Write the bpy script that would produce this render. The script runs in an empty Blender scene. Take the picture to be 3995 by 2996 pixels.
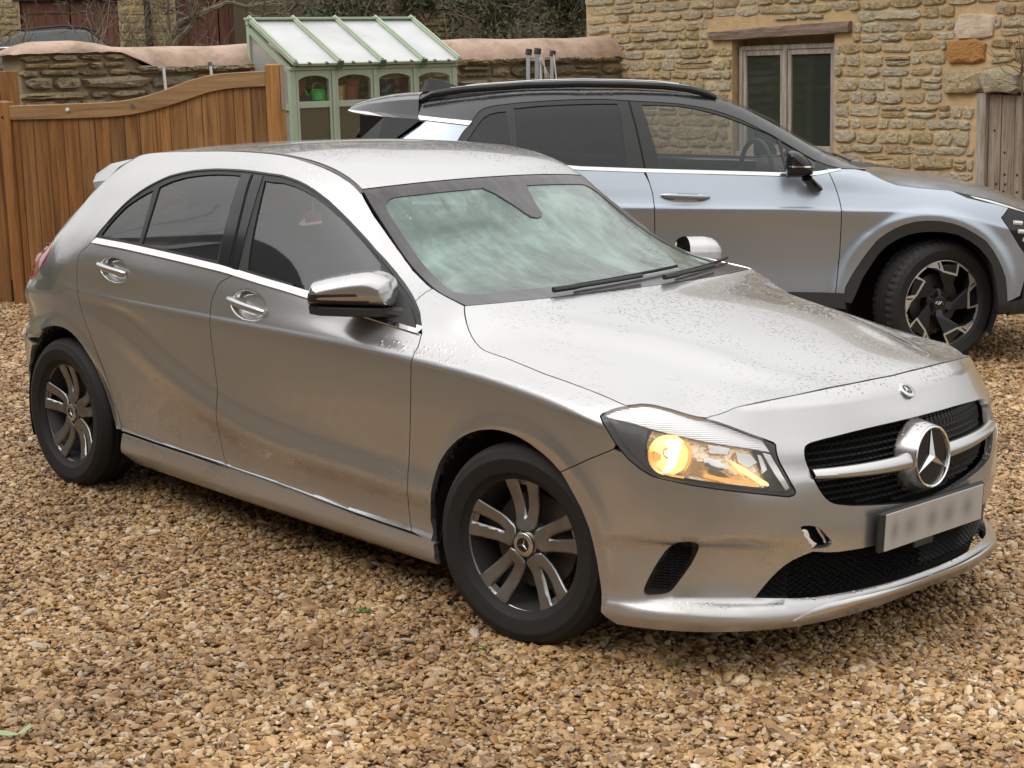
import bpy, math, random
import numpy as np
from math import radians, sin, cos, pi
from mathutils import Vector, Matrix
from mathutils.geometry import delaunay_2d_cdt
random.seed(7); rng=np.random.default_rng(7)
SC=bpy.context.scene
COL=SC.collection
# ------------------------------------------------------------------ camera, sky, sun, exposure
TILT=.026                       # the gravel drive falls slightly to the right
EYE=Vector((3.50839,-4.23124,0)); YAW=2.37892526; PITCH=.187818933; FPX=6524.98869; EYEH=1.72707
FWD=Vector((cos(YAW),sin(YAW),0)); RGT=Vector((sin(YAW),-cos(YAW),0))
G=Matrix.Translation(EYE)@Matrix.Rotation(TILT,4,FWD)@Matrix.Translation(-EYE)   # ground plane -> level world
cd=bpy.data.cameras.new('camera'); cam=bpy.data.objects.new('camera',cd); COL.objects.link(cam)
cd.sensor_width=36; cd.lens=36*FPX/3995; cd.clip_end=400; cd.clip_start=.05
fw=Vector((cos(PITCH)*cos(YAW),cos(PITCH)*sin(YAW),-sin(PITCH)))
up=RGT.cross(fw)
R=Matrix((RGT,up,-fw)).transposed().to_4x4()
cam.matrix_world=G@Matrix.Translation(EYE+Vector((0,0,EYEH)))@R
SC.camera=cam
cd.dof.use_dof=False
W=bpy.data.worlds.new('World'); SC.world=W; W.use_nodes=True
nt=W.node_tree; nt.nodes.clear()
def N(t,typ,**kw):
    n=t.nodes.new(typ)
    for k,v in kw.items(): setattr(n,k,v)
    return n
SUN_EL,SUN_ROT=radians(48),radians(200)
sky=N(nt,'ShaderNodeTexSky'); sky.sky_type='NISHITA'; sky.sun_disc=False; sky.sun_elevation=SUN_EL; sky.sun_rotation=SUN_ROT
sky.air_density=1.0; sky.dust_density=6.0; sky.ozone_density=1.0
hsv=N(nt,'ShaderNodeHueSaturation'); hsv.inputs['Saturation'].default_value=.10
nt.links.new(sky.outputs[0],hsv.inputs['Color'])
# overcast: an even cloud deck, brighter overhead, mixed over the hazy sky
tc=N(nt,'ShaderNodeTexCoord'); sep=N(nt,'ShaderNodeSeparateXYZ'); nt.links.new(tc.outputs['Generated'],sep.inputs[0])
ramp=N(nt,'ShaderNodeMapRange'); ramp.inputs[1].default_value=0; ramp.inputs[2].default_value=1; ramp.inputs[3].default_value=4.2; ramp.inputs[4].default_value=12.5
nt.links.new(sep.outputs['Z'],ramp.inputs[0])
cl=N(nt,'ShaderNodeTexNoise'); cl.inputs['Scale'].default_value=2.2; cl.inputs['Detail'].default_value=4
nt.links.new(tc.outputs['Generated'],cl.inputs['Vector'])
cr=N(nt,'ShaderNodeMapRange'); cr.inputs[1].default_value=.3; cr.inputs[2].default_value=.7; cr.inputs[3].default_value=.88; cr.inputs[4].default_value=1.12
nt.links.new(cl.outputs['Fac'],cr.inputs[0])
ml=N(nt,'ShaderNodeMath',operation='MULTIPLY'); nt.links.new(ramp.outputs[0],ml.inputs[0]); nt.links.new(cr.outputs[0],ml.inputs[1])
cc=N(nt,'ShaderNodeCombineColor')
for i,k in enumerate((1.0,.995,.985)):
    m=N(nt,'ShaderNodeMath',operation='MULTIPLY'); m.inputs[1].default_value=k; nt.links.new(ml.outputs[0],m.inputs[0]); nt.links.new(m.outputs[0],cc.inputs[i])
mx=N(nt,'ShaderNodeMix',data_type='RGBA'); mx.inputs['Factor'].default_value=.85
nt.links.new(hsv.outputs[0],mx.inputs[6]); nt.links.new(cc.outputs[0],mx.inputs[7])
bgn=N(nt,'ShaderNodeBackground'); bgn.inputs['Strength'].default_value=.13
out=N(nt,'ShaderNodeOutputWorld'); nt.links.new(mx.outputs[2],bgn.inputs['Color']); nt.links.new(bgn.outputs[0],out.inputs['Surface'])
sl=bpy.data.lights.new('sun','SUN'); sl.energy=.6; sl.angle=radians(25); sl.color=(1,.965,.92)
so=bpy.data.objects.new('sun',sl); COL.objects.link(so)
so.rotation_euler=(pi/2-SUN_EL,0,pi-SUN_ROT)
SC.view_settings.view_transform='Standard'; SC.view_settings.look='None'; SC.view_settings.exposure=.34; SC.view_settings.gamma=1
SC.view_settings.use_curve_mapping=False
SC.render.engine='CYCLES'; SC.cycles.max_bounces=8; SC.cycles.transparent_max_bounces=12
SC.cycles.use_denoising=True
# ------------------------------------------------------------------ materials
def mat(name,col=(.5,.5,.5),rough=.5,metal=0.,**kw):
    m=bpy.data.materials.new(name); m.use_nodes=True
    b=m.node_tree.nodes['Principled BSDF']
    b.inputs['Base Color'].default_value=(*col,1); b.inputs['Roughness'].default_value=rough; b.inputs['Metallic'].default_value=metal
    for k,v in kw.items():
        b.inputs[k.replace('_',' ')].default_value=v
    return m
def B(m): return m.node_tree.nodes['Principled BSDF']
def L(m,a,b): m.node_tree.links.new(a,b)
def noise(m,scale,detail=4,rough=.5,coord='Object',dist=0.,stretch=None):
    t=m.node_tree; c=N(t,'ShaderNodeTexCoord'); n=N(t,'ShaderNodeTexNoise')
    n.inputs['Scale'].default_value=scale; n.inputs['Detail'].default_value=detail; n.inputs['Roughness'].default_value=rough; n.inputs['Distortion'].default_value=dist
    if stretch:
        mp=N(t,'ShaderNodeMapping'); mp.inputs['Scale'].default_value=stretch; t.links.new(c.outputs[coord],mp.inputs[0]); t.links.new(mp.outputs[0],n.inputs['Vector'])
    else: t.links.new(c.outputs[coord],n.inputs['Vector'])
    return n.outputs['Fac']
def cramp(m,fac,stops):
    r=N(m.node_tree,'ShaderNodeValToRGB'); e=r.color_ramp.elements
    while len(e)<len(stops): e.new(.5)
    for el,(p,c) in zip(e,stops): el.position=p; el.color=(*c,1) if len(c)==3 else c
    L(m,fac,r.inputs[0]); return r.outputs[0]
def bump(m,fac,strength=.3,dist=.01,prev=None):
    b=N(m.node_tree,'ShaderNodeBump'); b.inputs['Strength'].default_value=strength; b.inputs['Distance'].default_value=dist
    L(m,fac,b.inputs['Height'])
    if prev: L(m,prev,b.inputs['Normal'])
    return b.outputs[0]
def mixc(m,fac,a,b,mode='MIX'):
    x=N(m.node_tree,'ShaderNodeMix',data_type='RGBA',blend_type=mode)
    for s,v in((0,fac),(6,a),(7,b)):
        if isinstance(v,(int,float)): x.inputs[s].default_value=v
        elif isinstance(v,tuple): x.inputs[s].default_value=(*v,1)
        else: L(m,v,x.inputs[s])
    return x.outputs[2]
def mrange(m,f,a,b,c,d):
    r=N(m.node_tree,'ShaderNodeMapRange'); 
    for i,v in enumerate((a,b,c,d)): r.inputs[i+1].default_value=v
    L(m,f,r.inputs[0]); return r.outputs[0]
def mathn(m,op,a,b=None):
    r=N(m.node_tree,'ShaderNodeMath',operation=op)
    for i,v in enumerate((a,b)):
        if v is None: continue
        if isinstance(v,(int,float)): r.inputs[i].default_value=v
        else: L(m,v,r.inputs[i])
    return r.outputs[0]
def droplets(m,scale=80,lo=.0,hi=.42,strength=.42,mask=None,prev=None):
    """beads of rain on an up-facing panel"""
    t=m.node_tree; c=N(t,'ShaderNodeTexCoord'); v=N(t,'ShaderNodeTexVoronoi'); v.inputs['Scale'].default_value=scale; v.inputs['Randomness'].default_value=1
    t.links.new(c.outputs['Object'],v.inputs['Vector'])
    d=mrange(m,v.outputs['Distance'],hi,lo,0,1)
    g=N(t,'ShaderNodeNewGeometry'); s=N(t,'ShaderNodeSeparateXYZ'); t.links.new(g.outputs['Normal'],s.inputs[0])
    upf=mrange(m,s.outputs['Z'],.55,.85,0,1)
    patch=mrange(m,noise(m,4,4,.6),.42,.56,0,1)
    rnd=N(t,'ShaderNodeSeparateColor'); t.links.new(v.outputs['Color'],rnd.inputs[0])
    sel=mrange(m,rnd.outputs[0],.25,.5,0,1)
    h=mathn(m,'MULTIPLY',mathn(m,'MULTIPLY',d,upf),mathn(m,'MULTIPLY',patch,sel))
    return bump(m,h,strength,.006,prev)
def paint(name,col,metal=.88,rough=.25,wet=True,dirt=(.24,.19,.14)):
    m=mat(name,col,rough,metal); b=B(m)
    b.inputs['Coat Weight'].default_value=1.; b.inputs['Coat Roughness'].default_value=.045
    # road film towards the sills, in real streaks rather than an even tint
    t=m.node_tree; c=N(t,'ShaderNodeTexCoord'); s=N(t,'ShaderNodeSeparateXYZ'); t.links.new(c.outputs['Object'],s.inputs[0])
    low=mrange(m,s.outputs['Z'],.50,.16,0,1)
    f=mathn(m,'MULTIPLY',low,mrange(m,noise(m,7,6,.6,stretch=(1,1,2)),.30,.80,0,.34))
    L(m,mixc(m,f,col,dirt),b.inputs['Base Color'])
    L(m,mrange(m,f,0,.5,rough,.6),b.inputs['Roughness']); L(m,mrange(m,f,0,.4,.8,.25),b.inputs['Coat Weight'])
    L(m,mathn(m,'SUBTRACT',metal,f),b.inputs['Metallic'])
    if wet:
        nb=droplets(m); L(m,nb,b.inputs['Normal']); L(m,nb,b.inputs['Coat Normal'])
    return m
M={}
M['silver']=paint('silver_paint',(.53,.527,.523))
M['blue']=paint('ice_blue_paint',(.40,.445,.50),.82,.31)
M['blackpaint']=paint('black_paint',(.018,.018,.020),0,.3)
M['gloss']=mat('gloss_black',(.012,.012,.013),.12); 
M['plastic']=mat('black_plastic',(.022,.022,.022),.55)
M['void']=mat('dark_void',(.004,.004,.004),.9)
M['rubber']=mat('rubber',(.016,.015,.014),.72)
L(M['rubber'],mixc(M['rubber'],mrange(M['rubber'],noise(M['rubber'],30,5),.5,.8,0,.6),(.0085,.008,.0078),(.022,.018,.014)),B(M['rubber']).inputs['Base Color'])
M['chrome']=mat('chrome',(.78,.78,.77),.10,1)
M['satin']=mat('satin_aluminium',(.62,.62,.61),.28,1)
M['alloy']=mat('alloy',(.27,.265,.26),.34,.85)
L(M['alloy'],mixc(M['alloy'],mrange(M['alloy'],noise(M['alloy'],14,5),.45,.8,0,.6),(.27,.265,.26),(.13,.105,.085)),B(M['alloy']).inputs['Base Color'])
M['iron']=mat('brake_iron',(.10,.085,.075),.5,.6)
M['white']=mat('white_plastic',(.75,.74,.70),.4)
def glass(name,tint,alpha,rough=.03):
    m=mat(name,tint,rough); b=B(m); t=m.node_tree
    b.inputs['IOR'].default_value=2.1; b.inputs['Specular IOR Level'].default_value=.5
    b.inputs['Alpha'].default_value=alpha
    return m
M['glass_side']=glass('tinted_side_glass',(.008,.012,.011),.55); B(M['glass_side']).inputs['IOR'].default_value=2.6
M['glass_priv']=glass('privacy_glass',(.010,.010,.011),.93); B(M['glass_priv']).inputs['IOR'].default_value=1.5
M['glass_clear']=glass('clear_green_glass',(.05,.075,.065),.30)
M['glass_lens']=glass('lens_glass',(.8,.8,.8),.10)
M['glass_house']=glass('window_glass',(.035,.045,.035),.85,.05)
# misted windscreen
m=mat('misted_windscreen',(.4,.5,.45),.04); b=B(m); b.inputs['Coat Weight'].default_value=1; b.inputs['Coat Roughness'].default_value=.02
mist=noise(m,1.5,8,.60,dist=1.1); streak=noise(m,9,5,.6,stretch=(1,2.2,1))
fog=mathn(m,'ADD',mathn(m,'MULTIPLY',mist,.75),mathn(m,'MULTIPLY',streak,.25))
L(m,cramp(m,fog,[(.34,(.058,.105,.082)),(.50,(.10,.172,.137)),(.64,(.20,.315,.255))]),b.inputs['Base Color'])
L(m,mrange(m,fog,.34,.60,.50,.94),b.inputs['Alpha']); L(m,mrange(m,fog,.35,.7,.12,.5),b.inputs['Roughness'])
L(m,droplets(m,70,strength=.25),b.inputs['Coat Normal'])
M['mist']=m
M['red']=mat('red_lens',(.35,.012,.012),.12); B(M['red']).inputs['Coat Weight'].default_value=.6
M['fabric']=mat('dark_fabric',(.03,.03,.032),.85)
M['grille']=mat('grille_plastic',(.012,.012,.012),.38)
def emis(name,col,s):
    m=mat(name,(0,0,0),.5); B(m).inputs['Emission Color'].default_value=(*col,1); B(m).inputs['Emission Strength'].default_value=s; return m
M['bulb']=emis('lamp_filament',(1,.55,.16),9)
M['reflector']=mat('lamp_reflector',(.72,.70,.66),.09,1)
# ------------------------------------------------------------------ mesh helpers
def link(name,me,parent=None,m=None):
    o=bpy.data.objects.new(name,me); COL.objects.link(o)
    if parent is not None: o.parent=parent
    if m is not None and me is not None:
        me.materials.clear(); me.materials.append(m)
    return o
def tag(o,label=None,cat=None,group=None,kind=None):
    for k,v in(('label',label),('category',cat),('group',group),('kind',kind)):
        if v: o[k]=v
    return o
def empty(name,label,cat,mw=None,group=None):
    o=bpy.data.objects.new(name,None); COL.objects.link(o); o.empty_display_size=.2
    if mw is not None: o.matrix_world=mw
    return tag(o,label,cat,group)
class MB:
    def __init__(s): s.v=[]; s.f=[]; s.sm=[]
    def add(s,v,f,smooth=False):
        n=len(s.v); s.v+= [tuple(p) for p in v]; s.f+=[tuple(i+n for i in q) for q in f]; s.sm+=[smooth]*len(f)
    def box(s,lo,hi,mx=None,bev=0):
        x0,y0,z0=lo;x1,y1,z1=hi
        if bev<=0:
            v=[(x,y,z) for x in(x0,x1) for y in(y0,y1) for z in(z0,z1)]
            f=[(0,1,3,2),(4,6,7,5),(0,4,5,1),(2,3,7,6),(0,2,6,4),(1,5,7,3)]
        else:
            b=bev; v=[];f=[]
            q=lambda x,y,z:(v.append((x,y,z)),len(v)-1)[1]
            idx={}
            for i,x in enumerate((x0,x1)):
                for j,y in enumerate((y0,y1)):
                    for k,z in enumerate((z0,z1)):
                        sx,sy,sz=(1,-1)[i],(1,-1)[j],(1,-1)[k]
                        idx[i,j,k]=(q(x,y+sy*b,z+sz*b),q(x+sx*b,y,z+sz*b),q(x+sx*b,y+sy*b,z))
            I=idx
            f+=[[I[0,0,0][0],I[0,0,1][0],I[0,1,1][0],I[0,1,0][0]],[I[1,0,0][0],I[1,1,0][0],I[1,1,1][0],I[1,0,1][0]],
                [I[0,0,0][1],I[1,0,0][1],I[1,0,1][1],I[0,0,1][1]],[I[0,1,0][1],I[0,1,1][1],I[1,1,1][1],I[1,1,0][1]],
                [I[0,0,0][2],I[0,1,0][2],I[1,1,0][2],I[1,0,0][2]],[I[0,0,1][2],I[1,0,1][2],I[1,1,1][2],I[0,1,1][2]]]
            for k in(0,1):
                for j in(0,1): f.append([I[0,j,k][1],I[1,j,k][1],I[1,j,k][2],I[0,j,k][2]])
                for i in(0,1): f.append([I[i,0,k][0],I[i,1,k][0],I[i,1,k][2],I[i,0,k][2]])
            for i in(0,1):
                for j in(0,1): f.append([I[i,j,0][0],I[i,j,1][0],I[i,j,1][1],I[i,j,0][1]])
            for t in idx.values(): f.append(list(t))
        if mx is not None: v=[mx@Vector(p) for p in v]
        s.add(v,f)
    def tube(s,pts,r,n=8,cap=True,flat=1.):
        pts=[Vector(p) for p in pts]; rs=r if hasattr(r,'__len__') else [r]*len(pts)
        v=[];f=[]; up0=None
        for i,p in enumerate(pts):
            t=(pts[min(i+1,len(pts)-1)]-pts[max(i-1,0)]).normalized()
            if up0 is None: up0=Vector((0,0,1)) if abs(t.z)<.9 else Vector((1,0,0))
            a=t.cross(up0).normalized(); b=a.cross(t).normalized(); up0=b
            for k in range(n):
                th=2*pi*k/n; v.append(p+a*(cos(th)*rs[i])+b*(sin(th)*rs[i]*flat))
        for i in range(len(pts)-1):
            for k in range(n): f.append((i*n+k,i*n+(k+1)%n,(i+1)*n+(k+1)%n,(i+1)*n+k))
        if cap: f+= [tuple(range(n-1,-1,-1)),tuple(range((len(pts)-1)*n,len(pts)*n))]
        s.add(v,f,True)
    def lathe(s,prof,n=48,mx=None,ang=(0,2*pi)):
        """profile of (r, y) turned about the local Y axis"""
        full=abs(ang[1]-ang[0]-2*pi)<1e-6; m=n if full else n+1; v=[];f=[]
        for k in range(m):
            th=ang[0]+(ang[1]-ang[0])*k/n
            for r,y in prof: v.append((r*cos(th),y,r*sin(th)))
        p=len(prof)
        for k in range(n):
            for i in range(p-1): a=k*p+i; b=((k+1)%m)*p+i; f.append((a,a+1,b+1,b))
        if mx is not None: v=[mx@Vector(q) for q in v]
        s.add(v,f,True)
    def prism(s,poly,y0,y1,mx=None):
        """polygon in XZ extruded along Y"""
        n=len(poly); v=[(x,y0,z) for x,z in poly]+[(x,y1,z) for x,z in poly]
        f=[tuple(range(n)),tuple(range(2*n-1,n-1,-1))]+[(i,i+n,(i+1)%n+n,(i+1)%n) for i in range(n)]
        if mx is not None: v=[mx@Vector(q) for q in v]
        s.add(v,f)
    def build(s,name,m=None,parent=None,bevel=0,auto=35):
        me=bpy.data.meshes.new(name); me.from_pydata([tuple(p) for p in s.v],[],[tuple(q) for q in s.f]); me.update()
        me.polygons.foreach_set('use_smooth',s.sm)
        fix_normals(me)
        if any(s.sm): 
            try: me.set_sharp_from_angle(angle=radians(auto))
            except Exception: pass
        o=link(name,me,parent,m)
        if bevel:
            b=o.modifiers.new('bevel','BEVEL'); b.width=bevel; b.segments=2; b.limit_method='ANGLE'; b.angle_limit=radians(40)
        return o
import bmesh
def fix_normals(me):
    bm=bmesh.new(); bm.from_mesh(me); bmesh.ops.recalc_face_normals(bm,faces=bm.faces); bm.to_mesh(me); bm.free()
# ------------------------------------------------------------------ car body surfaces
def pchip_slopes(x,y):
    # x,y: (...,K)
    h=np.diff(x,axis=-1); d=np.diff(y,axis=-1)/h
    m=np.zeros_like(y)
    h0,h1=h[...,:-1],h[...,1:]; d0,d1=d[...,:-1],d[...,1:]
    w1=2*h1+h0; w2=h1+2*h0
    ok=(d0*d1)>0
    with np.errstate(divide='ignore',invalid='ignore'):
        mm=(w1+w2)/(w1/np.where(ok,d0,1)+w2/np.where(ok,d1,1))
    m[...,1:-1]=np.where(ok,mm,0); m[...,0]=d[...,0]; m[...,-1]=d[...,-1]
    return m
def pchip_rows(x,y,q):
    """x,y (N,K) increasing in K, q (N,)"""
    m=pchip_slopes(x,y); N,K=x.shape
    i=np.clip((x<=q[:,None]).sum(1)-1,0,K-2); r=np.arange(N)
    x0,x1,y0,y1,m0,m1=x[r,i],x[r,i+1],y[r,i],y[r,i+1],m[r,i],m[r,i+1]
    h=x1-x0; t=(q-x0)/h
    tc=np.clip(t,0,1)
    v=(2*tc**3-3*tc**2+1)*y0+(tc**3-2*tc**2+tc)*h*m0+(-2*tc**3+3*tc**2)*y1+(tc**3-tc**2)*h*m1
    return v+np.where(t<0,t*h*m0,0)+np.where(t>1,(t-1)*h*m1,0)
def pchip(xs,ys,q):
    q=np.asarray(q,float); f=q.ravel(); xs=np.asarray(xs,float); ys=np.asarray(ys,float)
    n=len(f); return pchip_rows(np.broadcast_to(xs,(n,len(xs))),np.broadcast_to(ys,(n,len(ys))),f).reshape(q.shape)
def arc(a,b,p,n=2000):
    t=np.linspace(0,1,n)
    # start at (0,b) heading +u, end at (a,0)
    th=t*np.pi/2; x=np.sin(th)**(2/p); y=np.cos(th)**(2/p); y[-1]=0
    l=np.concatenate([[0],np.cumsum(np.hypot(np.diff(x*a),np.diff(y*b)))])
    return l,x,y
class Body:
    """lower body: plan curve offset inward by an inset that varies with station s and height z"""
    def __init__(s,rows,side,front,rear,smooth=.05):
        s.uf,s.af,s.pf=front; s.ur,s.ar,s.pr=rear; s.side=np.array(side,float)
        s.bf=pchip(s.side[:,0],s.side[:,1],np.array([s.uf]))[0]; s.br=pchip(s.side[:,0],s.side[:,1],np.array([s.ur]))[0]
        s.Fl,s.Fx,s.Fy=arc(s.af,s.bf,s.pf); s.Rl,s.Rx,s.Ry=arc(s.ar,s.br,s.pr)
        s.smax=s.uf+s.Fl[-1]; s.smin=s.ur-s.Rl[-1]
        g=np.linspace(s.smin-.3,s.smax+.3,900); s.g=g; st=g[1]-g[0]
        k=np.exp(-.5*(np.arange(-60,61)*st/smooth)**2); k/=k.sum()
        s.rz=[];s.rd=[]
        for r in rows:
            r=np.array(r,float)
            for j,o in((1,s.rz),(2,s.rd)):
                v=np.interp(g,r[:,0],pchip(r[:,0],r[:,j],r[:,0]))
                v=np.where((g>=r[0,0])&(g<=r[-1,0]),pchip(r[:,0],r[:,j],np.clip(g,r[0,0],r[-1,0])),v)
                # reflect about the centre lines before smoothing
                gg=np.clip(np.where(g>s.smax,2*s.smax-g,np.where(g<s.smin,2*s.smin-g,g)),g[0],g[-1])
                v=np.interp(gg,g,v)
                o.append(np.convolve(np.pad(v,60,mode='edge'),k,'valid'))
        s.rz=np.array(s.rz); s.rd=np.array(s.rd)
        s.extra=None
    def plan(s,q):
        q=np.asarray(q,float)
        u=np.where(q>s.uf,s.uf+s.af*np.interp(q-s.uf,s.Fl,s.Fx),np.where(q<s.ur,s.ur-s.ar*np.interp(s.ur-q,s.Rl,s.Rx),q))
        ws=pchip(s.side[:,0],s.side[:,1],np.clip(q,s.ur,s.uf))
        w=np.where(q>s.uf,s.bf*np.interp(q-s.uf,s.Fl,s.Fy),np.where(q<s.ur,s.br*np.interp(s.ur-q,s.Rl,s.Ry),ws))
        return u,w
    def rows_at(s,q):
        q=np.asarray(q,float)
        return np.stack([np.interp(q,s.g,r) for r in s.rz],-1),np.stack([np.interp(q,s.g,r) for r in s.rd],-1)
    def delta(s,q,z):
        zz,dd=s.rows_at(q); d=pchip_rows(zz,dd,z)
        if s.extra is not None: d=d+s.extra(q,z)
        return d
    def ev(s,q,z,off=0.):
        q=np.asarray(q,float);z=np.asarray(z,float); sh=q.shape; q=q.ravel(); z=z.ravel()
        e=.004; u,w=s.plan(q); u1,w1=s.plan(np.minimum(q+e,s.smax)); u0,w0=s.plan(np.maximum(q-e,s.smin))
        tu,tw=u1-u0,w1-w0; l=np.hypot(tu,tw); nu,nw=-tw/l,tu/l   # outward normal (side: n=(0,1))
        d=s.delta(q,z)+off
        P=np.stack([u-nu*d,w-nw*d,z],-1)
        P[:,1]=np.maximum(P[:,1],0) if False else P[:,1]
        return P.reshape(sh+(3,))
def tps_fit(xy,v,lam=1e-6):
    xy=np.asarray(xy,float); n=len(xy)
    r=np.hypot(xy[:,None,0]-xy[None,:,0],xy[:,None,1]-xy[None,:,1])
    K=np.where(r>0,r*r*np.log(np.maximum(r,1e-9)),0)+lam*np.eye(n)
    Pm=np.c_[np.ones(n),xy]; A=np.block([[K,Pm],[Pm.T,np.zeros((3,3))]])
    return xy,np.linalg.solve(A,np.r_[np.asarray(v,float),0,0,0])
def tps(f,x,y):
    xy,c=f; x=np.asarray(x,float);y=np.asarray(y,float)
    r=np.hypot(x[...,None]-xy[:,0],y[...,None]-xy[:,1])
    K=np.where(r>0,r*r*np.log(np.maximum(r,1e-9)),0)
    n=len(xy); return K@c[:n]+c[n]+c[n+1]*x+c[n+2]*y
def hatch_body():
    ridge=[(-3.6,.60,.04),(-3.1,.68,.022),(-2.95,.70,.012),(-2.62,.765,.006),(-2.5,.755,.006),(-2.19,.695,.006),(-1.97,.608,.005),(-1.72,.524,.005),(-1.55,.478,.006),(-1.37,.444,.006),(-1.18,.424,.007),(-.87,.41,.008),(-.48,.40,.008),(-.2,.40,.008),(.2,.41,.008),(.36,.43,.008),(.55,.428,.008),(.72,.43,.01),(.9,.44,.015),(1.02,.44,.018),(1.52,.42,.018)]
    R=lambda u:np.interp(u,[r[0] for r in ridge],[r[1] for r in ridge])
    crease=[(-3.6,.82,.07),(-2.95,.845,.022),(-2.5,.835,.003),(-2.1,.825,0),(-.9,.820,0),(-.45,.808,0),(-.2,.795,0),(.14,.760,.001),(.36,.722,.005),(.52,.68,.012),(.72,.62,.018),(1.02,.58,.026),(1.52,.56,.026)]
    Cz=lambda u:np.interp(u,[r[0] for r in crease],[r[1] for r in crease])
    k0=[(-3.6,.20,.10),(-2.3,.15,.09),(-.4,.13,.10),(.36,.14,.03),(.72,.15,.03),(1.52,.17,.05)]
    k1=[(-3.6,.27,.04),(-2.95,.25,.03),(-2.3,.184,.055),(-.39,.157,.055),(.36,.186,.012),(.52,.197,.005),(.72,.198,.0),(.98,.198,0),(1.06,.215,0),(1.2,.228,0),(1.52,.23,0)]
    k2=[(-3.6,.31,.02),(-2.95,.28,.02),(-2.3,.225,.03),(-.39,.195,.03),(.36,.206,.012),(.72,.222,.012),(1.02,.232,.012),(1.52,.243,.012)]
    k3=[(-3.6,.36,-.012),(-2.95,.34,.016),(-2.3,.285,.034),(-1.55,.272,.034),(-.9,.252,.034),(-.39,.236,.034),(.36,.238,.022),(.72,.250,.045),(1.02,.252,.04),(1.52,.255,.03)]
    k4=[(-3.6,.42,-.018),(-2.95,.40,.014),(-2.3,.315,.046),(-.39,.265,.046),(.2,.28,.03),(.36,.30,.016),(.55,.30,.04),(.72,.30,.052),(1.02,.30,.035),(1.52,.29,.03)]
    us=[-3.6,-2.95,-2.62,-2.4,-2.19,-1.97,-1.72,-1.55,-1.37,-1.18,-.87,-.48,-.2,.1]
    k5=[(u,max(R(u)-.11,np.interp(u,[-3.6,-2.95,-2.3,.2],[.5,.5,.35,.31])),np.interp(u,[-2.9,-2.3,-1.5,-.5,.1],[-.008,.022,.036,.036,.026])) for u in us]+[(.36,.38,.012),(.55,.392,.042),(.72,.395,.047),(.9,.385,.03),(1.02,.37,.022),(1.52,.36,.02)]
    k7=[(u,min(R(u)+.085,Cz(u)-.035),np.interp(u,[-2.62,-2.4,-2,-1.2,-.4,.1],[.006,.008,.018,.022,.016,.010])) for u in us]+[(.36,.52,.006),(.72,.52,.008),(1.02,.50,.02),(1.52,.48,.022)]
    k8b=[(u,z+np.interp(u,[-2.5,-2,-.5,0,.2],[.024,.022,.022,.028,.030]),d+np.interp(u,[-2.6,-2,-.5,0,.2],[.005,.0085,.0085,.010,.012])) for u,z,d in crease]
    k9=[(-3.6,.90,.10),(-2.95,.925,.045),(-2.5,.945,.024),(-1.5,.915,.034),(-.9,.89,.036),(-.5,.862,.038),(-.3,.850,.044),(-.15,.836,.043),(.06,.815,.040),(.25,.788,.040),(.42,.760,.036),(.52,.735,.034),(.72,.69,.043),(1.02,.66,.048),(1.52,.65,.043)]
    k10=[(-3.6,.93,.14),(-3.2,.95,.115),(-3.05,.98,.095),(-2.8,1.02,.07),(-2.5,1.036,.056),(-2,1.018,.062),(-1.56,.996,.064),(-1.05,.95,.062),(-.6,.905,.060),(-.42,.89,.07),(-.25,.885,.085),(-.15,.86,.078),(.06,.833,.085),(.25,.806,.088),(.42,.79,.066),(.52,.772,.064),(.72,.735,.07),(1.02,.71,.075),(1.52,.703,.062)]
    k13=[(-3.6,.98,.19),(-3.2,1.0,.16),(-3.05,1.05,.165),(-2.9,1.145,.215),(-2.75,1.255,.272),(-2.62,1.34,.305),(-2.5,1.378,.318),(-2.18,1.399,.32),(-1.76,1.413,.318),(-1.57,1.411,.318),(-1.42,1.395,.32),(-1.28,1.37,.325),(-1.10,1.305,.33),(-.92,1.17,.275),(-.76,1.06,.225),(-.6,1.005,.19),(-.377,.985,.16),(-.30,.945,.135),(-.25,.915,.11),(-.15,.885,.11),(.06,.86,.13),(.25,.835,.13),(.42,.82,.11),(.52,.81,.11),(.72,.79,.105),(1.02,.785,.115),(1.52,.785,.125)]
    def at(k,u): return np.array([np.interp(u,[r[0] for r in k],[r[j] for r in k]) for j in (1,2)])
    uu=sorted(set([r[0] for r in k10]+[r[0] for r in k13]))
    def mix(fz,fd): return [(u,*(at(k10,u)+np.array([fz,fd if u<-.3 else fz])*(at(k13,u)-at(k10,u)))) for u in uu]
    k11=mix(.45,.34); k12=mix(.84,.72)
    k14=[(u,z+.035,d+np.interp(u,[-1.2,-.5,.2,.72],[.10,.05,.05,.06])) for u,z,d in k13]
    rows=[k0,k1,k2,k3,k4,k5,ridge,k7,crease,k8b,k9,k10,k11,k12,k13,k14]
    side=[(-3.6,.62),(-3.22,.752),(-3.1,.80),(-3.0,.833),(-2.9,.857),(-2.75,.878),(-2.5,.886),(-2.3,.887),(-1.5,.885),(-.8,.885),(-.3,.887),(.12,.887),(.3,.887)]
    b=Body(rows,side,(.12,.78,2.5),(-3.16,.23,2.2))
    def extra(q,z):
        d=np.zeros_like(z)
        for c,R0 in((0.,.372),(-2.69,.368)):
            r=np.hypot(q-c,z-.29); d-=.007*np.exp(-((r-R0-.012)/.028)**2)
        return d
    b.extra=extra
    return b
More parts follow.
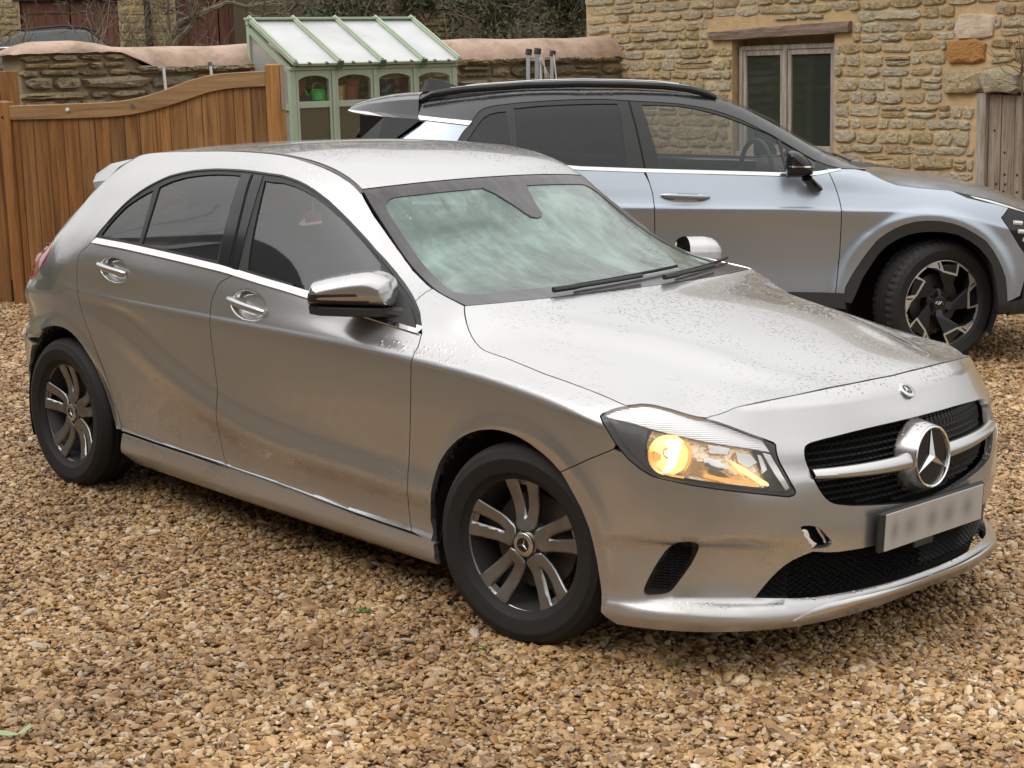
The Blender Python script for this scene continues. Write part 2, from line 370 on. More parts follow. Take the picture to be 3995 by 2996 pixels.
def suv_body():
    k0=[(-3.7,.36,.08),(-.5,.25,.06),(.4,.30,.04),(1.5,.30,.06)]
    k1=[(-3.7,.42,.03),(-.5,.33,.012),(.4,.375,.012),(1.5,.36,.03)]
    k2=[(-3.7,.50,.02),(-.5,.44,.018),(.4,.47,.01),(1.5,.45,.03)]
    k3=[(-3.7,.62,.02),(-.5,.60,.028),(.0,.60,.015),(.4,.58,.008),(1.5,.55,.02)]
    k4=[(-3.7,.80,.02),(-.5,.78,.018),(.0,.75,.008),(.4,.70,.008),(1.5,.62,.02)]
    k5=[(-3.7,.93,.03),(-2.5,.925,.004),(-1.6,.918,0),(-.55,.905,0),(-.3,.90,0),(0,.885,0),(.2,.85,.0),(.4,.80,.006),(.8,.74,.02),(1.5,.70,.02)]
    k5b=[(u,z+.020,d+np.interp(u,[-.4,.2],[.011,.008])) for u,z,d in k5]
    k6=[(-3.7,1.05,.06),(-2.6,1.05,.042),(-1.6,1.03,.042),(-.6,1.0,.042),(-.3,.985,.042),(.05,.96,.04),(.25,.93,.042),(.45,.885,.045),(.8,.84,.06),(1.5,.80,.06)]
    k7=[(-3.7,1.22,.12),(-3.2,1.20,.09),(-2.8,1.19,.07),(-2.1,1.143,.075),(-1.7,1.13,.075),(-.9,1.11,.075),(-.6,1.115,.077),(-.42,1.09,.085),(-.25,1.045,.08),(.05,1.017,.085),(.17,.996,.085),(.45,.945,.085),(.8,.89,.11),(1.5,.86,.12)]
    k10=[(-3.7,1.42,.30),(-3.45,1.47,.33),(-3.05,1.54,.34),(-2.7,1.565,.335),(-2.3,1.585,.33),(-1.8,1.588,.33),(-1.5,1.575,.325),(-1.28,1.54,.31),(-.96,1.40,.29),(-.77,1.29,.265),(-.59,1.195,.23),(-.40,1.13,.17),(-.25,1.095,.14),(.05,1.065,.15),(.45,.99,.15),(.8,.935,.17),(1.5,.90,.18)]
    at=lambda k,u:np.array([np.interp(u,[r[0] for r in k],[r[j] for r in k]) for j in (1,2)])
    uu=sorted(set([r[0] for r in k7]+[r[0] for r in k10]))
    mix=lambda fz,fd:[(u,*(at(k7,u)+np.array([fz,fd if u<-.3 else fz])*(at(k10,u)-at(k7,u)))) for u in uu]
    k8=mix(.48,.36);k9=mix(.86,.74)
    k11=[(u,z+.03,d+np.interp(u,[-1.2,-.5,.2],[.10,.06,.07])) for u,z,d in k10]
    side=[(-3.7,.70),(-3.4,.80),(-3.2,.85),(-3.0,.885),(-2.7,.917),(-2.3,.932),(-1.5,.93),(-.8,.93),(-.3,.932),(.1,.932),(.3,.932)]
    b=Body([k0,k1,k2,k3,k4,k5,k5b,k6,k7,k8,k9,k10,k11],side,(.1,.80,2.5),(-3.38,.22,2.2))
    def extra(q,z):
        d=np.zeros_like(z)
        for c in(-.07,-2.74):
            r=np.hypot(q-c,(z-.38)); d-=.020*np.exp(-np.maximum(r-.50,0)**2/.03**2*.7)*(r<.75)*(z<.98)
        return d
    b.extra=extra
    return b
HATCH_LINES={'dlo':[(-2.475,1.056),(-2.455,1.085),(-2.427,1.119),(-2.402,1.155),(-2.375,1.187),(-2.343,1.214),(-2.307,1.238),(-2.269,1.259),(-2.23,1.277),(-2.19,1.293),(-2.149,1.307),(-2.082,1.321),(-2.012,1.332),(-1.939,1.339),(-1.865,1.344),(-1.79,1.346),(-1.716,1.347),(-1.642,1.346),(-1.57,1.343),(-1.458,1.338),(-1.412,1.331),(-1.365,1.323),(-1.318,1.312),(-1.27,1.298),(-1.222,1.281),(-1.175,1.263),(-1.127,1.241),(-1.079,1.218),(-1.031,1.194),(-0.984,1.169),(-0.935,1.143),(-0.888,1.116),(-0.841,1.091),(-0.793,1.065),(-0.738,1.038),(-0.677,1.012),(-0.628,0.993),(-0.588,0.976),(-0.552,0.958),(-0.523,0.94),(-0.499,0.92),(-0.476,0.895)],
'belt':[(-2.485,1.036),(-2.246,1.03),(-2.029,1.02),(-1.819,1.01),(-1.56,0.996),(-1.33,0.975),(-1.193,0.964),(-1.052,0.951),(-0.476,0.895)],
'joint':[(-0.59,0.978),(-0.59,0.991),(-0.594,1.004),(-0.583,1.015)],
'wsedge':[(-0.382,0.983),(-0.434,0.992),(-0.493,1),(-0.545,1.008),(-0.583,1.015),(-0.624,1.025),(-0.674,1.041),(-0.724,1.06),(-0.78,1.088),(-0.836,1.121),(-0.887,1.154),(-0.936,1.187),(-0.987,1.221),(-1.033,1.254),(-1.101,1.302)],
'rdoor':[(-2.485,1.036),(-2.5,1.022),(-2.528,1.006),(-2.551,0.99),(-2.557,0.97),(-2.556,0.947),(-2.551,0.917),(-2.545,0.887),(-2.538,0.863),(-2.527,0.839),(-2.525,0.814),(-2.518,0.79),(-2.504,0.76),(-2.486,0.73),(-2.474,0.702),(-2.457,0.67),(-2.471,0.711),(-2.45,0.659),(-2.428,0.618),(-2.406,0.579),(-2.384,0.541),(-2.364,0.502),(-2.35,0.469),(-2.337,0.436),(-2.325,0.403),(-2.315,0.379),(-2.305,0.355),(-2.3,0.333),(-2.289,0.301)],
'bdoor':[(-1.573,0.958),(-1.584,0.937),(-1.591,0.915),(-1.595,0.898),(-1.594,0.877),(-1.588,0.853),(-1.577,0.83),(-1.577,0.784),(-1.577,0.738),(-1.578,0.692),(-1.578,0.646),(-1.576,0.606),(-1.572,0.566),(-1.569,0.532),(-1.566,0.505),(-1.564,0.477),(-1.568,0.449),(-1.579,0.42),(-1.588,0.385),(-1.585,0.352),(-1.581,0.311),(-1.562,0.279)],
'fdoor':[(-0.476,0.895),(-0.472,0.884),(-0.463,0.864),(-0.455,0.845),(-0.45,0.826),(-0.451,0.814),(-0.451,0.802),(-0.453,0.772),(-0.462,0.678),(-0.476,0.58),(-0.483,0.525),(-0.488,0.471),(-0.488,0.44),(-0.484,0.409),(-0.493,0.369),(-0.512,0.329),(-0.52,0.271),(-0.504,0.246)],
'silltop':[(-2.286,0.296),(-2.047,0.289),(-1.781,0.284),(-1.56,0.278),(-1.238,0.269),(-0.966,0.258),(-0.782,0.25),(-0.654,0.246),(-0.505,0.244),(-0.384,0.243)],
'farch':[(-0.393,0.215),(-0.404,0.303),(-0.365,0.38),(-0.354,0.441),(-0.346,0.472),(-0.332,0.503),(-0.312,0.53),(-0.289,0.555),(-0.262,0.578),(-0.233,0.6),(-0.203,0.617),(-0.173,0.631),(-0.137,0.644),(-0.103,0.652),(-0.072,0.657),(-0.042,0.659),(-0.012,0.658),(0.017,0.655),(0.046,0.649),(0.074,0.641),(0.102,0.63),(0.13,0.619),(0.153,0.608),(0.175,0.595),(0.205,0.574)],
'farch2':[(0.205,0.574),(0.224,0.553),(0.244,0.528),(0.262,0.505),(0.281,0.48),(0.296,0.453),(0.311,0.423),(0.319,0.391),(0.326,0.358),(0.333,0.326),(0.338,0.293),(0.343,0.264),(0.347,0.236),(0.355,0.211),(0.354,0.182)],
'rarch':[(-3.078,0.332),(-3.205,0.339),(-3.209,0.367),(-3.189,0.403),(-3.169,0.44),(-3.111,0.488),(-3.036,0.539),(-2.99,0.569),(-2.954,0.596),(-2.918,0.615),(-2.882,0.631),(-2.845,0.646),(-2.806,0.658),(-2.763,0.668),(-2.725,0.674),(-2.689,0.676),(-2.653,0.675),(-2.619,0.669),(-2.586,0.66),(-2.558,0.647),(-2.533,0.632),(-2.513,0.617),(-2.495,0.599),(-2.478,0.58),(-2.462,0.56),(-2.446,0.536),(-2.431,0.509),(-2.419,0.484),(-2.406,0.459),(-2.393,0.428),(-2.38,0.395),(-2.371,0.372),(-2.363,0.348),(-2.354,0.327),(-2.339,0.308),(-2.321,0.299)],
'seam':[(0.205,0.574),(0.26,0.602),(0.312,0.63),(0.356,0.651),(0.394,0.67)],
'head':[(0.339,0.755),(0.343,0.762),(0.353,0.767),(0.366,0.774),(0.385,0.78),(0.407,0.785),(0.425,0.789),(0.444,0.792),(0.466,0.792),(0.488,0.791),(0.516,0.787),(0.543,0.783),(0.572,0.777),(0.601,0.771),(0.629,0.766),(0.657,0.761),(0.694,0.752),(0.731,0.742),(0.768,0.73),(0.804,0.718),(0.84,0.707),(0.873,0.695),(0.878,0.689),(0.877,0.677),(0.878,0.665),(0.882,0.652),(0.888,0.639),(0.898,0.621),(0.907,0.604),(0.916,0.585),(0.928,0.566),(0.93,0.558),(0.924,0.551),(0.907,0.548),(0.868,0.554),(0.829,0.56),(0.778,0.567),(0.729,0.573),(0.68,0.579),(0.631,0.585),(0.598,0.59),(0.565,0.595),(0.538,0.599),(0.511,0.604),(0.494,0.612),(0.476,0.62),(0.457,0.633),(0.437,0.646),(0.419,0.663),(0.4,0.682),(0.385,0.701),(0.37,0.722),(0.356,0.736),(0.345,0.749)],
'bside':[(-0.381,0.983),(-0.363,0.97),(-0.344,0.956),(-0.322,0.938),(-0.299,0.92),(-0.275,0.904),(-0.251,0.891),(-0.225,0.88),(-0.198,0.872),(-0.152,0.865),(-0.107,0.859),(-0.024,0.846),(0.059,0.833),(0.136,0.823),(0.201,0.814),(0.269,0.805),(0.337,0.796),(0.4,0.785)],
'bfront':[(0.66,0.763),(0.68,0.768),(0.704,0.773),(0.729,0.78),(0.75,0.787),(0.769,0.791),(0.814,0.796),(0.898,0.803),(0.988,0.808),(1.084,0.812),(1.186,0.815),(1.293,0.816),(1.405,0.816),(1.473,0.815)],
'grille':[(1.431,0.707),(1.351,0.706),(1.286,0.705),(1.224,0.703),(1.163,0.7),(1.106,0.696),(1.051,0.692),(1.013,0.688),(0.997,0.686),(0.984,0.682),(0.976,0.678),(0.971,0.668),(0.97,0.657),(0.972,0.643),(0.978,0.627),(0.984,0.613),(0.988,0.601),(0.992,0.59),(0.998,0.579),(1.008,0.562),(1.021,0.545),(1.032,0.533),(1.045,0.523),(1.059,0.516),(1.075,0.511),(1.101,0.506),(1.127,0.501),(1.182,0.494),(1.241,0.487),(1.303,0.48),(1.37,0.472),(1.442,0.466)],
'fog':[(0.485,0.259),(0.486,0.267),(0.49,0.278),(0.501,0.303),(0.514,0.328),(0.53,0.355),(0.546,0.379),(0.558,0.392),(0.573,0.404),(0.588,0.413),(0.601,0.418),(0.621,0.42),(0.637,0.419),(0.643,0.414),(0.646,0.404),(0.643,0.389),(0.634,0.368),(0.623,0.347),(0.606,0.322),(0.59,0.3),(0.58,0.286),(0.57,0.273),(0.562,0.266),(0.553,0.261),(0.533,0.255),(0.512,0.252),(0.495,0.25),(0.488,0.253)],
'intake':[(0.825,0.253),(0.836,0.266),(0.85,0.282),(0.871,0.305),(0.892,0.326),(0.913,0.344),(0.935,0.358),(0.964,0.37),(0.994,0.379)],
'intakebot':[(0.825,0.253),(0.873,0.25),(0.916,0.248),(0.961,0.246),(1.006,0.245),(1.054,0.245),(1.157,0.245),(1.278,0.245)],
'damage':[(0.95,0.457),(0.956,0.459),(0.975,0.458),(0.993,0.454),(1.007,0.449),(1.017,0.442),(1.029,0.43),(1.04,0.418),(1.054,0.404),(1.052,0.397),(1.045,0.391),(1.031,0.39),(1.008,0.391),(0.99,0.392),(0.992,0.401),(0.983,0.409),(0.974,0.422),(0.963,0.432),(0.961,0.444),(0.954,0.449)],
'tail':[(-2.892,1.007),(-2.851,1),(-2.836,0.99),(-2.852,0.974),(-2.881,0.956),(-2.901,0.935),(-2.937,0.912),(-2.973,0.891),(-3.021,0.868),(-3.127,0.831),(-3.164,0.86),(-3.193,0.892),(-3.18,0.92),(-3.152,0.921),(-3.023,1.019)],
'qglass':[(-2.221,1.25),(-2.197,1.191),(-2.178,1.123),(-2.163,1.055),(-2.266,1.06),(-2.357,1.064),(-2.44,1.067),(-2.422,1.1),(-2.396,1.136),(-2.363,1.175),(-2.328,1.199),(-2.29,1.22),(-2.254,1.237)],
'rglass':[(-2.188,1.263),(-2.152,1.278),(-2.119,1.289),(-2.057,1.304),(-1.993,1.314),(-1.92,1.322),(-1.846,1.327),(-1.771,1.329),(-1.698,1.329),(-1.679,1.275),(-1.665,1.216),(-1.655,1.15),(-1.646,1.091),(-1.636,1.031),(-1.735,1.036),(-1.889,1.043),(-2.048,1.05),(-2.14,1.055),(-2.149,1.113),(-2.162,1.17),(-2.174,1.216)],
'fglass':[(-1.539,1.317),(-1.523,1.278),(-1.508,1.23),(-1.495,1.182),(-1.479,1.129),(-1.464,1.076),(-1.44,1.014),(-1.299,1),(-1.165,0.988),(-1.173,0.981),(-1.086,0.973),(-0.968,0.963),(-0.846,0.952),(-0.698,0.939),(-0.758,1),(-0.836,1.079),(-0.873,1.1),(-0.921,1.126),(-0.969,1.151),(-1.016,1.175),(-1.065,1.2),(-1.113,1.222),(-1.159,1.242),(-1.206,1.26),(-1.253,1.277),(-1.3,1.29),(-1.347,1.301),(-1.392,1.309),(-1.438,1.315),(-1.493,1.315)],
'sail':[(-0.829,1.073),(-0.762,1.038),(-0.702,1.01),(-0.64,0.985),(-0.585,0.962),(-0.544,0.938),(-0.517,0.918),(-0.499,0.899),(-0.555,0.906),(-0.616,0.913),(-0.679,0.92)]}
SUV_LINES={'dlo':[(-2.827,1.274),(-2.812,1.304),(-2.798,1.331),(-2.778,1.36),(-2.76,1.384),(-2.733,1.414),(-2.736,1.414),(-2.716,1.443),(-2.695,1.465),(-2.679,1.476),(-2.662,1.484),(-2.627,1.493),(-2.592,1.499),(-2.472,1.513),(-2.349,1.522),(-2.2,1.53),(-2.055,1.535),(-1.939,1.535),(-2.181,1.526),(-1.997,1.528),(-1.801,1.527),(-1.691,1.521),(-1.6,1.516),(-1.509,1.509),(-1.418,1.496),(-1.327,1.479),(-1.236,1.452),(-1.145,1.419),(-1.054,1.375),(-0.963,1.33),(-0.903,1.294),(-0.843,1.259),(-0.784,1.224),(-0.725,1.191),(-0.654,1.163),(-0.571,1.142)],
'chup':[(-2.103,1.155),(-1.704,1.141),(-1.331,1.131),(-0.892,1.12),(-0.79,1.123),(-0.719,1.127),(-0.571,1.142)],
'chlo':[(-2.079,1.131),(-1.704,1.119),(-1.331,1.11),(-0.893,1.099),(-0.791,1.101),(-0.719,1.105),(-0.573,1.134)],
'rglass':[(-2.481,1.465),(-2.488,1.482),(-2.348,1.496),(-2.171,1.505),(-1.997,1.51),(-1.869,1.51),(-1.85,1.444),(-1.831,1.296),(-1.813,1.155),(-1.994,1.159),(-2.104,1.164),(-2.453,1.247),(-2.462,1.314)],
'qglass':[(-2.535,1.465),(-2.518,1.381),(-2.502,1.292),(-2.488,1.241),(-2.634,1.258),(-2.772,1.269),(-2.74,1.325),(-2.701,1.386),(-2.669,1.426),(-2.635,1.448),(-2.588,1.46)],
'fglass':[(-1.724,1.503),(-1.631,1.503),(-1.509,1.497),(-1.418,1.483),(-1.327,1.462),(-1.236,1.434),(-1.145,1.402),(-1.042,1.362),(-0.938,1.324),(-0.923,1.26),(-0.908,1.196),(-0.896,1.129),(-1.09,1.134),(-1.331,1.141),(-1.614,1.148),(-1.638,1.225),(-1.668,1.326),(-1.698,1.42)],
'sglass':[(-0.911,1.304),(-0.854,1.276),(-0.794,1.245),(-0.748,1.212),(-0.713,1.185),(-0.723,1.143),(-0.826,1.134),(-0.876,1.134),(-0.895,1.213)],
'slash1':[(-3.376,1.464),(-3.382,1.454),(-3.251,1.444),(-3.075,1.435),(-2.897,1.419),(-2.736,1.407)],
'slash2':[(-3.376,1.454),(-3.382,1.44),(-3.245,1.427),(-3.071,1.414),(-2.894,1.397),(-2.754,1.383)],
'bgap':[(-1.801,1.527),(-1.783,1.462),(-1.759,1.379),(-1.732,1.261),(-1.704,1.131),(-1.68,1.061),(-1.662,1.002),(-1.65,0.92)],
'fgap':[(-0.655,1.143),(-0.63,1.092),(-0.612,1.05),(-0.595,1.003),(-0.583,0.957),(-0.577,0.922),(-0.575,0.887),(-0.572,0.789),(-0.573,0.668),(-0.581,0.547),(-0.592,0.427)],
'bside':[(-0.484,1.138),(-0.411,1.123),(-0.367,1.097),(-0.309,1.07),(-0.25,1.049),(-0.13,1.034),(0.05,1.02)],
'drl':[(0.06,1.021),(0.177,1.009),(0.348,0.986),(0.57,0.954),(0.599,0.934),(0.538,0.89),(0.49,0.926),(0.411,0.934),(0.284,0.955),(0.168,0.979),(0.097,1.004)],
'lamp':[(0.428,0.928),(0.534,0.883),(0.51,0.662),(0.471,0.706),(0.407,0.791),(0.354,0.868)],
'flange':[(-0.536,0.561),(-0.496,0.64),(-0.449,0.706),(-0.369,0.793),(-0.267,0.865),(-0.163,0.9),(-0.041,0.91),(0.057,0.897),(0.156,0.865),(0.213,0.823),(0.265,0.773),(0.316,0.694),(0.358,0.608)],
'clad':[(-0.533,0.468),(-0.499,0.536),(-0.466,0.59),(-0.419,0.663),(-0.366,0.735),(-0.319,0.775),(-0.265,0.808),(-0.21,0.832),(-0.155,0.848),(-0.085,0.854),(-0.015,0.852),(0.056,0.839),(0.12,0.817),(0.186,0.781),(0.252,0.738),(0.295,0.687),(0.331,0.63),(0.36,0.575),(0.382,0.521),(0.395,0.448),(0.403,0.383)],
'arch':[(-0.475,0.425),(-0.442,0.511),(-0.395,0.591),(-0.355,0.656),(-0.308,0.707),(-0.254,0.743),(-0.192,0.772),(-0.123,0.787),(-0.053,0.791),(0.017,0.788),(0.088,0.774),(0.161,0.738),(0.219,0.695),(0.265,0.645),(0.296,0.594),(0.319,0.522),(0.334,0.45),(0.356,0.316)],
'bump':[(0.403,0.383),(0.475,0.381),(0.529,0.425)],
'handle':[(-1.614,0.996),(-1.571,1.02),(-1.475,1.026),(-1.403,1.018),(-1.343,0.996),(-1.331,0.981),(-1.403,0.973),(-1.499,0.973),(-1.571,0.978)],
'cup':[(-1.529,0.979),(-1.499,0.955),(-1.451,0.944),(-1.403,0.953),(-1.385,0.973),(-1.451,0.979)]}
# ------------------------------------------------------------------ trimmed body panels
def inside(poly,P):
    x,y=P[:,0],P[:,1]; r=np.zeros(len(P),bool); n=len(poly); j=n-1
    for i in range(n):
        xi,yi=poly[i];xj,yj=poly[j]
        c=((yi>y)!=(yj>y))&(x<(xj-xi)*(y-yi)/((yj-yi) if yj!=yi else 1e-12)+xi)
        r^=c; j=i
    return r
def dist_poly(poly,P):
    a=np.asarray(poly); b=np.roll(a,-1,0); best=np.full(len(P),1e9)
    for p,q in zip(a,b):
        d=q-p; l=d@d+1e-15; t=np.clip(((P-p)@d)/l,0,1); best=np.minimum(best,np.hypot(*(P-p-t[:,None]*d).T))
    return best
def densify(poly,step):
    o=[]
    for p,q in zip(poly,np.roll(poly,-1,0)):
        n=max(1,int(np.ceil(np.hypot(*(q-p))/step))); o+= [p+(q-p)*k/n for k in range(n)]
    return np.array(o)
def smooth_closed(poly,it=1):
    p=np.asarray(poly,float)
    return p
def inset(poly,g):
    p=np.asarray(poly,float); a=np.sum(p[:,0]*np.roll(p[:,1],-1)-np.roll(p[:,0],-1)*p[:,1]); s=1 if a>0 else -1
    e0=p-np.roll(p,1,0); e1=np.roll(p,-1,0)-p
    n0=np.c_[-e0[:,1],e0[:,0]]/(np.hypot(*e0.T)[:,None]+1e-12); n1=np.c_[-e1[:,1],e1[:,0]]/(np.hypot(*e1.T)[:,None]+1e-12)
    m=n0+n1; k=np.maximum((m*m).sum(1)/2,.5); return p+s*g*m/k[:,None]
def clean(poly,tol=1.5e-3):
    p=[np.asarray(q,float) for q in poly]; o=[p[0]]
    for q in p[1:]:
        if np.hypot(*(q-o[-1]))>tol: o.append(q)
    if np.hypot(*(o[-1]-o[0]))<tol: o.pop()
    return np.array(o)
CUT=lambda P:np.zeros(len(P),bool)
class Sheet:
    """triangulates an outline in a surface's own 2-D domain; keeps points, normals and the free boundary"""
    def __init__(s,surf,outline,holes=(),step=.03,gap=.002,aspect=1.,seam=None,refine=(),lines=(),centre=np.array([-1.3,0,.55])):
        sc=np.array([1,aspect]); ol=clean(np.asarray(outline,float)*sc)
        if gap:
            on=None if seam is None else np.abs(ol[:,0]-seam)<1e-3
            ol=inset(ol,gap)
            if on is not None: ol[on,0]=seam
        ol=densify(ol,step); hs=[densify(inset(clean(np.asarray(h,float)*sc),-gap if gap else 0),step) for h in holes]
        lo,hi=ol.min(0),ol.max(0)
        gx=np.arange(lo[0]+step/2,hi[0],step); gy=np.arange(lo[1]+step/2,hi[1],step*.87)
        X,Y=np.meshgrid(gx,gy); X=X+(np.arange(len(gy))%2)[:,None]*step/2; P=np.c_[X.ravel(),Y.ravel()]
        st=np.full(len(P),step)
        for cx,cy,hx_,hy_,rs in refine:
            cy*=aspect; hy_*=aspect; k=(np.abs(P[:,0]-cx)>hx_)|(np.abs(P[:,1]-cy)>hy_); P=P[k]; st=st[k]
            hx,hy=np.meshgrid(np.arange(cx-hx_,cx+hx_,rs),np.arange(cy-hy_,cy+hy_,rs)); q=np.c_[hx.ravel(),hy.ravel()]+np.array([.13,.07])*rs
            P=np.concatenate([P,q]); st=np.r_[st,np.full(len(q),rs)]
        ok=inside(ol,P)&(dist_poly(ol,P)>st*.45)
        for h in hs: ok&=~inside(h,P)&(dist_poly(h,P)>st*.45)
        P=P[ok]; LN=[]
        for ln in lines:
            q=np.asarray(ln,float)*sc; lst=np.hypot(*(q[1]-q[0])); k=inside(ol,q)&(dist_poly(ol,q)>step*.35)
            for h in hs: k&=~inside(h,q)&(dist_poly(h,q)>step*.35)
            r_=[]
            for pt,g in zip(q,k):
                if g: r_.append(pt)
                else:
                    if len(r_)>1: LN.append(np.array(r_))
                    r_=[]
            if len(r_)>1: LN.append(np.array(r_))
        for q in LN: P=P[np.min(np.hypot(P[:,None,0]-q[None,:,0],P[:,None,1]-q[None,:,1]),axis=1)> min(step,1.3*np.hypot(*(q[1]-q[0])))*.42] if len(P) else P
        V=[ol]+hs; ed=[];n=0
        for l in V: ed+=[(n+i,n+(i+1)%len(l)) for i in range(len(l))]; n+=len(l)
        for q in LN: ed+=[(n+i,n+i+1) for i in range(len(q)-1)]; n+=len(q)
        allp=np.concatenate(V+LN+[P])
        r=delaunay_2d_cdt([Vector(p) for p in allp],ed,[],0,1e-7)
        v2=np.array([tuple(p) for p in r[0]]); tri=np.array([t for t in r[2] if len(t)==3])
        c=v2[tri].mean(1); k=inside(ol,c)
        for h in hs: k&=~inside(h,c)
        tri=tri[k]; used=np.unique(tri); mp=-np.ones(len(v2),int); mp[used]=np.arange(len(used)); v2=v2[used]/sc; tri=mp[tri]
        s.uv=v2; s.tri=tri; s.P=surf(v2); e=8e-4
        d0=surf(v2+[e,0])-surf(v2-[e,0]); d1=surf(v2+[0,e])-surf(v2-[0,e]); nn=np.cross(d0,d1)
        nn/=np.linalg.norm(nn,axis=1)[:,None]+1e-15
        if ((nn*(s.P-centre)).sum(1)).mean()<0: nn=-nn
        s.N=nn
        g=np.cross(s.P[tri[:,1]]-s.P[tri[:,0]],s.P[tri[:,2]]-s.P[tri[:,0]]); fl=(g*nn[tri].sum(1)).sum(1)<0
        s.tri[fl]=s.tri[fl][:,::-1]
        E={}
        for t in s.tri:
            for a,b in((t[0],t[1]),(t[1],t[2]),(t[2],t[0])):
                if (b,a) in E: del E[b,a]
                else: E[a,b]=1
        s.bd=[q for q in E if not(seam is not None and abs(v2[q[0],0]-seam)<1.5e-3 and abs(v2[q[1],0]-seam)<1.5e-3)]
def panel(name,sheets,m,parent=None,side=1,both=False,lip=.014,off=0.,thick=None):
    """sheets in (u,w,z); side=-1 mirrors; both=True adds the mirrored half to the same mesh"""
    if not isinstance(sheets,(list,tuple)): sheets=[sheets]
    V=[];Nn=[];F=[];n=0
    for sh in sheets:
        for sd in((1,-1) if both else (side,)):
            K=np.array([1,-sd,1.]); P=(sh.P+off*sh.N)*K; Q=sh.N*K; T=sh.tri if sd<0 else sh.tri[:,::-1]
            V.append(P);Nn.append(Q);F+= [tuple(t+n) for t in T]; n+=len(P)
            if lip:
                for a,b in sh.bd:
                    t=P[b]-P[a]; t=t/(np.linalg.norm(t)+1e-12); o=np.cross(t,Q[a])*(1 if sd<0 else -1); i=n
                    V.append(np.array([P[a],P[b],P[b]-Q[b]*lip,P[a]-Q[a]*lip])); Nn.append(np.array([o]*4))
                    F.append((i+1,i,i+3,i+2) if sd<0 else (i,i+1,i+2,i+3)); n+=4
    V=np.concatenate(V);Nn=np.concatenate(Nn)
    me=bpy.data.meshes.new(name); me.from_pydata(V.tolist(),[],[tuple(int(i) for i in f) for f in F]); me.update()
    me.polygons.foreach_set('use_smooth',[True]*len(me.polygons))
    me.normals_split_custom_set_from_vertices([tuple(x) for x in Nn])
    return link(name,me,parent,m)
def body_surf(b,off=0.):
    def f(P):
        q=P[:,0].copy(); k=q>b.smax; q=np.where(k,2*b.smax-q,q); r=b.ev(q,P[:,1],off); r[:,1]=np.where(k,-r[:,1],r[:,1]); return r
    return f
def grid_obj(name,P,m,parent,mask=None,smooth=True,close=False):
    a,b=P.shape[:2]; F=[]
    for i in range(a-1):
        for j in range(b-1):
            if mask is None or mask[i,j]: F.append((i*b+j,(i+1)*b+j,(i+1)*b+j+1,i*b+j+1))
    mb=MB(); mb.add(P.reshape(-1,3).tolist(),F,smooth); return mb.build(name,m,parent)
def to_local(P,side=1): return np.asarray(P)*np.array([1,-side,1.])
def strip(name,surf,line,width,m,parent,side=1,off=.0008,n=None):
    """a narrow dark shut line lying on a surface along a polyline of its domain"""
    l=np.asarray(line,float); t=np.gradient(l,axis=0); t/=np.hypot(*t.T)[:,None]+1e-12; nn=np.c_[-t[:,1],t[:,0]]
    A,Bp=surf(l+nn*width/2),surf(l-nn*width/2); e=8e-4
    Nn=np.cross(surf(l+[e,0])-surf(l-[e,0]),surf(l+[0,e])-surf(l-[0,e])); Nn/=np.linalg.norm(Nn,axis=1)[:,None]
    if (Nn*(A-np.array([-1.3,0,.55]))).sum()<0: Nn=-Nn
    V=[];F=[]
    for i in range(len(l)): V+= [A[i]+Nn[i]*off,Bp[i]+Nn[i]*off,A[i]-Nn[i]*.004,Bp[i]-Nn[i]*.004]
    for i in range(len(l)-1):
        a=i*4;b=a+4; F+=[(a,b,b+1,a+1),(a,a+2,b+2,b),(a+1,b+1,b+3,a+3)]
    mb=MB(); mb.add(to_local(V,side).tolist(),F); return mb.build(name,m,parent)
def resample(line,n):
    l=np.asarray(line,float); d=np.r_[0,np.cumsum(np.hypot(*np.diff(l,axis=0).T))]; q=np.linspace(0,d[-1],n)
    return np.c_[np.interp(q,d,l[:,0]),np.interp(q,d,l[:,1])]
# ------------------------------------------------------------------ silver hatchback (car space: x forward from the front axle, y left, z up)
def rim_and_tyre(root_obj,R,rr,width,prof,mat_rim):
    mb=MB(); t=width/2; sh=R-rr
    pr=[(rr-.004,-t*.74),(rr+.008,-t*.80),(rr+sh*.16,-t*.90),(rr+sh*.18,-t*.93),(rr+sh*.30,-t*.975),(rr+sh*.50,-t),(rr+sh*.52,-t*1.008),(rr+sh*.60,-t*1.008),(rr+sh*.62,-t*.995),(rr+sh*.80,-t*.93),(R-.010,-t*.80),(R-.002,-t*.66)]
    for k in (-.42,0,.42):
        pr+= [(R,t*(k-.12)),(R-.007,t*(k-.10)),(R-.007,t*(k+.06)),(R,t*(k+.08))]
    pr+= [(R-.002,t*.66),(R-.010,t*.80),(rr+sh*.55,t),(rr-.004,t*.74)]
    nseg=72 if R<.33 else 156; mb.lathe(pr,nseg)
    if R>=.33:
        for i,(x,y,z) in enumerate(mb.v):
            rr_=math.hypot(x,z); sg=i//len(pr)
            if rr_>R-.0125 and abs(y)>t*.38 and sg%3==0: f_=(rr_-.009)/rr_; mb.v[i]=(x*f_,y,z*f_)
    return mb.build('tyre',M['rubber'],root_obj,auto=28)
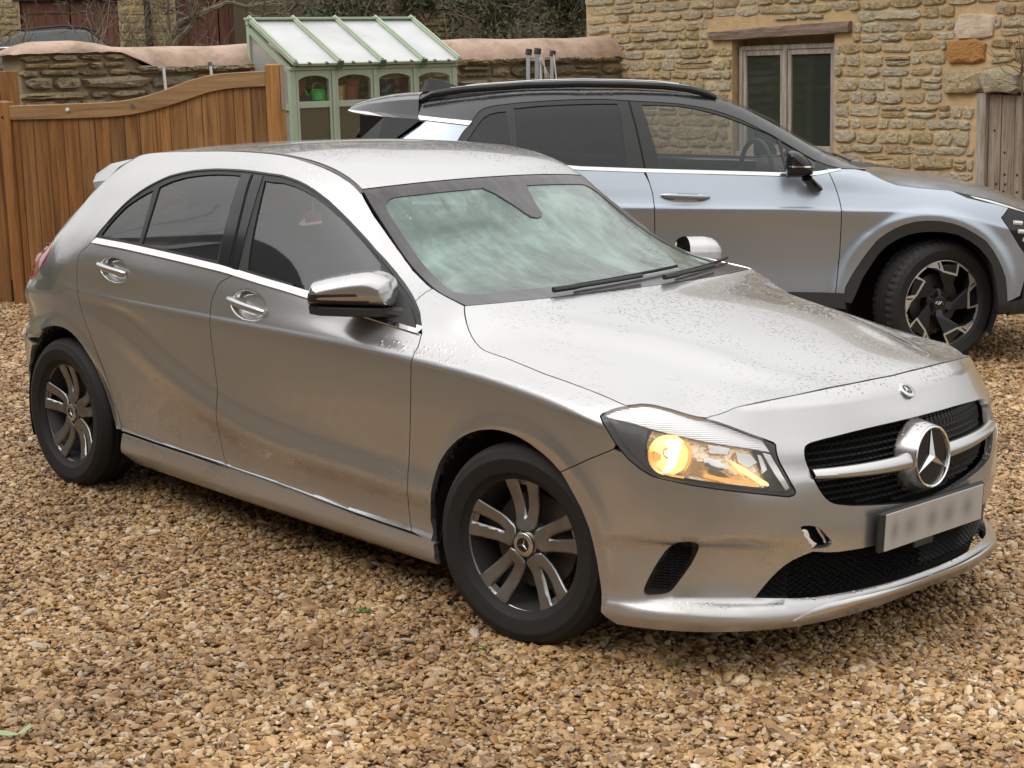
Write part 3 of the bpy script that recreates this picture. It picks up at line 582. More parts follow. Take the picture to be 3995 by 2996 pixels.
def hatch_wheel(name,parent,loc,steer=0,side=1,spin=0.):
    """wheel axis along local y, outer face towards -y (side 1) or +y (side -1)"""
    o=bpy.data.objects.new(name,None); COL.objects.link(o); o.parent=parent; o.location=loc; o.rotation_euler=(0,spin if False else 0,steer)
    if side<0: o.rotation_euler=(0,0,pi+steer)
    tyre=rim_and_tyre(o,.314,.2075,.205,None,None)
    mb=MB(); mb.lathe([(.2235,-.082),(.2235,-.076),(.215,-.072),(.207,-.064),(.203,-.030),(.190,.02),(.186,.09),(.20,.095)],72); rim=mb.build('rim',M['alloy'],o)
    mb=MB(); mb.lathe([(.2245,-.079),(.221,-.0845),(.2165,-.080)],72); mb.build('rim_lip',M['alloy'],rim)
    def face(P):
        r=np.hypot(P[:,0],P[:,1]); y=-.060-.016*np.exp(-((r-.215)/.05)**2)-.012*np.exp(-(r/.07)**2)+.010*np.exp(-((r-.10)/.05)**2)
        return np.c_[P[:,0],-y,P[:,1]]
    rot=lambda pts,a:[(x*cos(a)-z*sin(a),x*sin(a)+z*cos(a)) for x,z in pts]
    leg=[(.037,.050),(.041,.078),(.048,.115),(.056,.16),(.066,.203)]
    outl=[(x,z) for x,z in leg]+[(.030,.2115),(-.030,.2115)]+[(-x,z) for x,z in leg[::-1]]+[(-.018,.040),(.018,.040)]
    slot=[(.0,.086),(.006,.108),(.011,.150),(.0145,.197),(.0,.1985),(-.0145,.197),(-.011,.150),(-.006,.108)]
    for k in range(5):
        a=2*pi*k/5+spin
        pz=pillow(rot(outl,a),.007,.007); pw=pillow(rot(slot,a),1.,.006); sl_=np.array(rot(slot,a))
        def face2(P):
            r_=face(P); dsl=np.where(inside(sl_,P),0,dist_poly(sl_,P)); r_[:,1]+=pz(P)*np.clip(dsl/.007,0,1)**.6-.006; return r_
        sh=Sheet(face2,rot(outl,a),[rot(slot,a)],step=.007,gap=0,centre=np.array([0,-.5,0]))
        panel('spoke',sh,M['alloy'],o,side=1,lip=.030)
        # the sunken floor of the slot
        mb=MB(); pts=rot(slot,a); v=[(x,-.040,z) for x,z in pts]; mb.add([(x,-.040,z) for x,z in pts],[tuple(range(len(pts)))]); 
        mb.build('spoke_recess',M['void'],o)
    hub=MB(); hub.lathe([(.0,-.064),(.030,-.064),(.033,-.060),(.052,-.052),(.070,-.046),(.072,-.02)],40); hb=hub.build('hub',M['alloy'],o)
    for k in range(5):
        a=2*pi*k/5+spin+pi/5+pi/2
        mb=MB(); mb.lathe([(0,-.0565),(.0125,-.0565),(.0135,-.049)],14,Matrix.Translation((.053*cos(a),0,.056*sin(a)))); mb.build('bolt_hole',M['void'],hb)
    cap=MB(); cap.lathe([(.0365,-.060),(.0365,-.068),(.033,-.0705),(.0225,-.071),(.0225,-.068),(0,-.068)],40); cp=cap.build('centre_cap',M['satin'],o)
    d=MB(); d.lathe([(0,-.0688),(.0222,-.0688)],32); d.build('cap_disc',M['gloss'],cp)
    star(cp,'star',.0205,Matrix.Translation((0,-.0690,0))@Matrix.Rotation(spin*0+.25,4,'Y'),.004)
    mb=MB(); mb.lathe([(.06,.0),(.150,.0),(.150,.022),(.06,.022)],48); mb.build('brake_disc',M['iron'],o)
    return o
def star(parent,name,r,mx,dep):
    """three pointed star in XZ facing -y"""
    v=[(0,-dep,0)];
    for k in range(3):
        a=pi/2+2*pi*k/3; v.append((r*cos(a),-dep*.12,r*sin(a))); b=a+pi/3; v.append((r*.175*cos(b),-dep*.15,r*.175*sin(b)))
    f=[]
    for k in range(6): f.append((0,1+k,1+(k+1)%6))
    n=len(v); v+= [(x,0,z) for x,y,z in v[1:]]
    for k in range(6): f.append((1+k,n+k,n+(k+1)%6,1+(k+1)%6))
    mb=MB(); mb.add([mx@Vector(p) for p in v],f); return mb.build(name,M['chrome'],parent)
def pillow(poly,depth,rad):
    poly=densify(np.asarray(poly,float),.006)
    def f(P):
        d=np.where(inside(poly,P),dist_poly(poly,P),0); t=1-np.clip(d/rad,0,1)
        return depth*(1-t**2.3)**(1/2.3)
    return f
def build_hatch():
    K={k:np.array(v) for k,v in HATCH_LINES.items()}
    K['belt']=resample(K['belt'],70)
    hb=hatch_body(); base_extra=hb.extra
    cups=((-2.275,.945,.108,.046,-.10),(-1.375,.897,.112,.048,-.10))
    def extra(q,z):
        d=base_extra(q,z)
        for c,zc,a,b,tl in cups:
            r=np.hypot((q-c)/a,(z-zc-tl*(q-c))/b); tt=np.clip((1.03-r)/.42,0,1); d=d+.028*tt*tt*(3-2*tt)
        return d
    hb.extra=extra; S=body_surf(hb); smax=hb.smax
    root=empty('silver_car','silver five-door hatchback with a lit headlight and a broken front bumper','car',G.copy())
    row=lambda k,u:float(np.interp(u,hb.g,hb.rz[k]))
    P=M['silver']
    seg=lambda *a:np.concatenate(a)
    # --- doors, wing, quarter, sill : one mesh per panel and per side
    i=int(np.argmin(np.hypot(*(K['dlo']-K['joint'][0]).T)))
    head=K['head']
    wing=seg(K['fdoor'],[(x,row(3,x)) for x in(-.44,-.40,-.374)],K['farch'],K['seam'],head[-5:],head[:6],K['bside'][::-1],K['wsedge'][1:5],K['joint'][::-1],K['dlo'][i+1:])
    K['bdoor']=np.concatenate([[(-1.508,float(np.interp(-1.508,K['belt'][:,0],K['belt'][:,1])))],K['bdoor']])
    st=K['silltop']; b1=K['bdoor'][-1]; f1=K['fdoor'][-1]
    rdoor=seg(K['rdoor'],st[(st[:,0]>K['rdoor'][-1][0])&(st[:,0]<b1[0])],K['bdoor'][::-1],K['belt'][(K['belt'][:,0]<K['bdoor'][0][0])][::-1])
    fdoor=seg(K['bdoor'],st[(st[:,0]>b1[0])&(st[:,0]<f1[0])],K['fdoor'][::-1],K['belt'][(K['belt'][:,0]>K['bdoor'][0][0])][::-1][1:])
    s0,s1=-2.285,-.372
    xs=np.linspace(s0+.01,s1-.01,24); sz=np.interp(xs,st[:,0],st[:,1])-.004
    sill=seg(np.c_[xs,sz],[(s1,.20),(s1-.01,.155)],np.c_[xs[::-1][1:-1],[row(1,x)-.020 for x in xs[::-1][1:-1]]],[(s0+.04,.165),(s0-.005,.21)])
    roofu=np.linspace(-1.16,-2.60,30); rearu=np.array([-2.66,-2.72,-2.78,-2.84,-2.90,-2.95,-2.98])
    tailf=np.array([(-2.965,1.012),(-2.93,1.012),(-2.898,1.004),(-2.892,.975),(-2.905,.935),(-2.95,.895),(-3.02,.862),(-3.114,.833),(-3.25,.80)])
    quarter=seg(K['wsedge'][4:],[(u,row(14,u)-.002) for u in roofu],[(u,row(14,u)-.002) for u in rearu],tailf,[(-3.25,.66),(-3.20,.636),(-3.177,.584),(-3.10,.573)],[p for p in K['rarch'] if p[0]>-3.06 and not(p[0]<-2.9 and p[1]<.585)],K['rdoor'][::-1],K['dlo'][1:i+1],K['joint'][:-1])
    rbump=seg([(-3.104,.565)],[(-3.177,.577),(-3.21,.63),(-3.26,.655)],[(x,.655) for x in np.linspace(-3.35,hb.smin,8)],[(x,row(0,x)+.01) for x in np.linspace(hb.smin,-3.10,10)],[p for p in K['rarch'] if p[1]<.585 and p[0]<-2.9])
    tail=seg(tailf[::-1][0:0],tailf[1:],[(-3.42,.79),(-3.44,.90),(-3.25,.955),(-3.08,.985)])
    ref={'front_door':[(-1.375,.893,.13,.062,.0048)],'rear_door':[(-2.275,.945,.125,.062,.0048)]}
    shs={n:Sheet(S,o,step={'front_wing':.018,'front_door':.0095,'rear_door':.0095,'rear_quarter':.014}.get(n,.022),gap=.002,refine=ref.get(n,()),aspect=2.6 if n=='front_wing' else 1.) for n,o in(('front_wing',wing),('rear_door',rdoor),('front_door',fdoor),('sill',sill),('rear_quarter',quarter),('tail_lamp',tail))}
    parts={}
    for sd in(1,-1):
        for n,sh in shs.items():
            parts[n,sd]=panel(n,sh,M['red'] if n=='tail_lamp' else P,root,sd,lip=.02)
    shr=Sheet(S,rbump,step=.04,gap=.002,seam=hb.smin,aspect=1); 
    panel('rear_bumper',shr,P,root,both=True,lip=.02)
    # --- front bumper with its openings
    top=seg(K['seam'],head[::-1][5:38] if False else head[-6:14:-1],K['bfront'],[(smax,.815),(smax,.707)],K['grille'],[(smax,.466),(smax,.365)],
            [(1.32,.365),(1.16,.366),(1.08,.368),(1.04,.372)],K['intake'][::-1],K['intakebot'],[(smax,.246),(smax,row(0,1.5)+.006)],[(x,row(0,x)+.006) for x in np.linspace(1.40,.40,20)],K['farch2'][::-1])
    sh1=Sheet(S,top,[K['fog'],K['damage']],step=.022,gap=.002,seam=smax); sh2=Sheet(S,top,[K['fog']],step=.022,gap=.002,seam=smax)
    a=panel('front_bumper',sh1,P,root,1,lip=.022); 
    bpo=panel('bumper_half',sh2,P,root,-1,lip=.022)
    bpy.context.view_layer.update()
    # join the two halves into one mesh (data only)
    va=[v.co[:] for v in a.data.vertices]; vb=[v.co[:] for v in bpo.data.vertices]
    na=[n.vector[:] for n in a.data.corner_normals]; nb=[n.vector[:] for n in bpo.data.corner_normals]
    fa=[tuple(p.vertices) for p in a.data.polygons]; fb=[tuple(i+len(va) for i in p.vertices) for p in bpo.data.polygons]
    me=bpy.data.meshes.new('front_bumper'); me.from_pydata(va+vb,[],fa+fb); me.update(); me.polygons.foreach_set('use_smooth',[True]*len(me.polygons))
    me.normals_split_custom_set(na+nb); me.materials.append(P); old=a.data; a.data=me
    od=bpo.data; bpy.data.objects.remove(bpo); bpy.data.meshes.remove(od); bpy.data.meshes.remove(old)
    bumper=a
    mir=lambda l:np.c_[2*smax-np.asarray(l)[::-1,0],np.asarray(l)[::-1,1]]
    # meshes behind the openings
    def lattice(name,poly,off,pitch,bar,m,parent,diag=True,hole=None):
        poly=np.asarray(poly); lo,hi=poly.min(0),poly.max(0); mb=MB(); Sf=body_surf(hb,off)
        dirs=((1,.55),(1,-.55)) if diag else ((1,0),(0,1))
        for dx,dz in dirs:
            d=np.array([dx,dz])/np.hypot(dx,dz); nrm=np.array([-d[1],d[0]]); ext=np.hypot(*(hi-lo)); c0=(lo+hi)/2
            for k in np.arange(-ext/2,ext/2,pitch if dx else pitch*1.3):
                t=np.arange(-ext/2,ext/2,.006); l=c0+nrm*k+t[:,None]*d; ins=inside(poly,l)
                if hole: ins&=np.hypot(l[:,0]-hole[0],l[:,1]-hole[1])>hole[2]
                j=0
                while j<len(l):
                    if not ins[j]: j+=1; continue
                    e=j
                    while e<len(l) and ins[e]: e+=1
                    if e-j>=2:
                        ln=l[j:e]; A=Sf(ln+nrm*bar/2);C=Sf(ln-nrm*bar/2); V=[];F=[]
                        Nn=np.array([.8,.6,0])
                        for q in range(len(ln)): 
                            mid=(A[q]+C[q])/2; V+= [A[q],mid+np.array([.006,.003*np.sign(mid[1]),0]),C[q]]
                        for q in range(len(ln)-1): b0=q*3;b2=b0+3; F+=[(b0,b2,b2+1,b0+1),(b0+1,b2+1,b2+2,b0+2)]
                        mb.add(to_local(V,1).tolist(),F)
                    j=e
        return mb.build(name,m,parent)
    grille=seg(K['grille'],mir(K['grille']))
    bk=lambda n,off,a,z0,z1:grid_obj(n,to_local(body_surf(hb,off)(np.stack(np.meshgrid(np.linspace(a,2*smax-a,40),np.linspace(z0,z1,8),indexing='ij'),-1).reshape(-1,2))).reshape(40,8,3),M['void'],root)
    gr=bk('grille',.085,.94,.40,.73)
    lattice('grille_mesh',inset(clean(grille),.002),.040,.019,.0085,M['grille'],gr,diag=False,hole=(smax,.592,.112))
    # lip round the grille opening
    itop=seg(K['intake'],[(1.04,.372),(1.08,.368),(1.16,.366),(1.32,.365)])
    intake=seg(itop,mir(itop),mir(K['intakebot']),K['intakebot'][::-1])
    it=bk('lower_intake',.07,.62,.13,.43)
    lattice('intake_mesh',inset(clean(intake),.001),.022,.0145,.0045,M['grille'],it)
    for sd in(1,-1):
        f=panel('fog_grille',Sheet(body_surf(hb,.016),inset(clean(K['fog']),-.004),step=.03,gap=0),M['grille'],root,sd,lip=0)
        if sd>0:
            mb=MB(); Sf=body_surf(hb,.011); po=inset(clean(K['fog']),.004)
            for zz in np.arange(.268,.42,.0085):
                t=np.arange(.47,.63,.006); l=np.c_[t,zz+.002*np.sin(t*300)]; ins=inside(po,l); l=l[ins]
                if len(l)>2:
                    A=Sf(l+[0,.0028]);C=Sf(l-[0,.0028]); mid=Sf(l)+[.004,.004,0]; V=[];F=[]
                    for q in range(len(l)): V+= [A[q],mid[q],C[q]]
                    for q in range(len(l)-1): F+=[(q*3,q*3+3,q*3+4,q*3+1),(q*3+1,q*3+4,q*3+5,q*3+2)]
                    mb.add(to_local(V).tolist(),F)
            mb.build('fog_grille_rib',M['grille'],f)
    # torn bumper corner: dark cavity, bent bracket inside
    cav=panel('torn_hole',Sheet(body_surf(hb,.045),inset(clean(K['damage']),-.02),step=.03,gap=0),M['void'],bumper,1,lip=0)
    cav['label']='torn hole in the front bumper above the lower intake'
    Sb=body_surf(hb,.02); mb=MB()
    mb.tube(to_local(Sb(np.array([(1.012,.448),(1.026,.428),(1.040,.412),(1.046,.398)]))),.0045,6)
    mb.build('bent_bracket',M['satin'],cav)
    d=K['damage']; jag=np.array([d[j] for j in(19,18,17,16,15,14,13)]); V=[];F=[]
    for j,p in enumerate(jag): V+= [S(np.array([p-[.004,0]]))[0]+[.0006,.0006,0],S(np.array([p+[.005+.004*((j*7)%3),.002]]))[0]+[-.001,-.001,0]]
    for j in range(len(jag)-1): F.append((2*j,2*j+1,2*j+3,2*j+2))
    mb=MB(); mb.add(to_local(V).tolist(),F); mb.build('cracked_edge',M['white'],cav)
    # chrome blade of the splitter
    blade=np.array([(.926,.192),(.951,.202),(.988,.2175),(1.036,.2255),(1.135,.2295),(1.25,.2305),(smax,.2305),(smax,.215),(1.253,.214),(1.133,.212),(1.033,.2045),(.96,.197)])
    panel('splitter_blade',Sheet(S,blade,step=.02,gap=0,seam=smax),M['satin'],bumper,both=True,off=.004,lip=.006)
    # grille bar and star
    for t0,t1 in((-1,-.205),(.205,1)):
     us=np.linspace(t0,t1,25); V=[]
     sec=[(0.,.5),(.5,.42),(.86,.10),(1.,-.06),(.80,-.36),(.3,-.5),(-.6,-.4),(-.6,.4)]
     for t in us:
         w=t*.478; u,_=hb.plan(np.interp(abs(w),[0,.065,.165,.265,.363,.458,.549],[smax,1.42,1.32,1.22,1.12,1.02,.92])); zc=.604-.014*(1-t*t); hgt=.030+.020*(1-abs(t)**1.5)
         for a,bz in sec: V.append((float(u)-.040+.022*a,w,zc+bz*hgt))
     n=len(sec); F=[(i*n+k,i*n+(k+1)%n,(i+1)*n+(k+1)%n,(i+1)*n+k) for i in range(len(us)-1) for k in range(n)]
     mb=MB(); mb.add(V,F,True); bar=mb.build('grille_bar',M['satin'],gr,auto=50)
    mx=Matrix.Translation((.880,0,.592))@Matrix.Rotation(pi/2,4,'Z')@Matrix.Rotation(radians(-4),4,'X')
    mb=MB(); mb.lathe([(.112,.060),(.103,.030),(.0965,.006),(.094,-.002)],56,mx); mb.build('star_shroud',M['silver'],gr)
    mb=MB(); mb.lathe([(.0835,.004),(.0850,-.004),(.0885,-.007),(.092,-.005),(.0945,.003)],56,mx); ring=mb.build('star_ring',M['chrome'],gr)
    mb=MB(); mb.lathe([(0,.004),(.086,.004)],48,mx); mb.build('star_backing',M['gloss'],gr)
    star(gr,'star',.0835,mx@Matrix.Translation((0,.003,0)),.014)
    # --- headlamps
    Sh=body_surf(hb,.008)
    band_lo=np.array([(.36,.750),(.43,.742),(.506,.727),(.592,.712),(.66,.700),(.729,.690),(.799,.680),(.862,.668)])
    hi_=inset(clean(head),.012)
    for sd in(1,-1):
        h=panel('headlamp',Sheet(body_surf(hb,.06),inset(clean(head),-.004),step=.04,gap=0),mat_hl,root,sd,lip=0)
        # side walls of the lamp bowl
        hh=densify(clean(head),.02); A=body_surf(hb,.003)(hh);C=body_surf(hb,.062)(hh); V=np.stack([A,C],1).reshape(-1,3); n2=len(hh)
        mb=MB(); mb.add(to_local(V,sd).tolist(),[(2*j,2*j+1,2*((j+1)%n2)+1,2*((j+1)%n2)) for j in range(n2)],True); mb.build('lamp_wall',M['plastic'],h)
        band=seg(head[1:22][(head[1:22,0]<.865)]-[0,.008],band_lo[::-1]); panel('light_guide',Sheet(body_surf(hb,.018),band,step=.02,gap=0),M['guide'],h,sd,lip=.02)
        panel('lamp_bezel',Sheet(body_surf(hb,.03),np.array([(.357,.748),(.43,.738),(.48,.728),(.475,.66),(.50,.612),(.47,.63),(.41,.68)]),step=.03,gap=0),M['plastic'],h,sd,lip=.01)
        panel('lamp_bezel',Sheet(body_surf(hb,.035),np.array([(.81,.672),(.858,.662),(.885,.63),(.92,.572),(.915,.556),(.86,.56),(.845,.60)]),step=.03,gap=0),M['plastic'],h,sd,lip=.01)
        panel('lamp_trim',Sheet(body_surf(hb,.015),np.array([(.838,.668),(.862,.662),(.885,.625),(.918,.568),(.905,.562),(.872,.61)]),step=.03,gap=0),M['reflector'],h,sd,lip=.01)
        cav_=np.array([(.495,.722),(.592,.708),(.66,.697),(.729,.687),(.799,.677),(.842,.668),(.862,.625),(.868,.582),(.84,.572),(.729,.586),(.631,.597),(.565,.606),(.525,.614),(.492,.645),(.485,.69)])
        cv=panel('reflector',Sheet(body_surf(hb,.050),cav_,step=.02,gap=0),M['glowreflector'],h,sd,lip=0)
        q0=densify(cav_,.02); A=body_surf(hb,.022)(q0);C=body_surf(hb,.051)(q0); n2=len(q0); mb=MB(); mb.add(to_local(np.stack([A,C],1).reshape(-1,3),sd).tolist(),[(2*j,2*j+1,2*((j+1)%n2)+1,2*((j+1)%n2)) for j in range(n2)],True); mb.build('reflector_wall',M['reflector'],cv)
        def bowl(q,z,r,dp,yaw): 
            c=to_local(body_surf(hb,.020)(np.array([[q,z]])),sd)[0]; mx=Matrix.Translation(Vector(c))@Matrix.Rotation(radians(90-yaw*sd),4,'Z'); mb=MB(); mb.lathe([(.012,dp),(r*.45,dp*.72),(r*.75,dp*.38),(r*.95,.004),(r,0.)],40,mx); return mb.build('reflector_bowl',M['bowl'],cv),mx
        b1_,mx=bowl(.552,.662,.058,.035,40); bl=MB(); bl.lathe([(0,.004),(.006,.006),(.0075,.016),(.0075,.03)],12,mx); bl.build('bulb',M['bulb'],b1_)
        for nm,off,pl_,mm in(('painted_glow',.019,[(.530,.711),(.572,.714),(.590,.704),(.586,.682),(.581,.655),(.572,.628),(.553,.611),(.533,.611),(.545,.630),(.552,.655),(.550,.683),(.540,.698)],M['lit']),  # emissive patches paint the bulb's light onto the reflector
            ('painted_glow',.021,[(.500,.655),(.515,.668),(.530,.66),(.528,.645),(.508,.64)],M['lit2']),('painted_glow',.021,[(.515,.63),(.53,.618),(.548,.612),(.57,.606),(.60,.603),(.60,.598),(.56,.602),(.525,.612)],M['lit2']),
            ('painted_glow',.021,[(.600,.700),(.612,.694),(.622,.672),(.618,.645),(.604,.618),(.597,.622),(.608,.648),(.611,.672)],M['lit2']),
            ('painted_glow',.023,[(.735,.650),(.775,.632),(.815,.607),(.852,.585),(.856,.577),(.835,.578),(.800,.600),(.762,.622)],M['lit3']),
            ('painted_glow',.024,[(.66,.612),(.72,.600),(.80,.590),(.835,.578),(.80,.580),(.72,.590),(.655,.604)],M['lit2'])):
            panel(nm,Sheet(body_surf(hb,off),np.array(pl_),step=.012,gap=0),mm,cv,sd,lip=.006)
        for pl_,off in(([(.668,.690),(.735,.681),(.728,.664),(.672,.668)],.026),([(.755,.668),(.80,.664),(.822,.64),(.79,.628),(.762,.645)],.024),([(.655,.655),(.70,.648),(.735,.625),(.70,.62),(.66,.632)],.032),([(.672,.628),(.71,.618),(.735,.602),(.70,.605),(.668,.615)],.026),([(.825,.66),(.848,.655),(.857,.62),(.84,.61)],.03)):
            panel('facet',Sheet(body_surf(hb,off),np.array(pl_),step=.012,gap=0),M['reflector'],cv,sd,lip=.012)
        panel('lens',Sheet(S,head,step=.03,gap=.003),M['glass_lens'],h,sd,lip=0,off=-.001)
    # --- glass house
    dlo=K['dlo']; trim=seg(dlo,[(u,np.interp(u,K['belt'][:,0],K['belt'][:,1])+.012) for u in np.linspace(-.49,-2.44,30)])
    gl={'quarter_glass':K['qglass'],'rear_door_glass':K['rglass'],'front_door_glass':K['fglass']}
    tsh=Sheet(S,trim,list(gl.values()),step=.03,gap=.001)
    gsh={n:Sheet(S,o,step=.04,gap=-.004) for n,o in gl.items()}
    ch=np.linspace(-2.47,-.485,50); bz=np.interp(ch,K['belt'][:,0],K['belt'][:,1])
    def Schr(Q):
        zb=np.interp(Q[:,0],ch,bz); k=np.clip((Q[:,1]-zb)/.0165,-.1,1.1); r_=S(Q); r_[:,1]+=.0135*(1-k)-.004; return r_
    csh=Sheet(Schr,seg(np.c_[ch,bz-.001],np.c_[ch,bz+.0165][::-1]),step=.02,gap=0)
    sail=Sheet(S,K['sail'],step=.03,gap=.002)
    Sj=S
    for sd in(1,-1):
        t=panel('window_trim',tsh,M['plastic'],root,sd,off=-.003,lip=.01)
        for n,g in gsh.items(): panel(n,g,M['glass_side'],root,sd,off=-.008,lip=0)
        panel('chrome_strip',csh,M['chrome'],root,sd,off=.002,lip=.008)
        panel('mirror_sail',sail,M['plastic'],root,sd,off=.004,lip=.008)
        mid=resample(seg(dlo[:45],dlo[45:]),90); 
        strip('window_seal',S,inset(clean(np.r_[mid,mid[::-1][:1]]),0)[:-1][3:-2]*1.0,.006,M['gloss'],t,sd,off=.001)
        for l in(((-1.626,1.335),(-1.598,1.24),(-1.575,1.14),(-1.552,1.05),(-1.537,1.01)),): strip('pillar_seam',S,resample(l,20),.007,M['void'],t,sd,off=-.0005)
        pil=np.array([(-1.672,1.338),(-1.632,1.336),(-1.556,1.01),(-1.60,1.012)]); 
        panel('pillar_cover',Sheet(S,np.array([(-1.690,1.338),(-1.632,1.337),(-1.604,1.24),(-1.58,1.14),(-1.558,1.05),(-1.545,1.012),(-1.622,1.02),(-1.648,1.12),(-1.675,1.25)]),step=.03,gap=.002),M['gloss'],t,sd,lip=.004)
        panel('pillar_cover',Sheet(S,np.array([(-1.618,1.336),(-1.560,1.336),(-1.548,1.30),(-1.525,1.18),(-1.503,1.06),(-1.495,1.006),(-1.53,1.008),(-1.548,1.06),(-1.572,1.16)]),step=.03,gap=.002),M['gloss'],t,sd,lip=.004)
    # --- windscreen and roof share one surface
    E=np.array([(-.381,.723,.983),(-.492,.703,.998),(-.582,.682,1.015),(-.655,.662,1.036),(-.740,.642,1.070),(-.837,.618,1.122),(-.936,.597,1.187),(-1.033,.577,1.253),(-1.101,.562,1.302),(-1.199,.556,1.346),(-1.294,.556,1.374),(-1.436,.560,1.398),(-1.57,.564,1.409),(-1.765,.566,1.412),(-2.078,.566,1.402),(-2.4,.563,1.382),(-2.62,.556,1.357),(-2.80,.545,1.322),(-2.955,.525,1.275)])
    l=np.r_[0,np.cumsum(np.linalg.norm(np.diff(E,axis=0),axis=1))]
    bu=[.135,.132,.13,.128,.125,.12,.115,.108,.10,.085,.065,.03,.0,0,0,0,0,-.02,-.05]; bzz=[.010,.014,.017,.02,.022,.025,.027,.027,.026,.024,.022,.022,.024,.026,.027,.027,.026,.024,.022]
    def top_surf(off=0.):
        def f(Q):
            e=np.clip(Q[:,1],0,l[-1]); w=Q[:,0]; c=[np.interp(e,l,E[:,j]) for j in range(3)]
            c=[pchip(l,E[:,j],e) for j in range(3)]; a=w/c[1]; k=1-np.abs(a)**2.2
            return np.c_[c[0]+k*pchip(l,bu,e),w,c[2]+k*pchip(l,bzz,e)]
        return f
    T=top_surf(); lw=l[8]; we=lambda e:float(pchip(l,E[:,1],np.array([e]))[0])
    es=np.linspace(0,lw,24); wsL=[(we(e)-.006,e) for e in es]
    ws_out=np.array(wsL+[(w,lw) for w in np.linspace(we(lw)-.03,-we(lw)+.03,24)]+[(-w,e) for w,e in wsL[::-1]]+[(w,0.) for w in np.linspace(-we(0)+.03,we(0)-.03,24)])
    def ring(side,top,bot,n=16,rad=.055):
        r=[(we(e)-side,e) for e in np.linspace(bot+rad,lw-top-rad,n)]; W1=we(lw-top-rad)-side; W0=we(bot+rad)-side
        tc=[(W1-rad*.55-rad+rad*cos(t),lw-top-rad+rad*sin(t)) for t in np.linspace(.35,pi/2,8)]; bc=[(W0-rad+rad*cos(t),bot+rad+rad*sin(t)) for t in np.linspace(-pi/2,0,8)]
        tc=[(W1-rad+rad*cos(t)-.25*rad*sin(t),lw-top-rad+rad*sin(t)) for t in np.linspace(0.15,pi/2,8)]
        h=bc+r[1:-1]+tc; return np.array(h+[(-w,e) for w,e in h[::-1]])
    inner=ring(.048,.062,.115)
    ctr=np.array([-1.3,0,.55])
    panel('windscreen',Sheet(T,inset(clean(inner),-.006),step=.05,gap=0),M['mist'],root,1,off=-.003,lip=0)
    panel('windscreen_border',Sheet(T,ws_out,[inner],step=.04,gap=.002),M['ceramic'],root,1,lip=.012)
    le=lw
    panel('sensor_cover',Sheet(T,np.array([(.120,lw-.055),(.085,lw-.095),(.055,lw-.16),(.038,lw-.215),(.026,lw-.238),(.0,lw-.246),(-.024,lw-.240),(-.040,lw-.222),(-.056,lw-.17),(-.078,lw-.11),(-.105,lw-.055)]),step=.03,gap=0),M['ceramic'],root,1,off=.001,lip=.01)
    er=np.linspace(lw+.004,l[-2]+.01,40); rL=[(we(e)-.010,e) for e in er]
    roof=np.array(rL+[(w,er[-1]) for w in np.linspace(we(er[-1])-.03,-we(er[-1])+.03,20)]+[(-w,e) for w,e in rL[::-1]]+[(w,er[0]) for w in np.linspace(-we(er[0])+.03,we(er[0])-.03,20)])
    panel('roof',Sheet(T,roof,step=.05,gap=.001),P,root,1,lip=.02)
    # ditch strips between roof and body side
    for sd in(1,-1):
        ee=np.linspace(lw-.01,l[-3],50); A=T(np.array([(we(e)-.012,e) for e in ee]))-[0,0,.003]; Bq=np.c_[[hb.ev(np.array([u]),np.array([row(14,u)-.003]))[0] for u in np.clip(pchip(l,E[:,0],ee),-2.62,-1.0)]]-[0,0,.003]
        Bq=A+[0,.018,-.004]
        V=np.stack([A,Bq],1).reshape(-1,3); mb=MB(); mb.add(to_local(V,sd).tolist(),[(2*j,2*j+1,2*j+3,2*j+2) for j in range(len(ee)-1)],True); mb.build('roof_ditch_strip',M['ceramic'],root)
    # spoiler, tailgate, rear glass
    ez=np.linspace(er[-1]+.004,l[-1],10); sL=[(we(e)-.004,e) for e in ez]
    sp=np.array(sL+[(w,l[-1]) for w in np.linspace(we(l[-1])-.03,-we(l[-1])+.03,16)]+[(-w,e) for w,e in sL[::-1]]+[(w,ez[0]) for w in np.linspace(-we(ez[0])+.03,we(ez[0])-.03,16)])
    panel('roof_spoiler',Sheet(T,sp,step=.05,gap=.001),P,root,1,lip=.03)
    tg=[]   # loft of the tailgate from spoiler to bumper
    prof=[(-2.90,.53,1.262),(-2.86,.575,1.20),(-2.955,.625,1.10),(-3.02,.665,1.04),(-3.08,.67,1.0),(-3.17,.66,.94),(-3.23,.65,.84),(-3.26,.64,.70),(-3.27,.63,.64)]
    G_=[]
    for u,w,z in prof: G_.append([(u-.10*(1-(a/1.)**2)-.0,-a*w,z) for a in np.linspace(-1,1,25)])
    G_=np.array(G_); grid_obj('tailgate',G_[3:],P,root); grid_obj('rear_window',G_[:4],M['glass_priv'],root)
    for sd in(1,-1):
        # spoiler cheek closing the gap to the quarter
        V=[(-2.60,.556,1.352),(-2.80,.545,1.322),(-2.95,.53,1.272),(-2.955,.545,1.238),(-2.86,.585,1.20),(-2.75,.60,1.258),(-2.66,.587,1.318)]
        mb=MB(); mb.add(to_local(V,sd).tolist(),[tuple(range(7))]); mb.build('spoiler_cheek',P,root)
        q=[(-2.86,.585,1.20),(-2.97,.645,1.10),(-3.02,.685,1.03),(-2.975,.69,1.03),(-2.90,.64,1.14),(-2.80,.612,1.22)]
        mb=MB(); mb.add(to_local(q,sd).tolist(),[tuple(range(6))]); mb.build('tailgate_cheek',M['plastic'],root)
    # --- bonnet: thin-plate sheet through its own shut lines
    bs=S(K['bside']); bf=S(K['bfront']); ht=S(head[5:16]); rear=T(np.array([(w,0.) for w in np.linspace(.0,.70,9)]))
    pts=np.concatenate([bs[::1],bf,ht[1:-1],rear]); 
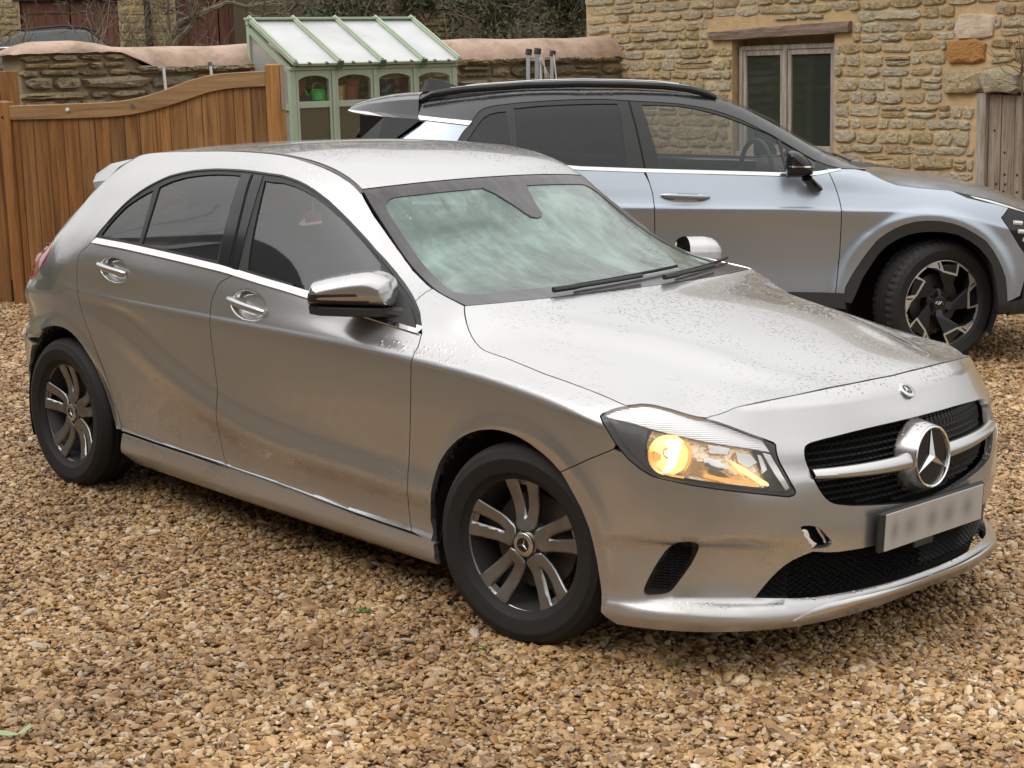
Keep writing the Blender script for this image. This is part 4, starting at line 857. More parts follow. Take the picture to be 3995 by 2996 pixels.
    ctl=np.array([(-.05,0,.972),(.15,0,.942),(.35,0,.906),(.55,0,.862),(.66,0,.834),(-.1,.45,.950),(.15,.45,.913),(.40,.42,.866),(.58,.36,.828),(-.1,.66,.905),(.12,.66,.868),(.34,.64,.828),(.50,.58,.806)])
    pts=np.concatenate([pts,ctl]); pts=np.concatenate([pts,pts[pts[:,1]>1e-3]*[1,-1,1]]); 
    fit=tps_fit(pts[:,:2],pts[:,2],1e-5)
    def bon(Q):
        z=tps(fit,Q[:,0],Q[:,1]); w=np.abs(Q[:,1]); wc=.60-.30*np.clip((Q[:,0]+.3)/1.0,0,1); env=np.clip((Q[:,0]+.30)/.2,0,1)*np.clip((.72-Q[:,0])/.15,0,1)
        z=z+env*(.006*np.exp(-((w-wc)/.055)**2)-.004*np.exp(-((w-wc-.11)/.05)**2))
        return np.c_[Q[:,0],Q[:,1],z]
    half=seg(bs[:,:2],ht[1:-1,:2],bf[:,:2]); half=half[half[:,1]>.004]
    bo=seg(half,(half*[1,-1])[::-1],rear[1:,:2][::-1]*[1,-1],rear[:,:2][:-1])
    panel('bonnet',Sheet(bon,bo,step=.032,gap=.002),P,root,1,lip=.02)
    cowl=T(np.array([(w,-.0) for w in np.linspace(-.70,.70,29)])); A=cowl+[.02,0,-.022];C=cowl+[-.09,0,.004]
    V=np.stack([A,C],1).reshape(-1,3); mb=MB(); mb.add(to_local(V).tolist(),[(2*j,2*j+1,2*j+3,2*j+2) for j in range(28)],True); mb.build('scuttle',M['plastic'],root)
    # wipers lying along the bottom of the glass
    for (w0,w1,e0,e1) in((.40,-.16,.035,.085),(-.10,-.60,.030,.082)):
        q=np.array([(w0+(w1-w0)*t,e0+(e1-e0)*t) for t in np.linspace(0,1,14)]); Pq=T(q)+[.012,0,.016]; arm=MB(); arm.tube(to_local(Pq[:11]),[.010]*3+[.007]*8,6); 
        wp=arm.build('wiper',M['plastic'],root)
        q=np.array([(w0-.12+(w1-w0-.03)*t,e0+.035+(e1-e0+.01)*t) for t in np.linspace(0,1,14)]); Pq=T(q)+[.008,0,.012]; bl=MB(); bl.tube(to_local(Pq),.0055,6); bl.build('wiper_blade',M['rubber'],wp)
    # badge on the nose panel
    c=S(np.array([[smax-.001,.779]]))[0]; mx=Matrix.Translation((c[0]+.002,0,c[2]))@Matrix.Rotation(pi/2,4,'Z')@Matrix.Rotation(radians(-52),4,'X')
    mb=MB(); mb.lathe([(.0285,.004),(.0285,-.002),(.026,-.0035),(.0175,-.0035),(.0175,-.002)],40,mx); bd=mb.build('nose_badge',M['satin'],root)
    mb=MB(); mb.lathe([(0,-.002),(.0178,-.002)],32,mx); mb.build('badge_disc',M['badgeblue'],bd); star(bd,'star',.0165,mx@Matrix.Translation((0,-.002,0)),.003)
    # number plate, unreadable
    mx=Matrix.Translation((.909,-.0,.411))@Matrix.Rotation(radians(2),4,'Y')
    mb=MB(); mb.box((-.03,-.278,-.061),(-.012,.278,.061),mx,.006); ph=mb.build('plate_holder',M['plastic'],root)
    mb=MB(); mb.box((-.012,-.26,-.0555),(-.006,.26,.0555),mx,.0015); pl=mb.build('number_plate',M['plate'],root)
    mb=MB(); mb.box((-.02,-.10,-.078),(-.008,.0,-.058),mx,.003); mb.build('plate_clip',M['plastic'],ph)
    # --- door handles
    for sd in(1,-1):
        for (a,b2,dn) in(((-2.385,.957),(-2.172,.938),'rear_door'),((-1.492,.908),(-1.262,.884),'front_door')):
            t=np.linspace(0,1,13); q=np.c_[a[0]+(b2[0]-a[0])*t,a[1]+(b2[1]-a[1])*t]; base_=hatch_base.ev(q[:,0],q[:,1]); 
            P_=base_+np.c_[np.zeros(13),.006+.014*np.sin(pi*t)**.6,np.zeros(13)]
            mb=MB(); mb.tube(to_local(P_,sd),[.009,.0125]+[.0135]*9+[.0125,.009],10); mb.build('door_handle',M['silver'],parts[dn,sd],auto=60)
            mb=MB(); c=to_local(P_[2:3],sd)[0]; mb.tube([c,c+np.array([0,sd*.03,-.002])],.013,8); mb.build('handle_pivot',M['silver'],parts[dn,sd])
    # --- door mirrors
    cvt=lambda p:np.array([((745-x)/545*.145,1.072-(y-270)/525*.112) for x,y in p])
    mo=cvt([(240,470),(262,438),(300,420),(440,372),(600,330),(770,292),(940,270),(1020,275),(1080,290),(1145,315),(1200,350),(1238,385),(1260,430),(1282,520),(1292,640),(1288,740),(1272,785),(1250,797),(980,803),(730,803),(450,798),(195,792),(203,700),(218,570)])
    pf=pillow(mo,.085,.05); e=np.array([-.80,.60]); nn=np.array([.60,.80]); c0=np.array([-.772,.862])
    msurf=lambda Q:(lambda d:np.c_[c0[0]+Q[:,0]*e[0]+d*nn[0],c0[1]+Q[:,0]*e[1]+d*nn[1],Q[:,1]])(pf(Q))
    mc=np.array([c0[0]-.1*nn[0],c0[1]-.1*nn[1],1.0])
    msh=Sheet(msurf,mo,step=.006,gap=.0008,centre=mc)
    ar=cvt([(228,605),(500,590),(850,574),(888,592),(882,612),(640,622),(430,636),(385,648),(352,666),(390,688),(700,690),(1022,684),(1028,698),(985,716),(600,720),(245,712),(222,690)])
    ash=Sheet(lambda Q:msurf(Q),ar,step=.005,gap=0,centre=mc)
    for sd in(1,-1):
        mr=panel('door_mirror',msh,P,root,sd,lip=0)
        ro=densify(inset(clean(mo),.0008),.006); f3=msurf(ro); b3=np.array([[c0[0]+x*e[0]-.05*nn[0],c0[1]+x*e[1]-.05*nn[1],z] for x,z in ro]); n2=len(ro); mb=MB(); mb.add(to_local(np.stack([f3,b3],1).reshape(-1,3),sd).tolist(),[(2*j,2*j+1,2*((j+1)%n2)+1,2*((j+1)%n2)) for j in range(n2)],True); mb.build('mirror_shell_rim',P,mr)
        panel('mirror_indicator',ash,M['smoke'],mr,sd,off=.0022,lip=.003)
        back=np.array([[c0[0]+x*e[0]-.047*nn[0],c0[1]+x*e[1]-.047*nn[1],z] for x,z in inset(clean(mo),.003)]); mb=MB(); mb.add(to_local(back,sd).tolist(),[tuple(range(len(back)))]); mb.build('mirror_glass',M['reflector'],mr)
        lo=[];
        for s_,dpt in((.147,.0),(.142,.03),(.10,.062),(.0,.072),(-.09,.066),(-.135,.04),(-.146,.0),(-.146,-.05),(.147,-.05)): lo.append((c0[0]+s_*e[0]+dpt*nn[0],c0[1]+s_*e[1]+dpt*nn[1]))
        V=[(x,y,.9595) for x,y in lo]+[(x*.985-.010,y*.985+.012,.930) for x,y in lo]; n=len(lo)
        mb=MB(); mb.add(to_local(V,sd).tolist(),[tuple(range(n)),tuple(range(2*n-1,n-1,-1))]+[(j,j+n,(j+1)%n+n,(j+1)%n) for j in range(n)]); mb.build('mirror_base',M['plastic'],mr,bevel=.004)
        mb=MB(); mb.tube(to_local([(-.69,.83,.945),(-.65,.80,.94),(-.62,.77,.935)],sd),[.022,.026,.034],10,flat=.75); mb.build('mirror_arm',M['plastic'],mr)
    # --- dark inner shell, wheel housings, floor
    q=np.linspace(hb.smin+.01,smax-.001,240); zz=np.linspace(.17,.86,36); Q,Z_=np.meshgrid(q,zz,indexing='ij'); Pz=hatch_base.ev(Q,Z_,.022)
    qm,zm=(Q[:-1,:-1]+.008),(Z_[:-1,:-1]+.01); ra=np.hypot(qm-0,zm-.29); rb=np.hypot(qm+2.67,zm-.29)
    ok=(ra>.385)&(rb>.385)&~((qm>.30)&(qm<.97)&(zm>.50)&(zm<.83))&(zm<np.interp(qm,hb.g,hb.rz[11])-.03)&~((np.abs(qm)<.33)&(zm<.30))&~((np.abs(qm+2.67)<.33)&(zm<.30))
    ok&=(zm>np.interp(qm,hb.g,hb.rz[1])+.02)&~((qm>.93)&(zm>.23)&(zm<.72))&~((qm>.44)&(qm<.66)&(zm>.24)&(zm<.44))
    for sd in(1,-1): grid_obj('inner_shell',to_local(Pz,sd),M['void'],root,ok)
    for cx in(0,-2.67):
        for sd in(1,-1):
            mb=MB(); mx=Matrix.Translation((cx,0,.29))
            mb.lathe([(.0,-.52),(.385,-.52),(.385,-.845)],40,Matrix.Translation((cx,0,.29))@Matrix.Scale(sd,4,(0,1,0)),ang=(radians(-20),radians(200))); mb.build('wheel_housing',M['void'],root)
    mb=MB(); mb.box((-3.05,-.74,.17),(-2.2+0,-.0+.74,.30)); mb.box((-2.25,-.78,.17),(-.42,.78,.26)); mb.box((-.42,-.52,.17),(.62,.52,.42)); mb.build('floor_pan',M['void'],root)
    mb=MB(); mb.box((-.55,-.70,.55),(-.30,.70,.93)); mb.box((-2.9,-.66,.5),(-2.45,.66,.90)); mb.build('dashboard',M['fabric'],root,bevel=.04)
    for y in(-.36,.36):
        for x in(-1.25,-2.15):
            mb=MB(); mb.box((x-.06,y-.23,.45),(x+.07,y+.23,1.06),Matrix.Translation((x,0,.45))@Matrix.Rotation(radians(-12),4,'Y')@Matrix.Translation((-x,0,-.45))); mb.box((x-.20,y-.12,1.09),(x-.11,y+.12,1.26)); mb.box((x,y-.23,.40),(x+.48,y+.23,.52)); mb.build('seat',M['fabric'],root,bevel=.03)
    mb=MB(); mb.lathe([(.185+.014*cos(t),.014*sin(t)) for t in np.linspace(0,2*pi,9)],32,Matrix.Translation((-.72,-.36,.90))@Matrix.Rotation(radians(-90+22),4,'Z')@Matrix.Rotation(radians(0),4,'X')); mb.build('steering_wheel',M['plastic'],root)
    # --- wheels
    hatch_wheel('wheel',root,(0,-.775,.3075),radians(9.3),1,.02); hatch_wheel('wheel',root,(0,.775,.3075),radians(9.3),-1,.3)
    hatch_wheel('wheel',root,(-2.699,-.775,.3075),0,1,.06); hatch_wheel('wheel',root,(-2.699,.775,.3075),0,-1,.5)
    return root
M['guide']=mat('light_guide',(.80,.81,.82),.25,.35); 
_w=N(M['guide'].node_tree,'ShaderNodeTexWave'); _w.inputs['Scale'].default_value=60; _w.bands_direction='Z'; _c=N(M['guide'].node_tree,'ShaderNodeTexCoord'); L(M['guide'],_c.outputs['Object'],_w.inputs['Vector'])
L(M['guide'],bump(M['guide'],_w.outputs['Fac'],.3,.003),B(M['guide']).inputs['Normal'])
mat_hl=mat('lamp_housing',(.09,.09,.09),.35,.3)
M['bulb_dim']=emis('side_filament',(1,.5,.14),12)
M['lit']=emis('painted_glow',(1,.66,.26),3.2); M['lit2']=emis('painted_side_glow',(1,.47,.11),.9); M['lit3']=emis('painted_glow_streak',(1,.60,.25),1.5)  # emission stands in for bulb light caught by the reflector
M['bowl']=mat('lamp_bowl',(.62,.50,.36),.3,1)
M['glowreflector']=mat('reflector_painted_glow',(.70,.60,.46),.22,1); B(M['glowreflector']).inputs['Emission Color'].default_value=(1,.48,.13,1); B(M['glowreflector']).inputs['Emission Strength'].default_value=.16  # faint orange emission puts the bulb's glow into the reflector colour
_n=noise(M['glowreflector'],40,4); L(M['glowreflector'],bump(M['glowreflector'],_n,.7,.01),B(M['glowreflector']).inputs['Normal'])
M['ceramic']=mat('ceramic_border',(.05,.047,.05),.18)
L(M['ceramic'],cramp(M['ceramic'],noise(M['ceramic'],6,6,.6,stretch=(1,3,1)),[(.35,(.035,.032,.034)),(.65,(.075,.07,.073))]),B(M['ceramic']).inputs['Base Color'])
M['badgeblue']=mat('badge_enamel',(.02,.03,.06),.15)
M['smoke']=mat('smoked_indicator',(.035,.02,.028),.12)
m=mat('number_plate',(.66,.64,.60),.35); M['plate']=m
_t=m.node_tree; _c=N(_t,'ShaderNodeTexCoord'); _s=N(_t,'ShaderNodeSeparateXYZ'); L(m,_c.outputs['Object'],_s.inputs[0]); _acc=None
for y,wd in((.175,.032),(.070,.035),(-.02,.03),(-.135,.038),(-.215,.02)):
    dy=mathn(m,'DIVIDE',mathn(m,'SUBTRACT',_s.outputs['Y'],y),wd); dz=mathn(m,'DIVIDE',mathn(m,'SUBTRACT',_s.outputs['Z'],.411),.034)
    g=mathn(m,'EXPONENT',mathn(m,'MULTIPLY',mathn(m,'ADD',mathn(m,'MULTIPLY',dy,dy),mathn(m,'MULTIPLY',dz,dz)),-1.))
    _acc=g if _acc is None else mathn(m,'ADD',_acc,g)
L(m,mixc(m,mathn(m,'MULTIPLY',_acc,.62),(.44,.42,.385),(.15,.14,.13)),B(m).inputs['Base Color'])
hatch_base=hatch_body()
build_hatch()
# ------------------------------------------------------------------ setting
def frame(p,ang):
    a=radians(ang); x=RGT*cos(a)+FWD*sin(a); y=-RGT*sin(a)+FWD*cos(a); o=EYE+RGT*p[0]+FWD*p[1]
    return Matrix(((x.x,y.x,0,o.x),(x.y,y.y,0,o.y),(0,0,1,0),(0,0,0,1)))
def gh(a): return -math.tan(TILT)*a      # ground height under a point a metres right of the camera
WALLF=frame((-2.33,15.1),37); GHF=frame((-1.87,14.5),37); GATEF=frame((-3.58,12.2),-25); HOUSEF=frame((1.19,17.7),-53); FARF=frame((0,30.),8)
# gravel drive
def gravel_colour(m,fac):
    return cramp(m,fac,[(0,(.25,.14,.062)),(.16,(.45,.265,.105)),(.34,(.62,.40,.175)),(.5,(.76,.54,.285)),(.62,(.37,.225,.11)),(.74,(.84,.68,.45)),(.84,(.54,.30,.105)),(.93,(.33,.22,.13)),(1,(.90,.81,.66))])
m=mat('gravel_bed',(.2,.13,.07),.75); M['bed']=m
t=m.node_tree; c=N(t,'ShaderNodeTexCoord'); v=N(t,'ShaderNodeTexVoronoi'); v.inputs['Scale'].default_value=46; t.links.new(c.outputs['Object'],v.inputs['Vector'])
s=N(t,'ShaderNodeSeparateColor'); t.links.new(v.outputs['Color'],s.inputs[0])
col=gravel_colour(m,s.outputs[0]); dk=mrange(m,v.outputs['Distance'],.25,.62,.62,.16)  # darker cell edges paint the shade between pebbles
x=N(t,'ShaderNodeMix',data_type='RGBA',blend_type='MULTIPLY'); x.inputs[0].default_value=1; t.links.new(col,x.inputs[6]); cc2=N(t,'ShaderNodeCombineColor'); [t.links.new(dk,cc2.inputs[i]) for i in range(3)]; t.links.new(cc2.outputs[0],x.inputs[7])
damp=mrange(m,noise(m,.9,4),.35,.7,.62,1.0); x2=N(t,'ShaderNodeMix',data_type='RGBA',blend_type='MULTIPLY'); x2.inputs[0].default_value=1; t.links.new(x.outputs[2],x2.inputs[6]); cc3=N(t,'ShaderNodeCombineColor'); [t.links.new(damp,cc3.inputs[i]) for i in range(3)]; t.links.new(cc3.outputs[0],x2.inputs[7])
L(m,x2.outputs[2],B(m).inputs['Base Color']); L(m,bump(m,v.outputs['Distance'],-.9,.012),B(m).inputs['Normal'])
mb=MB(); n=60; ext=70
xs=np.linspace(-ext,ext,n+1); mb.add([(x+0,y+0,-.004) for x in xs for y in xs],[(i*(n+1)+j,(i+1)*(n+1)+j,(i+1)*(n+1)+j+1,i*(n+1)+j+1) for i in range(n) for j in range(n)])
g=mb.build('gravel_drive',M['bed']); g.matrix_world=G; tag(g,kind='structure')
# loose stones: instanced by geometry nodes from a cloud of points
def gravel_cloud():
    P=[]
    for d0,d1,den in((3.3,5.2,8000),(5.2,7.2,5800),(7.2,9.5,3700),(9.5,13.2,2200)):
        w=.345*d1+.55; k=int((d1-d0)*2*w*den); d=rng.uniform(d0,d1,k); a=rng.uniform(-w,w,k); ok=np.abs(a)<.345*d+.55; P.append(np.c_[a[ok],d[ok]])
    P=np.concatenate(P); k=len(P)
    x=EYE.x+P[:,0]*RGT.x+P[:,1]*FWD.x; y=EYE.y+P[:,0]*RGT.y+P[:,1]*FWD.y; z=rng.uniform(-.006,.010,k)
    me=bpy.data.meshes.new('loose_gravel'); me.vertices.add(k); me.vertices.foreach_set('co',np.c_[x,y,z].ravel())
    sz=np.clip(rng.lognormal(math.log(.0080),.36,k),.0042,.022)*(1+.25*(P[:,1]>8.5))
    big=rng.random(k)<.006; sz=np.where(big,sz*1.5,sz)
    sc=np.c_[sz*rng.uniform(1.0,1.6,k),sz,sz*rng.uniform(.34,.7,k)]
    at=me.attributes.new('scl','FLOAT_VECTOR','POINT'); at.data.foreach_set('vector',sc.ravel())
    at=me.attributes.new('rot','FLOAT_VECTOR','POINT'); at.data.foreach_set('vector',np.c_[rng.normal(0,.36,k),rng.normal(0,.36,k),rng.uniform(0,6.28,k)].ravel())
    at=me.attributes.new('idx','INT','POINT'); at.data.foreach_set('value',rng.integers(0,6,k).astype(np.int32))
    at=me.attributes.new('tint','FLOAT','POINT'); at.data.foreach_set('value',rng.random(k).astype(np.float32))
    o=link('loose_gravel',me); o.matrix_world=G; tag(o,kind='stuff')
    m=mat('pebble',(.4,.27,.14),.42); a=N(m.node_tree,'ShaderNodeAttribute'); a.attribute_type='INSTANCER'; a.attribute_name='tint'
    c=gravel_colour(m,a.outputs['Fac']); nz=noise(m,60,3,coord='Object')
    geo=N(m.node_tree,'ShaderNodeNewGeometry'); n9=N(m.node_tree,'ShaderNodeTexNoise'); n9.inputs['Scale'].default_value=1.1; n9.inputs['Detail'].default_value=5; L(m,geo.outputs['Position'],n9.inputs['Vector'])
    c=mixc(m,mrange(m,n9.outputs['Fac'],.36,.62,.75,0),c,(.50,.43,.36),'MULTIPLY')
    L(m,mixc(m,mrange(m,nz,.35,.7,.0,.45),c,(.27,.17,.09),'MULTIPLY'),B(m).inputs['Base Color']); L(m,mrange(m,nz,.3,.7,.34,.62),B(m).inputs['Roughness'])
    ng=bpy.data.node_groups.new('scatter_gravel','GeometryNodeTree'); ng.interface.new_socket('Geometry',in_out='INPUT',socket_type='NodeSocketGeometry'); ng.interface.new_socket('Geometry',in_out='OUTPUT',socket_type='NodeSocketGeometry')
    gi=ng.nodes.new('NodeGroupInput'); go=ng.nodes.new('NodeGroupOutput'); lk=ng.links.new
    gti=ng.nodes.new('GeometryNodeGeometryToInstance')
    for i in range(6):
        ic=ng.nodes.new('GeometryNodeMeshIcoSphere'); ic.inputs['Radius'].default_value=1; ic.inputs['Subdivisions'].default_value=2
        sp=ng.nodes.new('GeometryNodeSetPosition'); tn=ng.nodes.new('ShaderNodeTexVoronoi'); tn.inputs['Scale'].default_value=.75; tn.feature='SMOOTH_F1'; tn.inputs['Smoothness'].default_value=.15
        po=ng.nodes.new('GeometryNodeInputPosition'); ad=ng.nodes.new('ShaderNodeVectorMath'); ad.operation='ADD'; ad.inputs[1].default_value=(i*7.3,i*3.1,i*5.7); lk(po.outputs[0],ad.inputs[0]); lk(ad.outputs[0],tn.inputs['Vector'])
        mr=ng.nodes.new('ShaderNodeMapRange'); mr.inputs[1].default_value=.1; mr.inputs[2].default_value=.9; mr.inputs[3].default_value=1.25; mr.inputs[4].default_value=.62; lk(tn.outputs['Distance'],mr.inputs[0])
        vs=ng.nodes.new('ShaderNodeVectorMath'); vs.operation='SCALE'; lk(po.outputs[0],vs.inputs[0]); lk(mr.outputs[0],vs.inputs['Scale']); lk(vs.outputs[0],sp.inputs['Position']); lk(ic.outputs[0],sp.inputs['Geometry'])
        sm=ng.nodes.new('GeometryNodeSetMaterial'); sm.inputs['Material'].default_value=m; lk(sp.outputs[0],sm.inputs['Geometry']); lk(sm.outputs[0],gti.inputs[0])
    ip=ng.nodes.new('GeometryNodeInstanceOnPoints'); lk(gi.outputs[0],ip.inputs['Points']); lk(gti.outputs[0],ip.inputs['Instance']); ip.inputs['Pick Instance'].default_value=True
    def na(name,dt):
        q=ng.nodes.new('GeometryNodeInputNamedAttribute'); q.data_type=dt; q.inputs[0].default_value=name; return q.outputs[0]
    lk(na('idx','INT'),ip.inputs['Instance Index']); lk(na('scl','FLOAT_VECTOR'),ip.inputs['Scale'])
    er=ng.nodes.new('FunctionNodeEulerToRotation'); lk(na('rot','FLOAT_VECTOR'),er.inputs[0]); lk(er.outputs[0],ip.inputs['Rotation'])
    lk(ip.outputs[0],go.inputs[0])
    md=o.modifiers.new('scatter','NODES'); md.node_group=ng
gravel_cloud()
# ------------------------------------------------------------------ stones
def stone_mesh(seed,n=9,flat=1.):
    r=np.random.default_rng(seed); V=[];F=[]
    th=np.linspace(0,2*pi,n,endpoint=False)+r.uniform(-.12,.12,n)
    sq=1/np.maximum(np.abs(np.cos(th)),np.abs(np.sin(th))); rad=.5*np.minimum(sq,r.uniform(1.2,1.41))*r.uniform(.90,1.02,n)
    X=np.clip(rad*np.cos(th),-.5,.5);Z=np.clip(rad*np.sin(th),-.5,.5)
    for k,y in((1.,.5),(1.02,-.45),(.91,-.85),(.55,-1.)):
        for x,z in zip(X,Z): V.append((x*k+r.normal(0,.02),y+r.normal(0,.13 if y<0 else 0),z*k+r.normal(0,.03)))
    V.append((0,-1.02+r.normal(0,.1),0))
    for b in(0,1,2):
        for i in range(n): F.append((b*n+i,b*n+(i+1)%n,(b+1)*n+(i+1)%n,(b+1)*n+i))
    for i in range(n): F.append((3*n+i,3*n+(i+1)%n,4*n))
    me=bpy.data.meshes.new('stone'); me.from_pydata(V,[],F); me.update(); fix_normals(me)
    me.polygons.foreach_set('use_smooth',[True]*len(F)); me.set_sharp_from_angle(angle=radians(48)); return me
def stone_mat(name,stops,lich=.5,dark=(.10,.085,.06)):
    m=mat(name,(.5,.4,.25),.88); oi=N(m.node_tree,'ShaderNodeObjectInfo'); c=cramp(m,oi.outputs['Random'],stops)
    g=noise(m,9,6,.65,coord='Object'); g2=noise(m,42,5,.6)
    # world-space grain so scaled stones do not stretch it
    c=mixc(m,mrange(m,g2,.35,.65,0,.55),c,(.62,.60,.52),'MULTIPLY')
    t=m.node_tree; geo=N(t,'ShaderNodeNewGeometry'); n3=N(t,'ShaderNodeTexNoise'); n3.inputs['Scale'].default_value=26; n3.inputs['Detail'].default_value=6; n3.inputs['Roughness'].default_value=.7; t.links.new(geo.outputs['Position'],n3.inputs['Vector'])
    c=mixc(m,mrange(m,n3.outputs['Fac'],.53,.62,0,lich),c,(.62,.60,.52))
    c=mixc(m,mrange(m,n3.outputs['Fac'],.43,.33,0,.75),c,dark)
    n4=N(t,'ShaderNodeTexNoise'); n4.inputs['Scale'].default_value=1.3; n4.inputs['Detail'].default_value=3; t.links.new(geo.outputs['Position'],n4.inputs['Vector'])
    c=mixc(m,mrange(m,n4.outputs['Fac'],.60,.75,0,.5),c,(.34,.33,.08))
    L(m,c,B(m).inputs['Base Color']); L(m,bump(m,n3.outputs['Fac'],1.,.05),B(m).inputs['Normal']); return m
M['cotswold']=stone_mat('pale_limestone',[(0,(.46,.32,.14)),(.2,(.60,.46,.25)),(.42,(.70,.56,.34)),(.6,(.54,.45,.31)),(.78,(.74,.63,.43)),(.92,(.42,.28,.12)),(1,(.64,.57,.46))],.75,(.13,.105,.07))
M['rubble']=stone_mat('brown_ironstone',[(0,(.31,.225,.115)),(.25,(.44,.335,.18)),(.5,(.38,.30,.205)),(.7,(.55,.38,.16)),(.85,(.27,.21,.135)),(1,(.54,.46,.33))],.35,(.06,.05,.035))
def mortar_mat(name,a,b):
    m=mat(name,a,.95); n=noise(m,14,6,.65); L(m,mixc(m,mrange(m,n,.35,.7,0,1),a,b),B(m).inputs['Base Color']); L(m,bump(m,noise(m,60,5),.7,.01),B(m).inputs['Normal']); return m
M['mortar']=mortar_mat('sandy_mortar',(.56,.40,.21),(.45,.31,.16)); M['mortar2']=mortar_mat('dark_mortar',(.24,.185,.115),(.32,.25,.155))
STONES=[stone_mesh(100+i,11) for i in range(26)]; RUB=[stone_mesh(300+i,9) for i in range(18)]
def lay(parent,fr,x0,x1,zlo,zhi,hc,wl,m,meshes,dep=.035,skip=(),joint=.016,vis=None,rnd=None,stuffname='stone_infill',most=290):
    """courses of separate stones between x0..x1; those not in view are joined as one part"""
    r=rnd or random.Random(5); rest=MB(); z=zlo; seen=[]
    while z<zhi-.03:
        h=min(r.uniform(*hc),zhi-z); x=x0+r.uniform(-.05,.02)
        while x<x1-.04:
            w=r.uniform(*wl)*(1.5 if r.random()<.12 else 1); w=min(w,x1-x)
            if w<.05: break
            hh=h*r.uniform(.82,1.0); zz=z+(h-hh)*r.random(); cx,cz=x+w/2,zz+hh/2
            if h>.10 and r.random()<.13: subs=[(cx,zz+hh*.26,w,hh*.48),(cx,zz+hh*.76,w*.96,hh*.44)]
            else: subs=[(cx,cz,w,hh)]
            for (cx,cz,w_,hh_) in subs:
                if any(cx+w_/2>a and cx-w_/2<b and cz+hh_/2>c and cz-hh_/2<d for a,b,c,d in skip):
                    # trim against the opening instead of crossing it
                    ok=False
                    for a,b,c,d in skip:
                        if cz+hh_/2>c and cz-hh_/2<d:
                            l_,r_=cx-w_/2,cx+w_/2
                            if l_<a-.05 and r_>a: r_=a-.004
                            elif r_>b+.05 and l_<b: l_=b+.004
                            elif l_>=a-.05 and r_<=b+.05: r_=l_
                            if r_-l_>.06: cx,w_=(l_+r_)/2,r_-l_; ok=True
                            else: ok=False; break
                    if not ok or any(cx+w_/2>a+.005 and cx-w_/2<b-.005 and cz+hh_/2>c and cz-hh_/2<d for a,b,c,d in skip): continue
                me=r.choice(meshes); mx=Matrix.Translation((cx,r.uniform(-.004,.010),cz))@Matrix.Rotation(r.gauss(0,.02),4,'Y')@Matrix.Diagonal((w_-joint,dep*r.uniform(.7,1.25),hh_-joint*.85,1))
                if r.random()<.5: mx=mx@Matrix.Diagonal((-1,1,1,1))@Matrix.Rotation(0,4,'Y')
                if vis is None or vis(cx,cz): seen.append((w_*hh_,me,mx))
                else: rest.add([mx@Vector(v.co) for v in me.vertices],[tuple(p.vertices) for p in me.polygons],True)
            x+=w
        z+=h
    seen.sort(key=lambda q:-q[0]); n=0
    for _,me,mx in seen:
        if n<most:
            o=bpy.data.objects.new('stone',me); COL.objects.link(o); o.parent=parent; o.matrix_basis=mx; n+=1
            if not me.materials: me.materials.append(m)
        else: rest.add([mx@Vector(v.co) for v in me.vertices],[tuple(p.vertices) for p in me.polygons],True)
    if rest.v: 
        o=rest.build(stuffname,m,parent); o['kind']='stuff'
    return n
